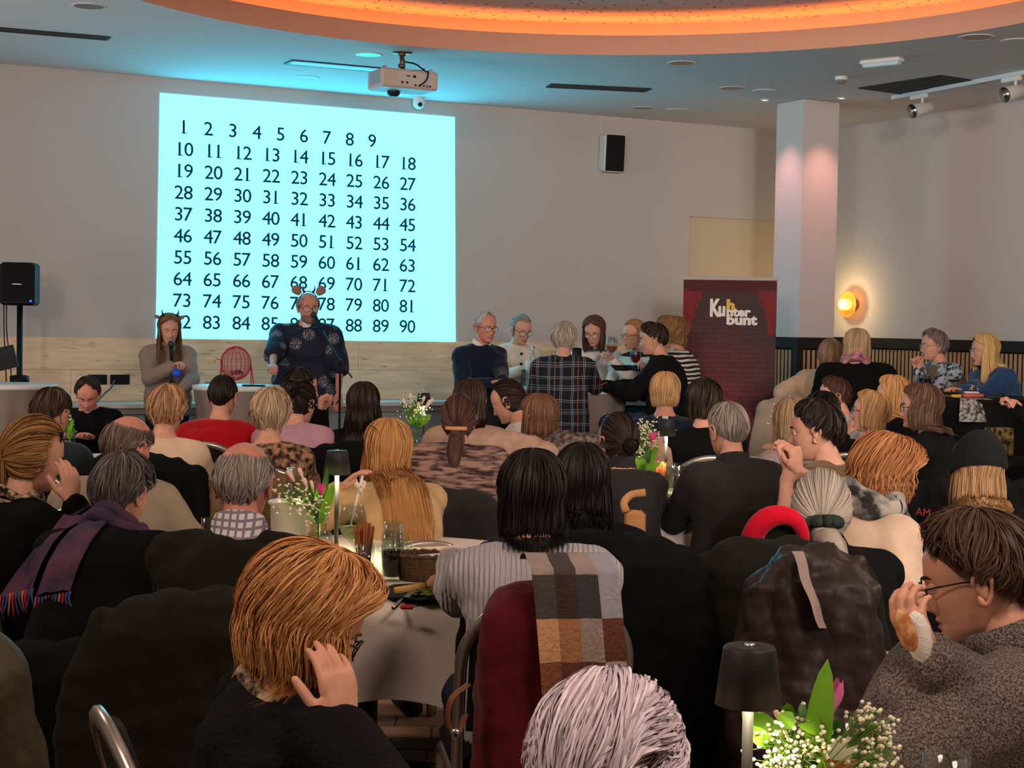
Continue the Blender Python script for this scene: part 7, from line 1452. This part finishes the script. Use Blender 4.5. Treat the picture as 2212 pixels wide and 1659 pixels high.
# vest of the woman with clasped hands
P = R3; mb = MB(); k = slice(2, 8); loft(mb, P['tl'][0][k], P['A'], P['B'], P['tl'][3][k] * 1.02 + .012 - np.array([0, 0, 0, .02, .05, .02]), P['tl'][4][k] + .014); mb.build('vest', fab('vest', (112, 94, 74)), P['root'])
# necktail of scarf over the shoulders (woman with grey hair)
def strip_over(P, x0, x1, wd, front_z, back_len, m, name, fringe_m, seed, nfr=11):
    cs, A, B, ra, rb, ax = P['tl']; mb = MB(); V = []; ns = 22; H0, Lt = P['H'], np.linalg.norm(P['N'] - P['H']); kk = np.linspace(-.16, 1, 200); tk = np.array([-.16, -.05, .12, .34, .55, .72, .83, .92, 1.0])
    def surf(t, x, gap=.012):
        c = np.array([np.interp(t, tk, cs[:, i]) for i in range(3)]); a = np.interp(t, tk, ra) + .012; b = np.interp(t, tk, rb) + gap; q = max(-.98, min(.98, x / a)); return c + A * x - B * b * (1 - abs(q) ** 2.2) ** .5
    rnd = np.random.RandomState(seed)
    for i in range(ns):
        s_ = i / (ns - 1.)
        for j in range(7):
            x = x0 + (x1 - x0) * s_ + wd * (j / 6. - .5) * (.8 + .3 * s_)
            if s_ < .22: p = P['N'] + A * (x * .9) + B * (.06 - .36 * s_) + ax * (.005 - .01 * s_) + ax * .03
            else: p = surf(.93 - (s_ - .22) / .78 * back_len, x, .018)
            V.append(p + (-B) * (.006 * math.sin(j * 2.1 + seed)) )
    V = np.array(V); T2 = V + (-B) * .004; f1 = quads(ns, 7, False); mb.add(np.vstack([V, T2]), [f1, f1[:, ::-1] + len(V)]); o = mb.build(name, m, P['root'])
    for j in range(nfr):
        e = V[-7] + (V[-1] - V[-7]) * (j / (nfr - 1.)); mb = MB(); tube(mb, smooth_path([e, e - ZV * .03 - B * .01, e - ZV * (.06 + .03 * rnd.rand()) + A * rnd.uniform(-.02, .02)], 6), [.004, .004, .0035, .003, .003, .002], 5); mb.build('fringe', fringe_m[j % len(fringe_m)], o, origin=np.array(P['root'].location))
fr_m = [mat('fringe_red', (170, 50, 56), .8), mat('fringe_purple', (80, 60, 110), .8), mat('fringe_blue', (50, 90, 130), .8), mat('fringe_orange', (190, 110, 60), .8)]
strip_over(A5, -.10, -.215, .10, 0, .52, F_SCARFP, 'scarf_tail', fr_m, 1); strip_over(A5, -.01, -.09, .10, 0, .58, F_SCARFP, 'scarf_tail', fr_m, 4)
scarf(A5, F_SCARFP, .085, .022, 'scarf', -.005)
# the checked scarf on the chair of the cable knit sweater
def check_scarf(P):
    y = rad(P['ty']); f, rt = P['f'], P['rt']; c0 = P['H'] - f * .33; c0 = np.array([c0[0], c0[1], 0]); cols = [(70, 66, 66), (60, 46, 42), (58, 58, 62), (150, 148, 160), (196, 150, 108), (160, 112, 78), (150, 134, 128), (96, 62, 46), (132, 82, 56), (170, 158, 152), (100, 60, 44), (46, 46, 52)]
    ms = [mat('check_%d_%d_%d' % c, c, .9, var=.08, vscale=60, bump=.5, bscale=120) for c in cols]
    pat = [[6, 0, 6, 3], [0, 1, 2, 3], [4, 5, 6, 10], [8, 7, 7, 9], [9, 5, 3, 11], [9, 5, 3, 11]]; t = thing('checked_scarf', 'large brown and grey checked wool scarf over the chair back', 'scarf', c0 + ZV * .7); mb = MB(); nx, nz = 25, 44; V = []
    for i in range(nz):
        s_ = i / (nz - 1.)
        for j in range(nx):
            x = (j / (nx - 1.) - .5) * .20 + .015 + .05 * s_ ; fold = .012 * math.sin(j * .75 + s_ * 2) * s_
            if s_ < .16: p = c0 + rt * x + f * (.03 - .5 * s_) + ZV * (1.0 + .02 * math.sin(s_ / .16 * PI))
            else: p = c0 + rt * x - f * (.08 + .05 * math.sin(s_ * 3) + fold) + ZV * (1.0 - (s_ - .16) * .60 - .05 * (1 - j / (nx - 1.)) * 0)
            V.append(p)
    V = np.array(V); F = quads(nz, nx, False); ii = np.arange(len(F)) // (nx - 1); jj = np.arange(len(F)) % (nx - 1); idx = np.array([pat[min(5, int(i / (nz - 1) * 6))][min(3, int(j / (nx - 1) * 4))] for i, j in zip(ii, jj)])
    n = len(V); V2 = V - f * .006
    mb.add(np.vstack([V, V2]), []) 
    for k in range(12):
        if (idx == k).any(): mb.F.append((F[idx == k], k)); mb.F.append((F[idx == k][:, ::-1] + n, k))
    o = mb.build('woven_cloth', ms, t)
    for j in range(0, nx, 1):
        e = V[-nx + j]; mb = MB(); tube(mb, smooth_path([e, e - ZV * .04 + rt * .004 * (-1) ** j, e - ZV * .085 + rt * .008 * math.sin(j)], 6), .0032, 5); mb.build('fringe', ms[9 if j < 14 else (4 if j < 18 else 11)], t)
check_scarf(A18)
# red lining of the hood, pale lining of the puffer
c = W(1665, 1150, 4.62); t = thing('red_hood', 'bright red lined hood lying on the coat beside the silver ponytail', 'hood', c); mb = MB(); a = np.linspace(-.4, PI * 1.02, 22)
tube(mb, [c + np.array([.075 * -math.cos(b) + .0, -.04 * math.sin(b), .085 * math.sin(b)]) + np.array([.02, 0, -.03]) for b in a], np.interp(np.linspace(0, 1, 22), [0, .4, 1], [.032, .034, .016]), 10); mb.build('red_lining', fab('hood_red', (206, 16, 44)), t)
mb = MB(); ellipsoid(mb, c + np.array([.02, .03, -.01]), (.075, .03, .085), n=18, k=10); mb.build('dark_lining', F_OLIVE, t)
mb = MB(); V = []
for i in range(12):
    s_ = i / 11.
    for j in range(4): V.append(W(1712 + 58 * s_ ** 1.1 + 24 * (j / 3.) * (1 - .3 * s_) + 2 * math.sin(i * 1.1), 1192 + 165 * s_, 3.80 + .02 * j))
V = np.array(V); f1 = quads(12, 4, False); mb.add(np.vstack([V, V + [0, .012, 0]]), [f1, f1[:, ::-1] + len(V)]); mb.build('jacket_lining', fab('lining_pale', (168, 146, 136)), COAT_OBJ['dark brown puffer jacket behind the silver ponytail'])
# tan bag on the chair of the turtleneck woman
c = A20['H'] - A20['f'] * .30 + A20['rt'] * .04; c = W(1372, 1128, float(c[1])); t = thing('tan_bag', 'tan leather bag hanging on the chair behind the black haired woman', 'bag', c); m_tan = mat('leather_tan', (182, 132, 84), .5, var=.1)
mb = MB(); box(mb, c - ZV * .03, (.08, .05, .16), 0, (norm((1, -.3, 0)), norm((.3, 1, 0)), ZV), .02); mb.build('bag_body', m_tan, t, smooth=False)
mb = MB(); tube(mb, smooth_path([c + np.array([-.035, 0, .04]), c + np.array([-.045, 0, .075]), c + np.array([-.015, .02, .105]), c + np.array([.04, .02, .115])], 14), .016, 8, 0, True, .004, up=(0, 1, 0)); mb.build('bag_strap', m_tan, t)
# brown shoulder bag hanging on the chair of the cable knit sweater
c = W(985, 1530, 3.55); t = thing('brown_bag_strap', 'brown leather strap with a buckle hanging from the chair of the cable knit sweater', 'bag strap', c); m_lb = mat('leather_brown', (110, 66, 40), .5)
mb = MB(); tube(mb, smooth_path([W(1012, 1478, 3.58), W(975, 1510, 3.55), W(968, 1560, 3.55), W(985, 1590, 3.55), W(1005, 1545, 3.6)], 18), .011, 6, 0, True, .003); mb.build('strap', m_lb, t)
mb = MB(); ellipsoid(mb, W(984, 1585, 3.53), (.012, .006, .012)); mb.build('buckle', m_chrome, t)
# paper patterned bag on the far side
c = W(2158, 960, 10.3); stool_at(np.array([c[0], c[1], 0]), 0, 'bar stool under the patterned paper bag'); mb = MB(); box(mb, c - ZV * .0 + ZV * (.757 + .09 - c[2]), (.17, .08, .18), 0, (norm((1, .4, 0)), norm((-.4, 1, 0)), ZV), .004); tag(mb.build('gift_bag', mat('gift_paper', (206, 176, 110), .6, rgb2=(60, 48, 36), vscale=26), None, origin=c), 'cream and black patterned paper bag behind the beanie', 'bag')
# bread in the hand of the man in fleece
mb = MB(); c = W(1957, 1362, 2.50); ellipsoid(mb, c, (.016, .015, .036), (norm((1, 0, .4)), (0, 1, 0), norm((-.4, 0, 1))), n=10, k=7); tag(mb.build('bread_roll', mat('crust', (166, 104, 60), .7, rgb2=(206, 160, 110), vscale=60), None, origin=c), 'bitten bread held by the man in speckled fleece', 'bread')
mb = MB(); c = W(1984, 1375, 2.52); ellipsoid(mb, c, (.022, .015, .042), (norm((1, 0, .2)), (0, 1, 0), norm((-.2, 0, 1))), n=8, k=6); tag(mb.build('paper_napkin', F_WHITE, None, origin=c), 'white napkin around the bread of the man in fleece', 'napkin')
# dark round hat top at the lower edge
c = W(132, 1840, 2.45); t = thing('person', 'dark haired head top just above the lower frame edge', 'person', (c[0], c[1], c[2] - .1)); mb = MB(); V = HEAD[0]; Mh = rot_head(10, 20, 0); mb.add(c - ZV * .02 + V @ Mh.T, [HEAD[1]] + HEAD[4]); capsule(mb, c - ZV * .25, c - ZV * .08, .06, .055); ellipsoid(mb, c - ZV * .42, (.2, .12, .2)); mb.build('body', m_skin, t)
build_hair(t, c - ZV * .02, Mh, ('short', (58, 56, 58)), 2.4, 1, (np.array([c - ZV * .6, c - ZV * .4]), np.array([1, 0, 0.]), np.array([0, 1, 0.]), np.array([.1, .1]), np.array([.1, .1]), ZV))
# red lettering on the black hoodie
for txt, u, v in (('AM', 1978, 1112), ('IN THE', 1985, 1145), ('MY', 1992, 1178)):
    cu = bpy.data.curves.new('w', 'FONT'); cu.body = txt; o = bpy.data.objects.new('w', cu); C.objects.link(o); bpy.context.view_layer.update(); dgp = bpy.context.evaluated_depsgraph_get(); V, F = grab(o); bpy.data.objects.remove(o)
    p = W(u, v, 4.72); k = .022 / dh; xr = norm((1, .1, -.12)); X = p[None] + xr[None] * (V[:, :1] * k) + ZV[None] * (V[:, 1:2] * k) - np.array(A27['root'].location)[None]
    me = bpy.data.meshes.new('red_lettering'); me.from_pydata([tuple(q_) for q_ in X], [], F); me.materials.append(mat('print_red', (130, 24, 30), .6)); o = bpy.data.objects.new('red_lettering', me); C.objects.link(o); o.parent = A27['root']
